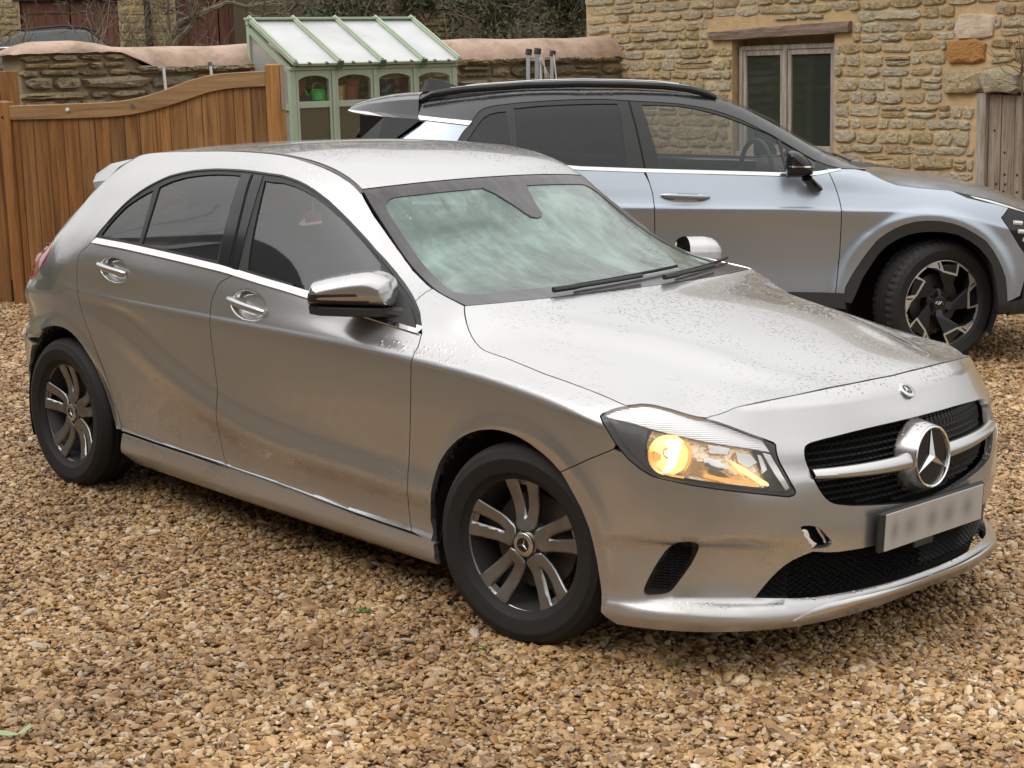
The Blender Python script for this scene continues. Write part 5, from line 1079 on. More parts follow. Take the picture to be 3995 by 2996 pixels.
# --- cottage on the right
def cottage():
    root=empty('stone_cottage','pale limestone cottage wall with a two-light timber window and plank door','house',HOUSEF.copy())
    m=M['mortar']; W0,W1,WB,WT=1.62,2.93,.80,1.935; D0,D1,DT=4.505,5.65,1.415
    mb=MB()
    for a,b,c,d in((-.57,W0,-.6,2.95),(W0,W1,-.6,WB),(W0,W1,WT,2.95),(W1,D0,-.6,2.95),(D0,D1,DT,2.95),(D1,9,-.6,2.95)): mb.add([(a,0,c),(b,0,c),(b,0,d),(a,0,d)],[(0,1,2,3)])
    for a,b,c,d in((W0,W1,WB,WT),(D0,D1,-.6,DT)):
        v=[(a,0,c),(b,0,c),(b,0,d),(a,0,d),(a,.20,c),(b,.20,c),(b,.20,d),(a,.20,d)]; mb.add(v,[(0,4,5,1),(1,5,6,2),(2,6,7,3),(3,7,4,0),(4,7,6,5)])
    mb.add([(-.57,0,-.6),(-.57,0,2.95),(-.57,6,2.95),(-.57,6,-.6)],[(0,1,2,3)])
    w=mb.build('wall',m,root)
    r=random.Random(11)
    vis=lambda x,z: -.60<x<5.05 and np.interp(x,[-.6,.2,1.2,2.9,3.6,5],[1.60,1.52,1.30,.86,.66,.58])<z<np.interp(x,[-.6,5],[2.44,2.20])
    sk=[(1.30,3.15,1.905,2.05),(W0-.0,W1+.0,WB-.04,1.93),(D0-.01,D1,-1,DT+.005),(4.15,4.92,1.412,1.60),(4.19,4.58,1.645,1.845),(4.27,4.66,1.855,2.05)]
    n=lay(w,HOUSEF,-.56,5.9,.45,2.80,(.065,.135),(.12,.36),m:=M['cotswold'],STONES,.024,sk,.010,vis,r)
    def big(x0,x1,z0,z1,mt,i,dep=.04,lab=None):
        x0,x1,z0,z1=x0-.015,x1+.015,z0-.012,z1+.012; me=STONES[i].copy(); me.materials.clear(); me.materials.append(mt); o=bpy.data.objects.new('stone',me); COL.objects.link(o); o.parent=w; o.matrix_basis=Matrix.Translation(((x0+x1)/2,0,(z0+z1)/2))@Matrix.Diagonal((x1-x0,dep,z1-z0,1))
        if lab: o['label']=lab
    og=mat('rust_orange_stone',(.45,.21,.05),.85); L(og,mixc(og,mrange(og,noise(og,5,6,.7),.4,.7,0,1),(.42,.20,.055),(.27,.13,.045)),B(og).inputs['Base Color']); L(og,bump(og,noise(og,9,5),.6,.03),B(og).inputs['Normal'])
    big(4.20,4.565,1.655,1.835,og,3,.035,'large rust orange block'); 
    pk=mat('pinkish_smooth_stone',(.60,.48,.36),.85); L(pk,mixc(pk,mrange(pk,noise(pk,4,6,.6),.4,.65,0,1),(.60,.49,.37),(.50,.36,.27)),B(pk).inputs['Base Color']); L(pk,bump(pk,noise(pk,12,4),.3,.02),B(pk).inputs['Normal'])
    big(4.28,4.65,1.862,2.042,pk,4,.03,'large smooth pinkish block')
    big(4.17,4.55,1.418,1.585,M['cotswold'],5,.055); big(4.555,4.93,1.42,1.59,M['cotswold'],7,.055)
    # grey oak
    ok=mat('silvered_oak',(.30,.25,.21),.8); M['oak']=ok
    gr=noise(ok,5,6,.65,stretch=(.6,6,6)); gv=noise(ok,5,6,.65,stretch=(6,6,.6))
    L(ok,cramp(ok,gv,[(.3,(.20,.155,.125)),(.5,(.34,.285,.245)),(.7,(.46,.40,.35))]),B(ok).inputs['Base Color']); L(ok,bump(ok,gv,.5,.01),B(ok).inputs['Normal'])
    lt=mat('weathered_lintel',(.22,.16,.12),.85); g3=noise(lt,3,7,.7,stretch=(.5,4,5),dist=.6); L(lt,cramp(lt,g3,[(.3,(.07,.045,.035)),(.45,(.20,.14,.10)),(.58,(.26,.19,.15)),(.72,(.46,.38,.32))]),B(lt).inputs['Base Color']); L(lt,bump(lt,g3,.9,.03),B(lt).inputs['Normal'])
    xs=np.linspace(1.35,3.135,19); top=[2.006,2.006,2.010,2.013,2.017,2.02,2.026,2.03,2.03,2.032,2.035,2.036,2.04,2.043,2.042,2.045,2.047,2.046,2.046]; bot=[1.916,1.917,1.915,1.913,1.914,1.917,1.922,1.925,1.925,1.926,1.926,1.928,1.93,1.93,1.931,1.933,1.936,1.939,1.941]
    V=[];F=[]
    for x,a,b in zip(xs,bot,top):
        j=r.uniform(-.006,.006); V+= [(x,-.05+j,a+.008),(x,-.058+j,(a+b)/2),(x,-.048-j,b-.008),(x,.05,b),(x,.05,a)]
    for i in range(18):
        for k in range(5): F.append((i*5+k,(i+1)*5+k,(i+1)*5+(k+1)%5,i*5+(k+1)%5))
    F+=[tuple(range(5)),tuple(range(90,95))]; mb=MB(); mb.add(V,F); mb.build('lintel',lt,root)
    # window: frame, mullion, two casements with panes
    y=.055; fr=MB()
    fr.box((1.66,y,.83),(1.70,y+.09,1.852),bev=.004); fr.box((2.865,y-.01,.83),(2.905,y+.09,1.868),bev=.004); fr.box((1.70,y+.002,1.815),(2.865,y+.088,1.857),bev=.003); fr.box((1.64,y-.03,.80),(2.92,y+.09,.855),bev=.004); fr.box((2.235,y-.004,.855),(2.285,y+.088,1.815),bev=.004)
    f=fr.build('window_frame',ok,root)
    for a,b in((1.70,2.235),(2.285,2.865)):
        mb=MB(); c0,c1=.855,1.815; y2=y+.012
        mb.box((a+.002,y2,c0),(a+.045,y2+.05,c1),bev=.004); mb.box((b-.045,y2,c0),(b-.002,y2+.05,c1),bev=.004); mb.box((a+.045,y2+.001,c1-.052),(b-.045,y2+.049,c1-.002),bev=.004); mb.box((a+.045,y2+.001,c0),(b-.045,y2+.049,c0+.07),bev=.004)
        cs=mb.build('casement',ok,f)
        mb=MB(); mb.box((a+.045,y2+.022,c0+.07),(b-.045,y2+.028,c1-.052)); mb.build('pane',M['glass_house'],cs)
    mb=MB(); mb.add([(1.70,y+.115,.83),(2.9,y+.115,.83),(2.9,y+.115,1.86),(1.70,y+.115,1.86)],[(0,1,2,3)]); bl=mat('blind',(.21,.225,.17),.9); L(bl,cramp(bl,noise(bl,6,3,stretch=(.3,1,9)),[(.3,(.13,.145,.105)),(.7,(.21,.22,.165))]),B(bl).inputs['Base Color']); mb.build('blind',bl,f)
    # small plank door at the right edge
    pl=mat('grey_planks',(.25,.19,.14),.85); g4=noise(pl,4,7,.7,stretch=(7,7,.45),dist=.4); L(pl,cramp(pl,g4,[(.32,(.10,.07,.045)),(.5,(.27,.205,.15)),(.7,(.43,.35,.28))]),B(pl).inputs['Base Color']); L(pl,bump(pl,g4,.8,.02),B(pl).inputs['Normal'])
    d=MB(); d.box((4.508,-.01,-.35),(4.60,.10,1.408),bev=.006); dp=d.build('door_post',ok,root)
    x=4.605; i=0
    dr=MB(); dr.box((4.603,.085,-.35),(5.64,.11,1.40)); dd=dr.build('door',pl,root)
    for wd in(.125,.135,.12,.14,.13,.13,.12,.10):
        mb=MB(); mb.box((x+.003,.03+.004*(i%2),-.33),(x+wd-.003,.08,1.398-.006*(i%3)),bev=.005); q=mb.build('plank',pl,dd)
        for zz in(.55,.60,.66,.74,.92,1.02,1.10):
            if r.random()<.55:
                n_=MB(); n_.lathe([(0,-.005),(.010,-.004),(.012,.001)],8,Matrix.Translation((x+wd*r.uniform(.25,.75),.03+.004*(i%2),zz))); n_.build('nail',M['plastic'],dd)
        x+=wd; i+=1
    rf=MB(); rf.add([(-.75,-.3,2.83),(9.4,-.3,2.83),(9.4,3,4.9),(-.75,3,4.9),(-.75,6.3,2.83),(9.4,6.3,2.83)],[(0,1,2,3),(3,2,5,4)]); rf.add([(-.57,0,2.9),(-.57,3,4.8),(-.57,6,2.9)],[(0,1,2)]); rf.build('roof',mat('stone_slates',(.20,.17,.13),.85),root)
    # bare climber at the edge
    tw=empty('climbing_plant','bare climbing plant with a few red buds at the edge of the cottage door','plant',HOUSEF.copy())
    mb=MB(); rr=random.Random(4)
    for k in range(9):
        p=[Vector((4.99+rr.uniform(-.05,.1),-.05,1.52+rr.uniform(-.05,.1)))]
        dirv=Vector((rr.uniform(-.8,.25),-.15,rr.uniform(.0,.9))).normalized()
        for s_ in range(7): dirv=(dirv+Vector((rr.gauss(0,.25),rr.gauss(0,.08),rr.gauss(0,.25)))).normalized(); p.append(p[-1]+dirv*.06)
        mb.tube(p,[.005-.0005*j for j in range(8)],5)
    mb.tube([(5.05,-.05,.3),(5.02,-.05,.9),(5.0,-.05,1.3),(4.97,-.05,1.62)],[.014,.012,.010,.007],6)
    mb.build('stem',M['twig'],tw)
    b_=MB()
    for k in range(7): b_.lathe([(0,-.012),(.010,0),(0,.012)],6,Matrix.Translation((4.9+rr.uniform(-.06,.14),-.08,1.76+rr.uniform(-.03,.06))))
    b_.build('bud',mat('red_bud',(.12,.015,.02),.5),tw)
    return n
M['twig']=mat('bare_twig',(.135,.10,.068),.85); L(M['twig'],cramp(M['twig'],noise(M['twig'],7,4),[(.35,(.10,.075,.05)),(.6,(.19,.155,.10)),(.75,(.24,.25,.13))]),B(M['twig']).inputs['Base Color'])
NH=cottage()
# --- garden wall with its rounded cement coping
def garden_wall():
    root=empty('garden_wall','rubble garden wall with a rounded pinkish cement coping behind the gate and greenhouse','wall',WALLF.copy())
    m=M['mortar2']; mb=MB()
    mb.add([(-2.04,0,-.6),(4.37,0,-.6),(4.37,0,1.80),(-.95,0,1.80),(-1.15,0,1.93),(-2.04,0,1.94)],[(0,1,2,3,4,5)]); mb.add([(-2.04,0,-.6),(-2.04,0,1.94),(-2.04,.40,1.94),(-2.04,.40,-.6)],[(0,1,2,3)]); mb.add([(-2.04,.4,-.6),(-2.04,.4,1.94),(4.37,.4,1.8),(4.37,.4,-.6)],[(0,1,2,3)])
    w=mb.build('wall_core',m,root); r=random.Random(3)
    vis=lambda x,z:(x<.05 and z>1.42) or (x>1.9 and z>1.46)
    n=lay(root,WALLF,-2.03,4.36,1.15,1.80,(.06,.135),(.16,.42),M['rubble'],RUB,.06,[],.014,vis,r)
    n+=lay(root,WALLF,-2.03,-1.12,1.80,1.925,(.05,.075),(.12,.30),M['rubble'],RUB,.055,[],.014,vis,r)
    # broken edge stones directly under the coping
    for x in np.arange(-.95,4.3,.16):
        me=RUB[r.randrange(18)]; o=bpy.data.objects.new('stone',me); COL.objects.link(o); o.parent=root; o.matrix_basis=Matrix.Translation((x,-.02,1.785+r.uniform(-.012,.008)))@Matrix.Diagonal((.17,.07,.045,1))
    for me in RUB:
        if not me.materials: me.materials.append(M['rubble'])
    cp=mat('pink_cement',(.46,.32,.24),.9); n1=noise(cp,3,7,.65); n2=noise(cp,17,6,.6)
    c=cramp(cp,n1,[(.33,(.27,.20,.14)),(.5,(.46,.325,.245)),(.66,(.55,.40,.31))]); c=mixc(cp,mrange(cp,n2,.5,.72,0,.5),c,(.30,.23,.17)); L(cp,c,B(cp).inputs['Base Color']); L(cp,bump(cp,n2,.5,.02),B(cp).inputs['Normal'])
    def cope(xs,zb,zt,name):
        prof=[(-.055,0,0),(-.065,.03,.0),(-.055,.0,.18),(-.015,.0,.52),(.05,0,.80),(.13,0,.95),(.21,0,1.),(.30,0,.93),(.40,0,.66),(.46,0,.25),(.46,0,0)]
        V=[];F=[];k=len(prof)
        for i,x in enumerate(xs):
            zb_,zt_=np.interp(x,*zb),np.interp(x,*zt); wob=.006*math.sin(x*3.1)+.004*math.sin(x*7.7)
            for y,dz,f in prof: V.append((x,y+wob*(1-f),zb_+(zt_-zb_)*f+wob*f+ (r.uniform(-.008,.004) if f==0 else 0)))
        for i in range(len(xs)-1):
            for j in range(k): F.append((i*k+j,(i+1)*k+j,(i+1)*k+(j+1)%k,i*k+(j+1)%k))
        F+=[tuple(range(k)),tuple(range((len(xs)-1)*k,len(xs)*k))]; q=MB(); q.add(V,F,True); return q.build(name,cp,root,auto=60)
    cope(np.linspace(-2.12,4.44,120),([-2.12,-2.0,-1.25,-1.15,-1.0,-.85,4.4],[1.92,1.93,1.935,1.92,1.85,1.795,1.795]),([-2.12,-2.08,-2.0,-1.88,-1.5,-1.33,-1.2,-.9,4.44],[1.93,1.965,2.0,2.03,2.025,2.005,1.978,1.976,2.005]),'coping')
    return n
NW=garden_wall()
# --- field gate
wd=mat('stained_softwood',(.30,.155,.05),.55); M['stain']=wd
oi=N(wd.node_tree,'ShaderNodeObjectInfo'); g5=noise(wd,3.2,7,.68,stretch=(7,7,.42),dist=.9)
c=cramp(wd,g5,[(.28,(.11,.048,.016)),(.45,(.245,.12,.04)),(.58,(.33,.175,.06)),(.75,(.40,.235,.09))]); c2=cramp(wd,oi.outputs['Random'],[(0,(.55,.52,.50)),(.3,(1.1,1.08,1.05)),(.55,(.80,.72,.62)),(.75,(.75,.55,.42)),(1,(1.3,1.2,1.0))]); L(wd,mixc(wd,1.,c,c2,'MULTIPLY'),B(wd).inputs['Base Color']); L(wd,bump(wd,g5,.35,.008),B(wd).inputs['Normal'])
rl=mat('stained_rail',(.30,.17,.07),.6); M['rail']=rl; g6=noise(rl,3,7,.68,stretch=(.5,7,7),dist=.7); L(rl,cramp(rl,g6,[(.3,(.15,.075,.03)),(.5,(.29,.165,.07)),(.7,(.38,.24,.11))]),B(rl).inputs['Base Color'])
def gate():
    root=empty('wooden_gate','orange-brown swan-neck wooden gate of upright boards standing open','gate',GATEF.copy())
    g0=lambda x: gh(-3.58+x*cos(radians(-25)))
    ux=[0.0,.28,.55,.81,1.01,1.14,1.33,1.46,1.65,1.83,2.01,2.20]; uz=[1.541,1.544,1.548,1.552,1.563,1.580,1.618,1.656,1.703,1.729,1.735,1.740]
    lx=[0.,.54,.93,1.06,1.19,1.39,1.58,1.76,1.95,2.20]; lz=[1.442,1.445,1.455,1.465,1.483,1.521,1.568,1.612,1.632,1.640]
    xs=np.linspace(0.0,2.192,44); up_,lo_=pchip(ux,uz,xs),pchip(lx,lz,xs); V=[];F=[]
    for x,a,b in zip(xs,lo_,up_): V+= [(x,-.004,a),(x,-.004,b-.006),(x,.002,b),(x,.045,b),(x,.045,a)]
    for i in range(43):
        for k in range(5): F.append((i*5+k,(i+1)*5+k,(i+1)*5+(k+1)%5,i*5+(k+1)%5))
    F+=[tuple(range(5)),tuple(range(215,220))]; mb=MB(); mb.add(V,F); mb.build('top_rail',M['rail'],root)
    mb=MB(); mb.box((-.098,-.010,.085),(-.002,.055,1.572),bev=.008); mb.build('stile',M['stain'],root)
    mb=MB(); mb.box((2.194,-.012,.06),(2.305,.065,1.782),bev=.008); st=mb.build('stile',M['stain'],root)
    pe=mat('bleached_wood',(.36,.25,.19),.9); mb=MB(); mb.box((2.309,.0,1.48),(2.3115,.05,1.77)); mb.build('bleached_patch',pe,st)
    bx=[0.0,.06,.19,.32,.46,.60,.74,.87,1.00,1.13,1.27,1.39,1.53,1.66,1.80,1.92,2.06,2.192]
    for a,b in zip(bx[:-1],bx[1:]):
        zt=float(np.min(pchip(lx,lz,np.array([a,b]))))+.03; mb=MB(); mb.box((a+.0025,.014,g0(a)+.06),(b-.0025,.036,zt),bev=.005); mb.build('board',M['stain'],root)
    mb=MB(); mb.box((-.0,.037,g0(0)+.10),(2.19,.075,g0(1)+.24)); mb.box((0,.037,.72),(2.19,.075,.82)); mb.build('ledge',M['rail'],root)
    mb=MB(); mb.lathe([(0,-.016),(.012,-.014),(.015,-.003)],14,Matrix.Translation((.53,0,1.505))); mb.build('bolt',M['white'],root)
    mb=MB(); mb.lathe([(0,-.0075),(.026,-.007),(.028,-.003)],24,Matrix.Translation((1.10,0,1.523))@Matrix.Diagonal((1,1,.62,1))); dk=mb.build('maker_disc',M['satin'],root)
    mb=MB(); mb.box((-.012,-.0085,-.002),(.004,-.0072,.004),Matrix.Translation((1.10,0,1.523))); mb.build('disc_print',M['plastic'],dk)
    mb=MB(); mb.lathe([(0,-.018),(.008,-.018),(.008,-.008)],10,Matrix.Translation((-.062,0,1.46))); mb.build('bolt',M['plastic'],root)
    # hanging post, and the tall panel behind it
    p=empty('gate_post','square stained post the open gate hangs from','post',GATEF.copy()); mb=MB(); mb.box((-.285,.02,0),(-.145,.16,1.575),bev=.008); mb.build('post',M['stain'],p); mb=MB(); mb.box((-.145,.03,.10),(-.10,.05,.27)); mb.build('drop_bolt_socket',M['void'],p)
    mb=MB(); mb.box((-.19,-.03,1.40),(-.15,.02,1.54)); mb.build('hinge',M['satin'],p)
    pn=empty('fence_panel','tall dark stained timber panel behind the gate post','fence',frame((-3.9,12.9),0)); 
    x=-.66
    while x<.15:
        mb=MB(); mb.box((x,0,.05),(x+.138,.03,1.79),bev=.004); mb.build('board',M['stain'],pn); x+=.142
gate()
def greenhouse():
    gm=mat('sage_green_paint',(.36,.43,.31),.5); n1=noise(gm,5,5,.6); L(gm,mixc(gm,mrange(gm,n1,.4,.75,0,.5),(.37,.44,.32),(.28,.34,.24)),B(gm).inputs['Base Color'])
    pc=mat('polycarbonate_sheet',(.78,.78,.78),.25); B(pc).inputs['Transmission Weight'].default_value=.0; n2=noise(pc,3,5); L(pc,mixc(pc,mrange(pc,n2,.4,.7,0,1),(.60,.605,.61),(.50,.505,.505)),B(pc).inputs['Base Color']); B(pc).inputs['Alpha'].default_value=.93
    pane=glass('greenhouse_pane',(.10,.11,.09),.10,.03); low=glass('greenhouse_low_pane',(.06,.065,.05),.75,.08)
    root=empty('greenhouse','sage green lean-to greenhouse with a white sheet roof against the garden wall','greenhouse',GHF.copy())
    D=.745; hb_,ht=1.772,2.165; b0=-.1
    def bx(name,lo,hi,m=gm,par=root,bev=.004): mb=MB(); mb.box(lo,hi,bev=bev); return mb.build(name,m,par)
    for x in(.025,1.715): bx('corner_post',(x,-.0,b0),(x+.055,.055,1.735))
    for x in(.025,1.715): bx('back_post',(x,D-.05,b0),(x+.05,D,2.14))
    bx('eaves_beam',(.02,-.012,1.737),(1.775,.05,1.768)); bx('ridge_beam',(.02,D-.045,2.14),(1.775,D+.0,2.185)); bx('ridge_cap',(.015,D-.075,2.186),(1.785,D+.02,2.208))
    sl_=(2.178-1.772)/(D+.05); ang=math.atan(sl_); ln=math.hypot(D+.05,2.178-1.772)
    rm=Matrix.Translation((0,-.05,1.772))@Matrix.Rotation(ang,4,'X')
    for x in(.028,.468,.905,1.342,1.735):
        mb=MB(); mb.box((x,0,.004),(x+.045,ln,.045),rm,.004); mb.box((x+.012,0.01,.0455),(x+.033,ln,.056),rm,.002); q=mb.build('rafter',gm,root)
        if .1<x<1.7: mb=MB(); mb.box((x-.006,-.018,-.02),(x+.051,.0,.05),rm,.003); mb.build('rafter_end',mat_dkgreen,q)
    for a,b in((.075,.466),(.515,.903),(.952,1.340),(1.389,1.733)):
        mb=MB(); mb.box((a,.012,.012),(b,ln-.05,.020),rm); q=mb.build('roof_sheet',pc,root)
        mb=MB(); mb.box((a,-.006,.004),(b,.010,.026),rm); mb.build('drip_edge',gm,root)
        for f in(.28,.72):
            mb=MB(); mb.box((a+(b-a)*f-.012,-.010,.018),(a+(b-a)*f+.012,.014,.034),rm); mb.build('clip',mat_dkgreen,q)
    bays=((.083,.432),(.478,.860),(.902,1.283),(1.325,1.712))
    for i,(a,b) in enumerate(bays):
        s=.024
        fr=MB(); y0,y1=.004,.046
        fr.box((a,y0,b0+.05),(a+s,y1,1.735),bev=.003); fr.box((b-s,y0,b0+.05),(b,y1,1.735),bev=.003)
        # arched head
        V=[];F=[]; n=13
        for k in range(n):
            t=k/(n-1); x=a+s+(b-a-2*s)*t; zz=1.652+.040*math.sin(pi*t)**.6; V+= [(x,y0+.001,zz),(x,y0+.001,1.735),(x,y1-.001,1.735),(x,y1-.001,zz)]
        for k in range(n-1):
            for j in range(4): F.append((k*4+j,(k+1)*4+j,(k+1)*4+(j+1)%4,k*4+(j+1)%4))
        F+=[(0,1,2,3),tuple(range((n-1)*4,n*4))]; fr.add(V,F)
        fr.box((a+s,y0+.001,1.417),(b-s,y1-.001,1.472),bev=.003); fr.box((a+s,y0+.001,b0+.05),(b-s,y1-.001,b0+.20),bev=.003)
        dr=fr.build('door' if i in(0,3) else 'glazed_panel',gm,root)
        mb=MB(); mb.box((a+s-.004,.022,1.468),(b-s+.004,.026,1.70)); mb.build('pane',pane,dr); mb=MB(); mb.box((a+s-.004,.022,b0+.15),(b-s+.004,.026,1.42)); mb.build('pane',low,dr)
        if i<3: bx('mullion',(b+.003,-.004,b0),(bays[i+1][0]-.003,.052,1.736))
    # left gable
    mb=MB(); mb.prism([(0.056,b0),(D-.05,b0),(D-.05,2.12),(.056,1.765)],.045,.052,Matrix(((0,1,0,0),(1,0,0,0),(0,0,1,0),(0,0,0,1)))); mb.build('side_sheet',glass('side_sheet',(.42,.43,.41),.72,.2),root)
    mb=MB(); mb.box((.03,.056,1.40),(.07,D-.05,1.45)); mb.box((.03,.04,b0+0.03),(.07,D-.05,b0+.12)); mb.build('side_rail',gm,root)
    rm2=Matrix.Translation((0,.02,1.73))@Matrix.Rotation(math.atan((2.14-1.745)/(D-.02)),4,'X'); mb=MB(); mb.box((.026,0,-.028),(.07,ln-.09,.018),rm2); mb.build('side_rafter',gm,root)
    sh=MB(); sh.box((.06,.06,1.395),(1.73,.50,1.417)); sh.build('shelf',gm,root); sh=MB(); sh.box((.06,.10,.70),(1.73,.55,.72)); sh.build('shelf',gm,root)
    # what stands on the shelf
    z=1.418
    tc=mat('terracotta',(.27,.085,.04),.85); L(tc,mixc(tc,mrange(tc,noise(tc,9,5),.4,.7,0,1),(.29,.095,.045),(.19,.065,.035)),B(tc).inputs['Base Color'])
    def pot(x,y,zz,r,h,lab):
        t=empty('plant_pot',lab,'pot',GHF@Matrix.Translation((x,y,zz)))
        prof=[(0,.0),(r*.72,0),(r*.93,h*.74),(r*1.0,h*.75),(r*1.02,h),(r*.9,h),(r*.66,.02),(0,.02)]
        mb=MB(); mb.lathe([(a,b) for a,b in prof],28,Matrix.Rotation(pi/2,4,'X')); mb.build('pot_body',tc,t)
    bk=mat('black_tray',(.02,.02,.022),.4)
    t=empty('seed_tray','black plastic tray under the first terracotta pot','tray',GHF@Matrix.Translation((.23,.20,z))); mb=MB(); mb.box((-.10,-.08,0),(.10,.08,.105),bev=.006); mb.build('tray_body',bk,t); 
    pot(.20,.20,z+.106,.078,.135,'terracotta pot standing in the black tray in the first greenhouse bay')
    pot(.735,.22,z,.105,.235,'large terracotta pot beside the brass bucket in the second bay'); pot(1.395,.24,z,.095,.235,'terracotta pot in the last greenhouse bay on the right')
    t=empty('watering_can','bright green plastic watering can on the greenhouse shelf','watering can',GHF@Matrix.Translation((.372,.14,z))); gn=mat('green_plastic',(.04,.38,.035),.35)
    mb=MB(); mb.lathe([(0,0),(.072,0),(.076,.01),(.076,.06),(.079,.065),(.076,.07),(.075,.12),(.070,.135),(.05,.15),(.03,.155)],28,Matrix.Rotation(pi/2,4,'X')@Matrix.Diagonal((1,1,1,1))); mb.build('can_body',gn,t)
    mb=MB(); mb.tube([(.05,0,.06),(.06,0,.15),(.03,0,.195),(-.02,0,.21),(-.05,0,.185),(-.055,0,.14)],.010,8); mb.build('can_handle',gn,t); mb=MB(); mb.tube([(-.06,0,.05),(-.10,0,.10),(-.135,0,.155)],[.018,.014,.011],8); mb.build('spout',gn,t)
    br=mat('dull_brass',(.42,.31,.12),.32,.85); t=empty('metal_bucket','dull brass coloured metal bucket on the greenhouse shelf','bucket',GHF@Matrix.Translation((.575,.13,z))); mb=MB(); mb.lathe([(0,0),(.062,0),(.064,.01),(.062,.05),(.066,.055),(.064,.10),(.068,.105),(.067,.175),(.072,.18),(.068,.185),(.06,.17)],28,Matrix.Rotation(pi/2,4,'X')); mb.build('bucket_body',br,t)
    t=empty('compost_bag','crumpled black plastic bag on the greenhouse shelf','bag',GHF@Matrix.Translation((1.09,.16,z))); bg=mat('black_polythene',(.028,.026,.026),.3); mb=MB(); V=[];F=[]; r=random.Random(2); nu,nv=16,9
    for j in range(nv):
        for k in range(nu):
            th=2*pi*k/nu; zz=.225*j/(nv-1); rx=.105*(1-.12*(j/(nv-1))); V.append((rx*cos(th)*(1+r.gauss(0,.05)),.06*sin(th)*(1+r.gauss(0,.10)),zz+r.gauss(0,.006)))
    for j in range(nv-1):
        for k in range(nu): F.append((j*nu+k,j*nu+(k+1)%nu,(j+1)*nu+(k+1)%nu,(j+1)*nu+k))
    F.append(tuple(range((nv-1)*nu,nv*nu))); mb.add(V,F,False); mb.build('bag_body',bg,t)
mat_dkgreen=mat('dark_green_clip',(.09,.12,.08),.5)
greenhouse()
def yard_bits():
    # two white poles behind the gate
    for x,h,lab in((-.82,1.79,'plain white pole leaning on the garden wall behind the gate'),(-.375,1.80,'white pole with a grey cap behind the gate near the greenhouse')):
        t=empty('white_pole',lab,'pole',WALLF@Matrix.Translation((x,-.14,0)),'white poles leaning on the garden wall'); mb=MB(); mb.tube([(.05,0,.05),(.0,.05,h)],.0135,10); mb.build('pole',M['white'],t)
        if x>-.5: mb=MB(); mb.tube([(.0,.05,h-.002),(-.003,.053,h+.03)],.017,10); mb.build('cap',mat('grey_cap',(.10,.11,.13),.5),t)
    t=empty('clothes_airer','folded grey rotary clothes airer leaning on the garden wall','clothes airer',WALLF@Matrix.Translation((0,-.22,0))); al=mat('dull_aluminium',(.50,.51,.52),.38,.7)
    for i,(x0,x1,h,w) in enumerate(((3.0,3.035,1.84,.026),(3.11,3.145,1.845,.028),(3.18,3.20,1.76,.010),(3.28,3.335,1.82,.024))):
        a=MB(); a.tube([(x0-.05,0,.05),(x1,.03,h)],w,4); p=a.build('arm',al,t)
        if w>.02: c=MB(); c.tube([(x1,.03,h-.01),(x1+.012,.03,h+.045)],w*1.25,8); c.build('end_cap',M['plastic'],p)
    l=MB(); rr=random.Random(8)
    for k in range(7): l.tube([(3.16+rr.uniform(-.03,.03),-.02,1.80),(3.08+.04*k+rr.uniform(-.03,.03),-.05,1.45),(3.05+.05*k,-.03,1.1)],.0035,5)
    l.tube([(3.33,0,1.83),(3.36,-.01,1.5),(3.40,-.01,1.1)],.007,6); o=l.build('washing_line',M['white'],t); o['kind']='stuff'
    # leaf and weeds on the gravel
    lf=mat('green_leaf',(.12,.22,.05),.45); 
    def leaf(V,F,p,ang,ln,wd,curl,pitch):
        n=len(V); R_=Matrix.Translation(p)@Matrix.Rotation(ang,4,'Z')@Matrix.Rotation(-pitch,4,'Y')
        for i in range(6):
            t=i/5; w=wd*math.sin(pi*min(max(t,.04),.97))**.7; z=curl*t*t
            for s in(-1,0,1): V.append(R_@Vector((ln*t,s*w,z+(.25*w if s else 0))))
        for i in range(5):
            for s in(0,1): F.append((n+i*3+s,n+i*3+s+1,n+i*3+s+4,n+i*3+s+3))
    def on_ground(px,py):
        d=Vector(((px-1997.5)/FPX,(py-1498)/FPX,1)); f2=fw; rt=RGT; dn=-up; v=rt*d.x+dn*d.y+f2*d.z; k=-EYEH/v.z; return Vector((EYE.x+v.x*k,EYE.y+v.y*k,0))
    p=on_ground(70,2890); t=empty('fallen_leaf','pale green fallen leaf lying on the gravel in the bottom left corner','leaf',G@Matrix.Translation(p)); V=[];F=[]; leaf(V,F,Vector((0,0,.018)),YAW-pi/2+.5+pi,.075,.020,.012,.1); leaf(V,F,Vector((.0,0,.018)),YAW-pi/2+.25,.045,.017,.01,.25); mb=MB(); mb.add(V,F,True); mb.build('leaf_blade',mat('pale_leaf',(.30,.40,.20),.5),t)
    r=random.Random(9)
    for px,py,k,sz,lab in((1420,2395,16,.018,'tiny green weed in the gravel near the front wheel'),(2650,2610,14,.016,'tiny green weed in the gravel in front of the bumper'),(1880,2540,12,.014,'tiny green weed by the front tyre contact')):
        p=on_ground(px,py); t=empty('weed',lab,'weed',G@Matrix.Translation(p),'weeds in the gravel'); V=[];F=[]
        for i in range(k): leaf(V,F,Vector((r.gauss(0,.012),r.gauss(0,.012),.006)),r.uniform(0,6.28),sz*r.uniform(.7,1.5),sz*.25,-.006,r.uniform(.3,1.1))
        mb=MB(); mb.add(V,F,True); mb.build('weed_leaves',lf,t)
yard_bits()
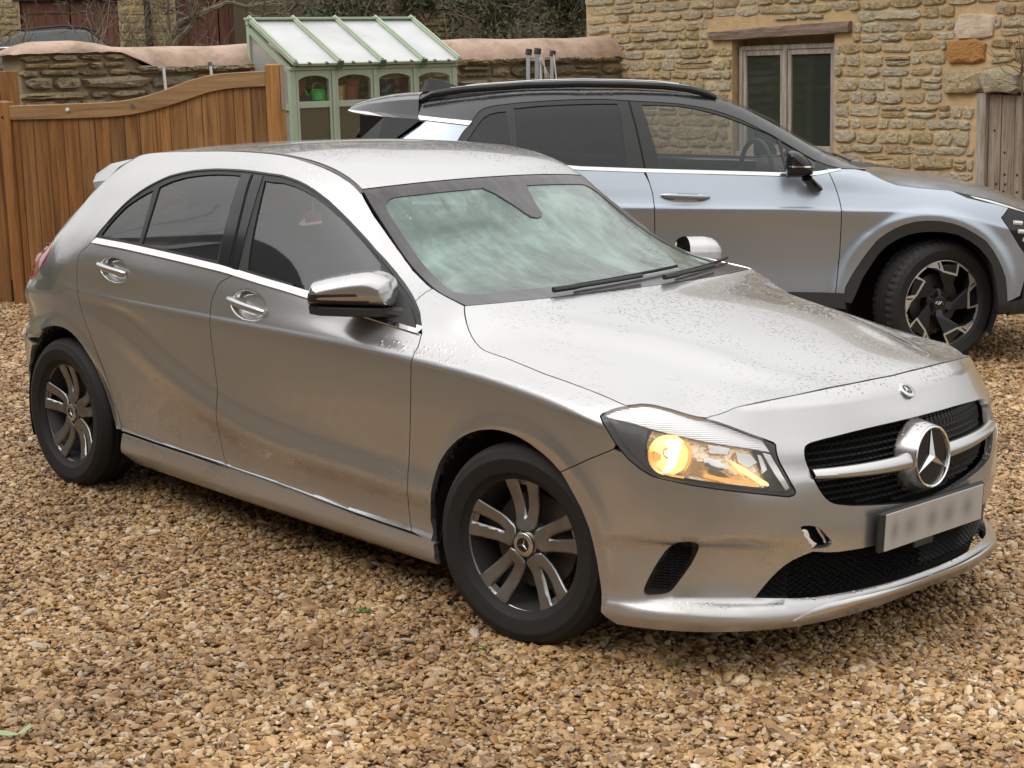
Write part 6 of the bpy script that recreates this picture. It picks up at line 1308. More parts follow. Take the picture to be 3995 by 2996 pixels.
def grass_patch():
    V=[];F=[]; r=random.Random(12)
    for i in range(1500):
        a=r.uniform(-5.2,-3.72); d=r.uniform(12.3,14); p=EYE+RGT*a+FWD*d; h=r.uniform(.04,.13); an=r.uniform(0,6.28); w=.006; dx,dy=cos(an)*w,sin(an)*w; lx,ly=r.gauss(0,.03),r.gauss(0,.03); n=len(V); z=gh(a)
        V+= [(p.x-dx,p.y-dy,z),(p.x+dx,p.y+dy,z),(p.x+lx,p.y+ly,z+h)]; F.append((n,n+1,n+2))
    mb=MB(); mb.add(V,F); o=mb.build('grass',mat('grass_blade',(.10,.18,.035),.6)); o['kind']='stuff'
grass_patch()
# ------------------------------------------------------------------ pale blue SUV with a black roof
def suv_wheel(parent,loc,steer,side,spin):
    o=bpy.data.objects.new('wheel',None); COL.objects.link(o); o.parent=parent; o.location=loc; o.rotation_euler=(0,0,steer+(pi if side<0 else 0))
    rim_and_tyre(o,.369,.246,.235,None,None)
    mb=MB(); mb.lathe([(.258,-.092),(.258,-.084),(.246,-.078),(.238,-.06),(.228,.02),(.225,.10)],72); rim=mb.build('rim',M['gloss'],o)
    mb=MB(); mb.lathe([(.2575,-.086),(.2575,-.0935),(.2515,-.0945),(.250,-.090)],72); mb.build('rim_lip',M['satin'],rim)
    pol=lambda a,r:(r*.2545*cos(radians(a+spin)),r*.2545*sin(radians(a+spin)))
    Rr=lambda a,r,y:(pol(a,r)[0],y,pol(a,r)[1])
    for k in range(5):
        b=96-72*k
        # black spoke: a slanted slab from hub to rim
        V=[];F=[]
        for (a1,a2,r,y) in((b-78,b+0,.10,-.055),(b-62,b-22,.32,-.074),(b-34,b+2,.74,-.088),(b-30,b+22,.985,-.088)):
            V+= [Rr(a1,r,y),Rr(a2,r,y),Rr(a2,r,y+.03),Rr(a1,r,y+.03)]
        for i in range(3):
            for j in range(4): F.append((i*4+j,(i+1)*4+j,(i+1)*4+(j+1)%4,i*4+(j+1)%4))
        F+=[(0,1,2,3),(12,13,14,15)]; mb=MB(); mb.add(V,F); sp=mb.build('spoke',M['gloss'],o,bevel=.003)
        A=[(b+22,.965),(b+11,.985),(b+0,.985),(b-2,.90),(b-6,.76),(b-33,.757),(b-27.5,.985),(b-38,.985),(b-49,.985),(b-49,.955),(b-38,.955),(b-31.5,.95),(b-36.5,.715),(b-6,.715),(b+8,.85)]
        V=[Rr(a,r,-.0915) for a,r in A]; V2=[Rr(a,r,-.086) for a,r in A]; n=len(A); mb=MB(); mb.add(V+V2,[tuple(range(n))]+[(i,i+n,(i+1)%n+n,(i+1)%n) for i in range(n)]); mb.build('machined_face',M['machined'],sp)
        V=[Rr(a,r,-.0922) for a,r in((b+4.5,.965),(b+2.2,.965),(b+.5,.80),(b+3.0,.82))]; mb=MB(); mb.add(V,[(0,1,2,3)]); mb.build('slot',M['void'],sp)
    mb=MB(); mb.lathe([(0,-.062),(.055,-.062),(.085,-.052),(.09,.0)],36); h=mb.build('hub',M['gloss'],o)
    # badge strokes on the cap
    s=.0042; mb=MB()
    for p in(((-.030,-.010),(-.030,.010)),((-.029,-.001),(-.016,.010)),((-.024,.002),(-.012,-.010)),((-.012,-.010),(-.002,.010)),((-.002,.010),(-.002,-.010)),((-.002,-.010),(.012,.010)),((.012,.010),(.024,-.010))):
        mb.tube([(p[0][0]+.002,-.0635,p[0][1]),(p[1][0]+.002,-.0635,p[1][1])],.0016,5)
    mb.build('cap_badge',M['chrome'],h)
    mb=MB(); mb.lathe([(.07,.0),(.165,.0),(.165,.025),(.07,.025)],48); mb.build('brake_disc',M['iron'],o)
M['machined']=mat('machined_alloy',(.62,.60,.56),.35,.7)
def build_suv():
    K={k:np.array(v) for k,v in SUV_LINES.items()}; b=suv_body(); S=body_surf(b); smax=b.smax
    f=Vector((.72537437,.68835458,0)); l=Vector((-f.y,f.x,0)); mw=G@Matrix(((f.x,l.x,0,-2.38670272),(f.y,l.y,0,4.88714781),(0,0,1,0),(0,0,0,1)))
    root=empty('blue_suv','pale blue SUV with black roof and black wheel arches parked behind the silver hatchback','car',mw)
    P=M['blue']; row=lambda k,u:float(np.interp(u,b.g,b.rz[k])); seg=lambda *a:np.concatenate(a)
    dlo=K['dlo']; dlo=dlo[np.r_[True,np.diff(dlo[:,0])>-.01]] if False else dlo
    # keep the outline monotone where two photographs' worth of points overlap
    o=[];
    for p in dlo:
        if not o or p[0]>o[-1][0]+.004 or len(o)<6: o.append(p)
    dlo=np.array(o)
    chlo=np.array([(-2.80,1.255),(-2.55,1.185),(-2.30,1.150),(-2.079,1.132),(-1.705,1.120),(-1.331,1.111),(-.894,1.100),(-.792,1.101),(-.720,1.106),(-.573,1.134)]); chup=chlo+[0,.020]; chup[0]+= [-.02,.0]; chup[-1]=(-.575,1.141)
    fg=K['fgap']; bg=seg(np.array([(-1.705,1.128)]),K['bgap'][5:],np.array([(-1.645,.75),(-1.655,.60),(-1.66,.45)]))
    fdoor=seg(bg,[(-1.60,.435),(-.70,.425)],fg[::-1],chlo[::-1][1:][(chlo[::-1][1:,0]>-1.70)])
    rdoor=seg([(-2.80,1.255)],chlo[1:4],[(-1.712,1.121)],bg[1:],[(-1.8,.44),(-2.28,.45),(-2.33,.60),(-2.45,.78),(-2.62,.93),(-2.72,1.08)])
    wing=seg(fg[::-1],[(-.575,1.141)],K['bside'],[(.12,1.004),(.20,.987),(.35,.952),(.428,.928),(.354,.868),(.407,.791),(.471,.706),(.51,.662),(.53,.52),(.50,.41),(.41,.385)],K['clad'][::-1],[(-.55,.40)])
    quarter=seg(K['slash2'][1:][::-1],[(-3.03,1.405),(-3.20,1.30),(-3.36,1.22),(-3.45,1.05),(-3.40,.80),(-3.30,.62)],[(-3.22,.56),(-3.13,.70),(-2.98,.82),(-2.76,.88),(-2.60,.86),(-2.47,.80),(-2.62,.93),(-2.72,1.08),(-2.80,1.255)],dlo[:4])
    roofu=np.linspace(-.42,-3.20,40)
    side_top=seg(dlo[5:],[(-.484,1.138)],[(u,row(11,u)) for u in roofu],[(-3.24,1.447)],K['slash1'][3:])
    for sd in(1,-1):
        parts={}
        for n,ol in(('front_door',fdoor),('rear_door',rdoor),('front_wing',wing),('rear_quarter',quarter)):
            parts[n]=panel(n,Sheet(S,ol,step=.022 if n=='front_wing' else .014,gap=.0025,aspect=2.4 if n=='front_wing' else 1),P,root,sd,lip=.02)
        parts['rear_door']['label']='rear door'
        panel('roof_side',Sheet(S,side_top,step=.035,gap=.002),M['blackpaint'],root,sd,lip=.015)
        trim=seg(dlo,chup[::-1]); t=panel('window_trim',Sheet(S,trim,[K['rglass'],K['qglass'],K['fglass'],K['sglass']],step=.035,gap=.001),M['plastic'],root,sd,off=-.002,lip=.01)
        for n,g,m in(('rear_door_glass','rglass','glass_priv'),('quarter_glass','qglass','glass_priv'),('front_door_glass','fglass','glass_clear'),('corner_glass','sglass','glass_clear')):
            panel(n,Sheet(S,K[g],step=.05,gap=-.004),M[m],root,sd,off=-.008,lip=0)
        strip('pillar_seam',S,resample(K['bgap'][:5],14),.008,M['void'],t,sd,off=.001)
        panel('chrome_strip',Sheet(S,seg(chlo,chup[::-1]),step=.03,gap=0),M['chrome'],root,sd,off=.004,lip=.006)
        panel('chrome_slash',Sheet(S,seg([(-3.24,1.447)],K['slash1'][3:],K['slash2'][3:][::-1],[(-3.24,1.424)]),step=.03,gap=0),M['chrome'],root,sd,off=.006,lip=.008)
        cl=seg(K['clad'],[(.52,.385),(.50,.33),(.40,.31)],K['arch'][::-1],[(-.50,.37),(-.56,.38)]); panel('arch_cladding',Sheet(S,cl,step=.03,gap=.001),M['plastic'],root,sd,off=.004,lip=.04)
        th=np.linspace(-.1,pi+.1,40); cr=seg(np.c_[-2.74+.475*np.cos(th),.38+.475*np.sin(th)],np.c_[-2.74+.405*np.cos(th),.38+.405*np.sin(th)][::-1]); panel('arch_cladding',Sheet(S,cr,step=.03,gap=0),M['plastic'],root,sd,off=.004,lip=.04)
        panel('sill_cladding',Sheet(S,[(-2.30,.34),(-.53,.34),(-.55,.43),(-2.29,.445)],step=.05,gap=0),M['plastic'],root,sd,off=.01,lip=.03)
        # lamp cluster
        lamp=K['lamp']; lp=panel('headlamp',Sheet(S,np.array([(.428,.926),(.56,.885),(.62,.70),(.51,.662),(.471,.706),(.407,.791),(.354,.868)]),step=.03,gap=.003),M['gloss'],root,sd,lip=.03)
        for z in(.84,.79,.74,.69): 
            x0=np.interp(z,[.662,.706,.791,.868],[.53,.49,.43,.39]); mb=MB(); pts=to_local(S(np.array([(x0+.03,z),(x0+.09,z-.006)])),sd)+np.array([0,-sd*.004,0]); mb.tube(pts,.013,6); mb.build('lamp_unit',M['white'],lp)
        panel('daytime_light',Sheet(S,np.array([(.072,1.014),(.16,1.000),(.30,.972),(.44,.935),(.62,.88),(.62,.862),(.44,.905),(.42,.925),(.26,.952),(.15,.978)]),step=.025,gap=.002),M['gloss'],root,sd,off=.001,lip=.02)
        panel('light_blade',Sheet(S,np.array([(.17,.990),(.30,.963),(.44,.926),(.60,.876),(.44,.914),(.30,.950),(.20,.975)]),step=.02,gap=.001),M['white'],root,sd,off=.003,lip=.004)
        # handle
        for dn,x0 in(('front_door',-1.615),('rear_door',-2.52)):
            zc=.992 if dn=='front_door' else 1.02
            t=np.linspace(0,1,13); q=np.c_[x0+.285*t,np.full(13,zc)-.008*t]; Pp=S(q)+np.c_[np.zeros(13),.004+.024*np.sin(pi*np.clip(t,.06,.94))**.5,np.zeros(13)]
            mb=MB(); mb.tube(to_local(Pp,sd),[.008,.018]+[.0225]*9+[.018,.008],10,flat=.8); hd=mb.build('door_handle',P,parts[dn],auto=60)
            mb=MB(); mb.tube(to_local(Pp[4:10]+[0,.010,.009],sd),.007,6); mb.build('handle_insert',M['gloss'],hd)
            c=S(np.array([[x0+.14,zc-.035]]))[0]; mb=MB(); 
            V=[c+np.array([.075*cos(a),.0012,.034*sin(a)-.002]) for a in np.linspace(0,2*pi,20,endpoint=False)]; mb.add(to_local(V,sd).tolist(),[tuple(range(20))]); mb.build('handle_cup',M['satin'],parts[dn])
        # mirror
        mo=np.array([(-.910,1.20),(-.906,1.240),(-.890,1.252),(-.862,1.257),(-.835,1.248),(-.812,1.234),(-.785,1.212),(-.764,1.188),(-.750,1.160),(-.748,1.135),(-.755,1.117),(-.80,1.102),(-.905,1.098),(-.911,1.15)])
        pfz=pillow(mo,.10,.055); ms=lambda Q:np.c_[Q[:,0],.965+pfz(Q),Q[:,1]]
        mr=panel('door_mirror',Sheet(ms,mo,step=.012,gap=.001,centre=np.array([-.77,.8,1.15])),M['gloss'],root,sd,lip=.10)
        panel('mirror_blade',Sheet(ms,np.array([(-.895,1.163),(-.758,1.161),(-.758,1.169),(-.895,1.171)]),step=.012,gap=0,centre=np.array([-.77,.8,1.15])),M['chrome'],mr,sd,off=.004,lip=.004)
        mb=MB(); mb.tube(to_local([(-.79,1.01,1.10),(-.765,.985,1.075),(-.74,.94,1.05),(-.73,.91,1.04)],sd),[.04,.038,.045,.05],8,flat=.55); mb.build('mirror_arm',M['gloss'],mr)
    # front bumper, grille, closing the nose
    nose=np.array([(.535,.52),(.535,.655),(.64,.69),(.64,.84),(.8,.80),(1.0,.80),(1.3,.80),(smax,.80),(smax,.38),(1.2,.38),(.8,.38),(.53,.39)])
    panel('front_bumper',Sheet(S,nose,step=.05,gap=.002,seam=smax),P,root,both=True,lip=.02)
    gz=np.array([(.85,.55),(.85,.78),(smax,.80),(smax,.52)]); panel('grille',Sheet(S,gz,step=.06,gap=0,seam=smax),M['gloss'],root,both=True,off=.006,lip=.006)
    panel('lower_valance',Sheet(S,np.array([(.42,.30),(.52,.395),(.8,.40),(smax,.40),(smax,.30)]),step=.06,gap=0,seam=smax),M['plastic'],root,both=True,off=.006,lip=.02)
    # bonnet
    bs=S(K['bside']); ex=S(np.array([(.12,1.006),(.20,.989),(.30,.966),(.44,.930),(.60,.885),(.80,.868),(1.1,.862),(1.3,.86),(smax,.86)]))
    E=np.array([(u,float(np.interp(u,[-1.28,-.96,-.77,-.59,-.484],[.622,.642,.667,.70,.76])),z) for u,z in((-.484,1.138),(-.56,1.172),(-.66,1.225),(-.77,1.285),(-.87,1.345),(-.96,1.398),(-1.06,1.447),(-1.16,1.492),(-1.28,1.538))]+[(-1.40,.618,1.562),(-1.6,.612,1.582),(-1.8,.606,1.592),(-2.1,.602,1.594),(-2.4,.600,1.588),(-2.7,.594,1.572),(-2.95,.585,1.552),(-3.10,.575,1.538)])
    ll=np.r_[0,np.cumsum(np.linalg.norm(np.diff(E,axis=0),axis=1))]; n=len(ll); bu=np.interp(np.arange(n),[0,8,10,n-1],[.06,.05,.0,-.0]); bzz=np.interp(np.arange(n),[0,8,10,n-1],[.0,.012,.02,.02])
    def T(Q):
        e=np.clip(Q[:,1],0,ll[-1]); w=Q[:,0]; c=[pchip(ll,E[:,j],e) for j in range(3)]; k=1-np.abs(w/c[1])**2.2; return np.c_[c[0]+k*pchip(ll,bu,e),w,c[2]+k*pchip(ll,bzz,e)]
    we=lambda e:float(pchip(ll,E[:,1],np.array([e]))[0]); lw=ll[8]
    def band(e0,e1,ins,nn=30):
        r=[(we(e)-ins,e) for e in np.linspace(e0,e1,nn)]; return np.array(r+[(w,e1) for w in np.linspace(we(e1)-.04,-we(e1)+.04,16)]+[(-w,e) for w,e in r[::-1]]+[(w,e0) for w in np.linspace(-we(e0)+.04,we(e0)-.04,16)])
    panel('windscreen',Sheet(T,band(.0,lw,.012),step=.06,gap=.002),M['glass_clear'],root,1,lip=0)
    panel('roof',Sheet(T,band(lw+.004,ll[-1],.004),step=.06,gap=.001),M['blackpaint'],root,1,lip=.02)
    rear=T(np.array([(w,0.) for w in np.linspace(0,.70,8)]))-[0,0,.022]; pts=np.concatenate([bs[1:],ex,rear]); ctl=np.array([(-.1,0,1.080),(.2,0,1.044),(.45,0,.985),(.65,0,.915),(-.1,.45,1.072),(.2,.45,1.038),(.45,.42,.978),(.62,.38,.912),(-.05,.66,1.062),(.2,.66,1.026),(.42,.64,.970)]); pts=np.concatenate([pts,ctl]); pts=np.concatenate([pts,pts[pts[:,1]>1e-3]*[1,-1,1]]); fit=tps_fit(pts[:,:2],pts[:,2],1e-5)
    bon=lambda Q:np.c_[Q[:,0],Q[:,1],tps(fit,Q[:,0],Q[:,1])]
    half=seg(bs[:,:2],ex[:,:2]); half=half[half[:,1]>.004]; bo=seg(half,(half*[1,-1])[::-1],rear[1:,:2][::-1]*[1,-1],rear[:,:2][:-1])
    panel('bonnet',Sheet(bon,bo,step=.045,gap=.002),P,root,1,lip=.02)
    for w0 in(.35,-.3):
        mb=MB(); q=T(np.array([(w0-.5*t,.03+.05*t) for t in np.linspace(0,1,8)])); mb.tube(to_local(q+[.01,0,.012]),.008,6); mb.build('wiper',M['plastic'],root)
    mb=MB(); V=[(-.50,.74,1.135),(-.43,.70,1.142),(-.36,.60,1.140),(-.33,.45,1.150),(-.45,.45,1.165),(-.52,.62,1.165)]; mb.add(to_local(V).tolist(),[tuple(range(6))]); mb.build('scuttle',M['plastic'],root)
    # roof rails
    rl=[(-3.04,.600,1.528),(-2.97,.605,1.562),(-2.86,.607,1.580),(-2.757,.61,1.592),(-2.406,.618,1.616),(-2.1,.62,1.624),(-1.814,.62,1.620),(-1.594,.622,1.611),(-1.447,.625,1.594),(-1.349,.628,1.569),(-1.285,.63,1.545)]
    for sd in(1,-1):
        mb=MB(); mb.tube(to_local(rl,sd),[.012]+[.016]*9+[.010],8,flat=1.3); r_=mb.build('roof_rail',M['gloss'],root,auto=50); mb=MB(); mb.tube(to_local([(u,w-.004,z+.018) for u,w,z in rl[2:9]],sd),.005,6); mb.build('rail_highlight',M['satin'],r_)
    # spoiler and tail
    sec=[(-3.05,.585,1.545,1.436),(-3.15,.582,1.540,1.432),(-3.25,.575,1.530,1.436),(-3.35,.566,1.512,1.446),(-3.44,.555,1.490,1.460),(-3.475,.545,1.475,1.466)]
    V=[];F=[]
    for u,w,zt,zl in sec:
        r=[(u,w+.06,zl),(u,w+.012,zt-.012)]+[(u-.02*(1-(a*a)),a*w,zt+.025*(1-a*a)) for a in np.linspace(.96,-.96,13)]+[(u,-w-.012,zt-.012),(u,-w-.06,zl)]; V+=[(x,-y,z) for x,y,z in r]
    k=len(V)//6
    for i in range(5):
        for j in range(k-1): F.append((i*k+j,(i+1)*k+j,(i+1)*k+j+1,i*k+j+1))
    F+=[tuple(range(5*k,6*k))]; mb=MB(); mb.add(V,F,True); sp=mb.build('roof_spoiler',M['blackpaint'],root,auto=30)
    for sd in(1,-1):
        pts=[(-3.045,.668,1.428),(-3.15,.656,1.436),(-3.25,.645,1.443),(-3.35,.634,1.452),(-3.44,.622,1.463),(-3.472,.612,1.470)]; mb=MB(); V=[];F=[]
        for (u,w,z),hh in zip(pts,(.012,.012,.011,.009,.006,.003)): V+= [(u,w+.004,z-hh),(u,w,z+hh)]
        for i in range(5): F.append((2*i,2*i+1,2*i+3,2*i+2))
        mb.add(to_local(V,sd).tolist(),F); mb.build('chrome_slash',M['chrome'],root)
        V=[(-3.03,.70,1.415),(-3.25,.675,1.43),(-3.40,.635,1.44),(-3.40,.65,1.30),(-3.42,.69,1.20),(-3.30,.735,1.22),(-3.20,.735,1.29)]; mb=MB(); mb.add(to_local(V,sd).tolist(),[tuple(range(7))]); mb.build('rear_pillar_cover',M['gloss'],root)
        # tail lamp at the corner
        mb=MB(); mb.tube(to_local([(-3.42,.70,1.06),(-3.52,.60,1.07),(-3.56,.45,1.07)],sd),[.05,.05,.03],8,flat=1.4); mb.build('tail_lamp',M['red'],root)
    prof=[(-3.36,.60,1.44),(-3.43,.655,1.30),(-3.48,.70,1.19),(-3.53,.74,1.10),(-3.56,.74,.95),(-3.57,.74,.75),(-3.60,.74,.60),(-3.58,.72,.38)]
    Gd=np.array([[(u-.06*(1-a*a),-a*w,z) for a in np.linspace(-1,1,19)] for u,w,z in prof]); grid_obj('tailgate',Gd[2:],P,root); rw=grid_obj('rear_window',Gd[:3],M['glass_priv'],root)
    mb=MB(); mb.tube([(-3.455,.10,1.33),(-3.46,-.30,1.30)],.01,6); mb.build('rear_wiper',M['plastic'],rw)
    # shark fin
    V=[];F=[]; 
    for (u,h,w) in((-2.80,.005,.02),(-2.88,.03,.035),(-2.97,.062,.036),(-3.04,.075,.03),(-3.075,.06,.026),(-3.09,.0,.03)): V+= [(u,-w,1.570),(u,-w*.35,1.578+h),(u,w*.35,1.578+h),(u,w,1.570)]
    for i in range(5):
        for j in range(3): F.append((i*4+j,(i+1)*4+j,(i+1)*4+j+1,i*4+j+1))
    mb=MB(); mb.add(V,F,True); mb.build('aerial_fin',M['gloss'],root,auto=50)
    # shell, housings, inside
    q=np.linspace(b.smin+.01,smax-.001,160); zz=np.linspace(.30,1.10,30); Q,Z_=np.meshgrid(q,zz,indexing='ij'); Pz=b.ev(Q,Z_,.03); qm,zm=Q[:-1,:-1]+.01,Z_[:-1,:-1]+.01
    ok=(np.hypot(qm+.07,zm-.37)>.44)&(np.hypot(qm+2.74,zm-.37)>.44)&(zm<np.interp(qm,b.g,b.rz[8])-.04)
    for sd in(1,-1):
        grid_obj('inner_shell',to_local(Pz,sd),M['void'],root,ok)
        for cx in(-.07,-2.74):
            mb=MB(); mb.lathe([(0,-.52),(.425,-.52),(.425,-.90)],36,Matrix.Translation((cx,0,.37))@Matrix.Scale(sd,4,(0,1,0)),ang=(radians(-25),radians(205))); mb.build('wheel_housing',M['void'],root)
    for lo,hi in(((-2.3,-.80,.26),(-.55,.80,.36)),((-.55,-.50,.26),(.62,.50,.60)),((-3.45,-.72,.30),(-2.3,.72,.5))):
        mb=MB(); mb.box(lo,hi); mb.build('floor_pan',M['void'],root)
    mb=MB(); mb.box((-.92,-.76,.75),(-.50,.76,1.13)); mb.build('dashboard',M['fabric'],root,bevel=.05)
    for y in(-.38,.38):
        for x in(-1.55,-2.4):
            mb=MB(); mb.box((x-.06,y-.24,.6),(x+.08,y+.24,1.22),Matrix.Translation((x,0,.6))@Matrix.Rotation(radians(-14),4,'Y')@Matrix.Translation((-x,0,-.6)));mb.build('seat_back',M['fabric'],root,bevel=.05)
            mb=MB(); mb.box((x-.24,y-.13,1.25),(x-.13,y+.13,1.44)); mb.build('headrest',M['fabric'],root,bevel=.05)
            mb=MB(); mb.box((x,y-.24,.55),(x+.5,y+.24,.70)); mb.build('seat_cushion',M['fabric'],root,bevel=.05)
    mb=MB(); mb.lathe([(.185+.015*cos(t),.015*sin(t)) for t in np.linspace(0,2*pi,9)],32,Matrix.Translation((-1.02,-.38,1.10))@Matrix.Rotation(radians(-65),4,'Z')); mb.build('steering_wheel',M['plastic'],root)
    mb=MB(); mb.box((-1.05,-.10,1.40),(-1.01,.10,1.455)); mb.build('rear_view_mirror',M['plastic'],root,bevel=.01)
    suv_wheel(root,(0,-.795,.365),radians(23),1,0); suv_wheel(root,(0,.795,.365),radians(23),-1,10); suv_wheel(root,(-2.68,-.80,.365),0,1,20); suv_wheel(root,(-2.68,.80,.365),0,-1,33)
build_suv()
# ------------------------------------------------------------------ beyond the garden wall
def pxpt(px,py,d):
    """a point d metres ahead of the camera on the line of sight of a photograph pixel (used once, to survey the place)"""
    v=Vector(((px-1997.5)/FPX,(py-1498)/FPX,1)); w=(G.to_3x3()@(RGT*v.x-up*v.y+fw*v.z)); c=G@(EYE+Vector((0,0,EYEH))); k=d/(w.dot(FWD)); return c+w*k
def far_things():
    # raised ground behind the wall
    tm=mat('bank_earth',(.10,.085,.045),.95); L(tm,mixc(tm,mrange(tm,noise(tm,3,6),.35,.7,0,1),(.07,.075,.03),(.15,.115,.07)),B(tm).inputs['Base Color'])
    V=[];F=[]
    nx,ny=20,14
    for i in range(nx+1):
        for j in range(ny+1):
            x=-22+44*i/nx; t=j/ny; y=.6+40*t*t+.0; V.append((x,y,.2+.75*min(1,t*3)+(.1*math.sin(x*1.3+j))*(t>0)))
    for i in range(nx):
        for j in range(ny): F.append((i*(ny+1)+j,(i+1)*(ny+1)+j,(i+1)*(ny+1)+j+1,i*(ny+1)+j+1))
    mb=MB(); mb.add(V,F,True); o=mb.build('bank',tm); o.matrix_world=WALLF.copy(); tag(o,kind='structure')
    # garage block
    gm=stone_mat('far_limestone',[(0,(.48,.36,.18)),(.5,(.58,.46,.26)),(1,(.42,.31,.15))],.25)
    bw=mat('brown_stained_door',(.145,.052,.028),.6); gd=noise(bw,3,5,.6,stretch=(5,5,.5)); L(bw,cramp(bw,gd,[(.3,(.10,.035,.02)),(.55,(.16,.058,.032)),(.75,(.20,.08,.045))]),B(bw).inputs['Base Color'])
    root=empty('garage_block','far limestone garage block with brown stained double doors','building',FARF.copy())
    mb=MB(); z0=.6; Z1=6
    doors=((-8.30,-6.68,3.02),(-5.72,-4.30,3.12)); x=-10.5
    for a,b_,t in doors: mb.add([(x,0,z0),(a,0,z0),(a,0,Z1),(x,0,Z1)],[(0,1,2,3)]); mb.add([(a,0,t),(b_,0,t),(b_,0,Z1),(a,0,Z1)],[(0,1,2,3)]); x=b_
    mb.add([(x,0,z0),(-2.5,0,z0),(-2.5,0,Z1),(x,0,Z1)],[(0,1,2,3)]); mb.add([(-2.5,0,z0),(-2.5,7,z0),(-2.5,7,Z1),(-2.5,0,Z1)],[(0,1,2,3)])
    w=mb.build('wall',M['mortar'],root)
    rr=random.Random(21); vis=lambda x,z: z<3.25 and -9.3<x<-4.1 and z>2.0
    lay(w,FARF,-9.4,-4.0,1.9,3.3,(.11,.17),(.2,.42),gm,[stone_mesh(500+i,8) for i in range(8)],.03,[(a-.02,b_+.02,-1,t+.12) for a,b_,t in doors],.02,vis,rr,'stone_infill')
    for a,b_,t in doors:
        mb=MB(); mb.box((a-.1,-.04,t),(b_+.1,.08,t+.13)); mb.build('door_lintel',M['plastic'],root)
        for k in range(2):
            x0=a+(b_-a)*k/2+.008; x1=a+(b_-a)*(k+1)/2-.008; mb=MB(); mb.box((x0,.10,z0),(x1,.14,t)); dd=mb.build('garage_door',bw,root); n=4
            for j in range(n):
                p0=x0+(x1-x0)*j/n+.004; p1=x0+(x1-x0)*(j+1)/n-.004; mb=MB(); mb.box((p0,.085,z0),(p1,.10,t-.26),bev=.004); mb.build('plank',bw,dd)
            mb=MB(); mb.box((x0+.03,.083,t-.22),((x0+x1)/2-.03,.10,t-.05),bev=.004); mb.box(((x0+x1)/2+.03,.083,t-.22),(x1-.03,.10,t-.05),bev=.004); mb.build('panel',bw,dd)
    mb=MB(); mb.add([(-8.4,.3,z0),(-4.2,.3,z0),(-4.2,.3,3.3),(-8.4,.3,3.3)],[(0,1,2,3)]); mb.build('dark_interior',M['void'],root)
    mb=MB(); mb.tube([(-6.19,-.07,.8),(-6.19,-.07,5.5)],.055,10); mb.build('drainpipe',M['plastic'],root)
    mb=MB(); mb.box((-4.75,.06,2.32),(-4.62,.09,2.36)); mb.build('door_latch',M['plastic'],root)
    mb=MB(); mb.box((-10.8,-.5,6),(-2.2,7.4,6.2)); mb.build('roof',M['plastic'],root)
    # dark car in front of the first door: body, roof, glass, rails, wheels
    cr=empty('dark_car','dark grey estate car with roof rails parked by the far garage door','car',FARF@Matrix.Translation((-7.25,-1.6,.93)))
    s=lambda y,pts:[(x,y,z) for x,z in pts]
    dk=mat('dark_grey_paint',(.03,.033,.035),.25); B(dk).inputs['Coat Weight'].default_value=1
    low=[(-1.6,.25),(-1.62,.75),(-1.45,.98),(-1.0,1.02),(.55,1.02),(1.05,.90),(1.95,.78),(2.1,.55),(2.1,.25)]
    mb=MB(); V=s(-.88,low)+s(.88,low); n=len(low); mb.add(V,[tuple(range(n)),tuple(range(2*n-1,n-1,-1))]+[(i,i+n,(i+1)%n+n,(i+1)%n) for i in range(n)]); mb.build('body',dk,cr,bevel=.05)
    cab=[(-1.35,.98,.78),(-1.12,1.36,.66),(-.75,1.52,.60),(-.1,1.555,.60),(.25,1.53,.60),(.95,.98,.76)]
    V=[(x,-w,z) for x,z,w in cab]+[(x,w,z) for x,z,w in cab]; n=len(cab); mb=MB(); mb.add(V,[tuple(range(n)),tuple(range(2*n-1,n-1,-1))]+[(i,i+n,(i+1)%n+n,(i+1)%n) for i in range(n)]); mb.build('cabin',dk,cr,bevel=.03)
    pale=mat('pale_reflecting_glass',(.20,.22,.22),.08); B(pale).inputs['Metallic'].default_value=.6
    for nm,q in(('side_window',[(-1.02,1.08),(-.86,1.38),(-.62,1.43),(-.36,1.44),(-.40,1.05)]),('side_window',[(-.32,1.05),(-.28,1.445),(.12,1.43),(.62,1.06)]),):
        mb=MB(); P_=[(x,-(.775-.31*(z-1.0)/.55*1.0)-.010,z) for x,z in q]; mb.add(P_,[tuple(range(len(q)))]); mb.build(nm,M['gloss'] if nm=='x' else pale,cr)
    mb=MB(); mb.add([(.33,-.56,1.50),(.33,.56,1.50),(.93,.70,1.02),(.93,-.70,1.02)],[(0,1,2,3)]); mb.build('windscreen',pale,cr)
    for sd in(1,-1): mb=MB(); mb.tube([(-1.0,-sd*.56,1.47),(-.9,-sd*.57,1.545),(-.1,-sd*.57,1.60),(.2,-sd*.57,1.575),(.3,-sd*.57,1.53)],.018,6); mb.build('roof_rail',M['plastic'],cr)
    for x in(-1.0,1.35):
        for sd in(1,-1): mb=MB(); mb.lathe([(0,-.1),(.30,-.1),(.32,-.05),(.32,.1)],24,Matrix.Translation((x,-sd*.80,.32))@Matrix.Scale(sd,4,(0,1,0))); mb.build('wheel',M['rubber'],cr)
    # grey utility box on the wall end
    t=empty('meter_box','small grey box beyond the left end of the garden wall','box',None); p=pxpt(40,205,15.5); t.location=p; mb=MB(); mb.box((-.10,-.1,-.05),(.10,.1,.05),bev=.01); mb.build('box_body',M['satin'],t); mb=MB(); mb.tube([(0,0,-.05),(.0,.02,-2.)],.03,6); mb.build('stand',M['plastic'],t)
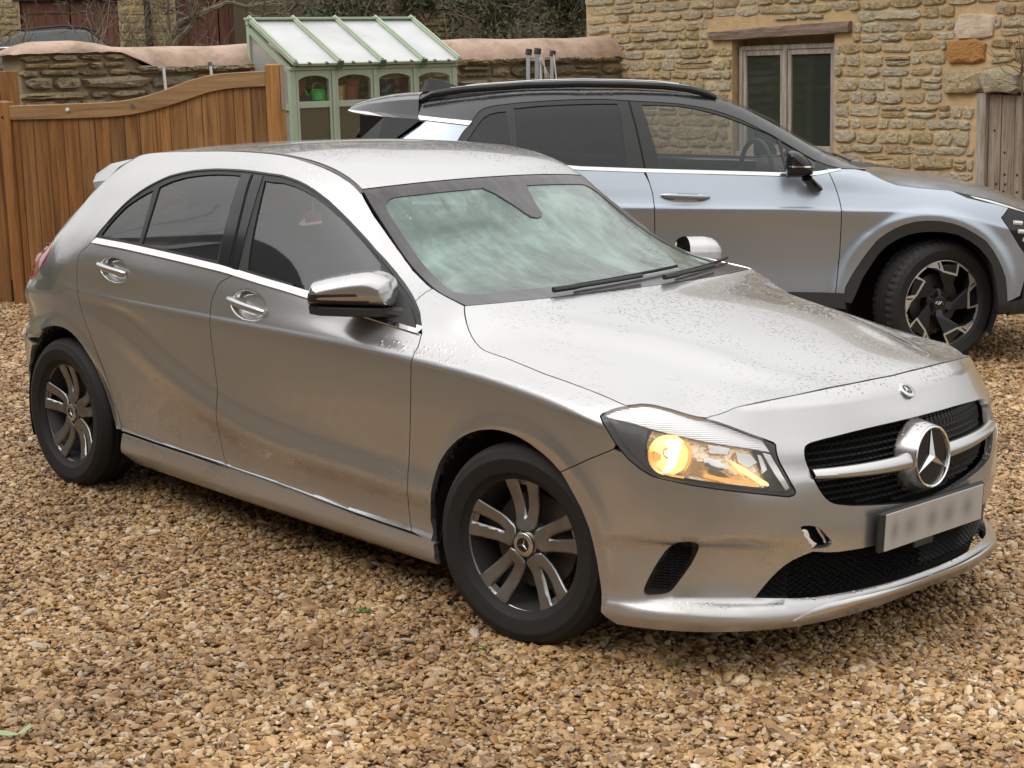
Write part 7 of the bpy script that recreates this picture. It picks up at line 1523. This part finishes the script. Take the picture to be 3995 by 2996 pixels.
    # mossy outbuilding wall behind the greenhouse and dark gable beside the cottage
    ow=empty('outbuilding_wall','dark mossy stone outbuilding wall behind the greenhouse','wall',frame((-1.35,23.0),4)); mo=stone_mat('mossy_stone',[(0,(.12,.11,.05)),(.4,(.20,.16,.08)),(.7,(.13,.135,.05)),(1,(.24,.19,.10))],.2,(.04,.04,.02))
    mb=MB(); mb.add([(-1.2,0,.4),(.62,0,.4),(.62,0,4),(-1.2,0,4)],[(0,1,2,3)]); mb.add([(.62,0,.4),(.62,3,.4),(.62,3,4),(.62,0,4)],[(0,1,2,3)]); ww=mb.build('wall_face',M['mortar2'],ow)
    lay(ow,None,-1.15,.62,1.85,2.9,(.075,.11),(.18,.36),mo,[stone_mesh(700+i,8) for i in range(8)],.03,[],.012,lambda x,z:z<2.75,random.Random(31))
    bn=empty('barn','dark stone barn wall far behind the shrubs','building',frame((-4.0,27.5),6)); mb=MB(); mb.add([(-.4,0,.3),(9,0,.3),(9,0,6.5),(-.4,0,6.5)],[(0,1,2,3)]); mb.add([(-.4,0,.3),(-.4,4,.3),(-.4,4,6.5),(-.4,0,6.5)],[(0,1,2,3)]); mb.build('wall',mortar_mat('dark_stone',(.075,.06,.038),(.11,.09,.055)),bn)
    dg=empty('dark_shed','dark timber shed beside the cottage','shed',frame((.35,21.5),-10)); 
    for k in range(14): mb=MB(); mb.box((-.6+k*.14,0,.5),(-.6+k*.14+.132,.04,4.2)); mb.build('board',mat_dark,dg)
    gp=empty('gutter_pipe','short downpipe beside the cottage corner','pipe',HOUSEF.copy()); mb=MB(); mb.tube([(-.66,.05,2.30),(-.66,.05,4.6)],.035,8); mb.build('pipe',M['plastic'],gp)
mat_dark=mat('dark_boards',(.022,.019,.015),.9)
far_things()
def branch_mesh(mb,p,d,ln,r,depth,rr,spread=.55,up_=.15,kink=.22):
    n=5; pts=[p]; dv=d.normalized(); rs=[r]
    for i in range(n):
        dv=(dv+Vector((rr.gauss(0,kink),rr.gauss(0,kink),rr.gauss(0,kink)+up_*.2))).normalized(); pts.append(pts[-1]+dv*(ln/n)); rs.append(max(r*(1-.6*(i+1)/n),.0022))
    mb.tube(pts,rs,5 if r>.012 else 3,cap=False)
    if depth>0:
        for k in range(rr.randint(2,4)):
            i=rr.randint(1,n); nd=(dv+Vector((rr.gauss(0,spread),rr.gauss(0,spread),rr.gauss(0,spread)+up_))).normalized(); branch_mesh(mb,pts[i],nd,ln*rr.uniform(.45,.75),rs[i]*.62,depth-1,rr,spread,up_,kink)
def trees():
    rr=random.Random(17); M['bark']=M['twig']
    z8=lambda x,y:(600+x/2.765,y/2.765)
    def pl(pts,d): return [pxpt(*z8(x,y),d) for x,y in pts]
    t=empty('bare_tree','bare crooked tree with lichened limbs in front of the far garage door','tree',Matrix.Translation(pxpt(664,178,19.5)*1.0))
    inv=t.matrix_world.inverted(); mb=MB(); tw=MB()
    def limb(pts,d,r0,r1,twigs=6,dep=2,ln=.5):
        P_=[inv@(p+Vector((rr.gauss(0,.02),rr.gauss(0,.02),0))) for p in pl(pts,d)]; n=len(P_); mb.tube(P_,[r0+(r1-r0)*i/(n-1) for i in range(n)],7)
        for k in range(twigs):
            i=rr.randint(1,n-1); dv=(P_[i]-P_[i-1]).normalized(); branch_mesh(tw,P_[i],(dv+Vector((rr.gauss(0,.8),rr.gauss(0,.8),rr.gauss(.2,.8)))).normalized(),ln*rr.uniform(.5,1.1),.010,dep,rr)
    limb([(150,900),(165,700),(172,500),(195,390),(240,300),(300,245),(400,205),(500,165),(600,110),(690,65),(780,28),(870,30),(985,72),(1045,125),(1080,170),(1120,190)],19.5,.060,.012,16)
    limb([(215,520),(260,430),(330,370),(400,290),(430,215),(395,150),(400,60),(405,-60)],19.4,.042,.018,9)
    limb([(985,72),(1080,45),(1200,30),(1330,15),(1430,-20)],19.5,.018,.006,9)
    limb([(1120,190),(1200,150),(1300,140),(1400,150),(1480,110),(1520,90)],19.5,.014,.004,8)
    limb([(170,480),(178,330),(165,180),(168,60),(160,-80)],19.3,.024,.016,7)
    limb([(300,150),(150,90),(20,35),(-120,-20)],19.3,.012,.02,6)
    mb.build('trunk',M['bark'],t); o=tw.build('twigs',M['twig'],t); o['kind']='stuff'
    z5=lambda x,y:(x/3.16,y/3.16)
    # twiggy bush over the dark car
    for nm,lab,cx,cy,d,n,sp,h in(('bare_bush','bare twiggy bush growing over the dark car',1560,620,17.6,26,420,.55),('bare_bush','low bare shrub at the left edge beyond the wall',60,700,17.0,16,200,.7),('bare_bush','thin bare sapling rising behind the wall coping',1150,560,17.2,6,60,.9)):
        p=pxpt(*z5(cx,cy),d); t=empty(nm,lab,'bush',Matrix.Translation((p.x,p.y,p.z-.35)),'bare bushes beyond the wall'); tw=MB()
        for k in range(n):
            a=rr.gauss(0,.45)*sp/3.16/FPX*d*2; branch_mesh(tw,Vector((RGT.x*a,RGT.y*a,rr.uniform(0,.3))),Vector((RGT.x*rr.gauss(0,.5),RGT.y*rr.gauss(0,.5),1)),h*rr.uniform(.5,1.0),.009,2,rr,.6,.1)
        tw.build('stems',M['twig'],t)
    # evergreen tangle between greenhouse and cottage
    lm=mat('ivy_leaf',(.05,.075,.03),.8); oi=N(lm.node_tree,'ShaderNodeNewGeometry'); L(lm,cramp(lm,oi.outputs['Random Per Island'],[(0,(.016,.026,.010)),(.35,(.034,.052,.018)),(.65,(.062,.072,.027)),(.85,(.10,.080,.036)),(1,(.13,.10,.05))]),B(lm).inputs['Base Color'])
    def shrub(lab,px,py,d,rw,rh,nl,nb,sz,grey=0,rd=.7):
        p=pxpt(px,py,d); t=empty('evergreen_shrub',lab,'shrub',Matrix.Translation(p),'shrubs beyond the garden wall'); V=[];F=[]; tw=MB()
        for k in range(nb):
            b0=Vector((RGT.x*rr.gauss(0,rw*.35),RGT.y*rr.gauss(0,rw*.35),-rh*.9)); branch_mesh(tw,b0,Vector((RGT.x*rr.gauss(0,.5),RGT.y*rr.gauss(0,.5)-.1,1)),rh*rr.uniform(1.0,1.7),.014,3,rr,.65,.12,.3)
        cl=[(rr.gauss(0,.42),rr.gauss(0,.4),rr.gauss(0,.42)) for _ in range(26)]
        for i in range(nl):
            c=cl[rr.randrange(26)]; q=Vector((c[0]+rr.gauss(0,.15),c[1]+rr.gauss(0,.15),c[2]+rr.gauss(0,.13))); w=RGT*(q.x*rw)+FWD*(q.y*rd)+Vector((0,0,q.z*rh))
            s_=sz*rr.uniform(.5,1.3); a=Vector((rr.gauss(0,1),rr.gauss(0,1),rr.gauss(0,1))).normalized(); b_=a.cross(Vector((rr.gauss(0,1),rr.gauss(0,1),rr.gauss(0,1)))).normalized(); n=len(V)
            V+= [w-a*s_,w+b_*s_*.45,w+a*s_,w-b_*s_*.45]; F.append((n,n+1,n+2,n+3))
        tw.build('stems',M['twig'],t); mb=MB(); mb.add(V,F); o=mb.build('foliage',lm,t); o['kind']='stuff'
    shrub('mixed ivy and brown stems on the mossy wall left of the greenhouse ridge',1380,20,21.5,.75,.55,2600,14,.035)
    shrub('ivy hanging over the mossy outbuilding wall behind the greenhouse',1640,-10,21.5,.5,.34,1500,9,.04)
    shrub('tangled dark evergreen shrub to the right of the mossy wall',1950,60,20.3,.62,.62,3000,18,.035)
    shrub('dark broad-leaved evergreen in front of the shed beside the cottage',2180,70,20.0,.50,.62,2600,12,.05)
    shrub('brown twiggy shrub behind the coping near the cottage corner',2050,130,19.3,.8,.28,700,22,.03)
trees()
def behind_camera():
    # the house opposite, seen only as a reflection in the side glass and paint
    rf=mat('slate_roof',(.045,.042,.040),.6); L(rf,cramp(rf,noise(rf,6,5),[(.35,(.03,.027,.025)),(.65,(.07,.062,.055))]),B(rf).inputs['Base Color'])
    h=empty('house_opposite','stone house with slate roof and two rooflights standing opposite the cars behind the camera','house',G@Matrix.Translation((0,0,0)))
    wl=mat('opposite_wall',(.30,.22,.12),.9); L(wl,mixc(wl,noise(wl,5,6,.7,stretch=(1,1,3)),(.16,.11,.06),(.42,.32,.19)),B(wl).inputs['Base Color'])
    gl=mat('rooflight_glass',(.4,.42,.43),.05); B(gl).inputs['Metallic'].default_value=.9
    def house(h,x0,x1,y0,y1,ze,zr,lights):
        ym=(y0+y1)/2; mb=MB(); mb.add([(x0,y0,0),(x1,y0,0),(x1,y0,ze),(x0,y0,ze),(x0,y1,0),(x1,y1,0),(x1,y1,ze),(x0,y1,ze),(x0,ym,zr),(x1,ym,zr)],[(0,1,2,3),(4,5,6,7),(0,3,8,7,4),(1,2,9,6,5)]); mb.build('wall',wl,h)
        mb=MB()
        for s_ in(0,1):
            ya=y0+.3 if s_==0 else y1-.3; mb.add([(x0-.2,ya,ze-.3),(x1+.2,ya,ze-.3),(x1+.2,ym,zr+.05),(x0-.2,ym,zr+.05),(x0-.2,ya,ze-.16),(x1+.2,ya,ze-.16),(x1+.2,ym,zr+.19),(x0-.2,ym,zr+.19)],[(0,1,2,3),(4,5,6,7),(0,1,5,4),(0,3,7,4),(1,2,6,5)])
        mb.build('roof',rf,h); sl=(zr-ze)/(y0-ym)
        for xx in lights:
            q=[(xx,y0-.9),(xx+.75,y0-.9),(xx+.75,y0-1.6),(xx,y0-1.6)]; mb=MB(); mb.add([(a,b,ze+.30+(y0-b)*sl) for a,b in q],[(0,1,2,3)]); mb.build('rooflight',gl,h)
    house(h,-15.5,-3.2,-5.2,-10.2,3.3,6.9,(-13.6,-12.5,-8,-6))
    h2=empty('rear_house','lower stone house standing behind the camera position','house',G.copy()); house(h2,-3.0,15,-7.5,-13,3.0,6.0,(0,5))
    hg=MB(); V=[];F=[]; rr=random.Random(45)
    for i in range(9000):
        y=rr.uniform(-16,1.5); z=rr.uniform(.0,3.6+.5*math.sin(y*1.7)); p=Vector((-21+rr.gauss(0,.5),y,z)); s_=rr.uniform(.06,.16); a=Vector((rr.gauss(0,1),rr.gauss(0,1),rr.gauss(0,1))).normalized(); b_=a.cross(Vector((0,rr.gauss(0,1),1))).normalized(); n=len(V); V+=[p-a*s_,p+b_*s_*.6,p+a*s_,p-b_*s_*.6]; F.append((n,n+1,n+2,n+3))
    hg.add(V,F); t=empty('added_hedge','tall dark hedge added outside the picture to block sky light from the left','hedge',Matrix.Identity(4)); o=hg.build('foliage',mat('hedge_leaf',(.04,.055,.022),.6),t); o['kind']='stuff'  # unseen hedge, added to cut sideways sky light on the cars
    mb=MB(); mb.box((-21.3,-16,0),(-20.8,1.5,3.0)); mb.build('hedge_core',mat_dark,t)
    rr=random.Random(44)
    for x,y,s_,lab in((-18.0,-7.6,2.3,'bare tree left of the house opposite'),(-20,-9.5,2.4,'tall bare tree far left of the house opposite')):
        t=empty('bare_tree',lab,'tree',Matrix.Translation((x,y,0))); mb=MB()
        for k in range(3): branch_mesh(mb,Vector((0,0,.0)),Vector((rr.gauss(0,.25),rr.gauss(0,.25),1)),3.0*s_,.10,5,rr,.6,.15)
        mb.build('trunk',M['twig'],t)
behind_camera()
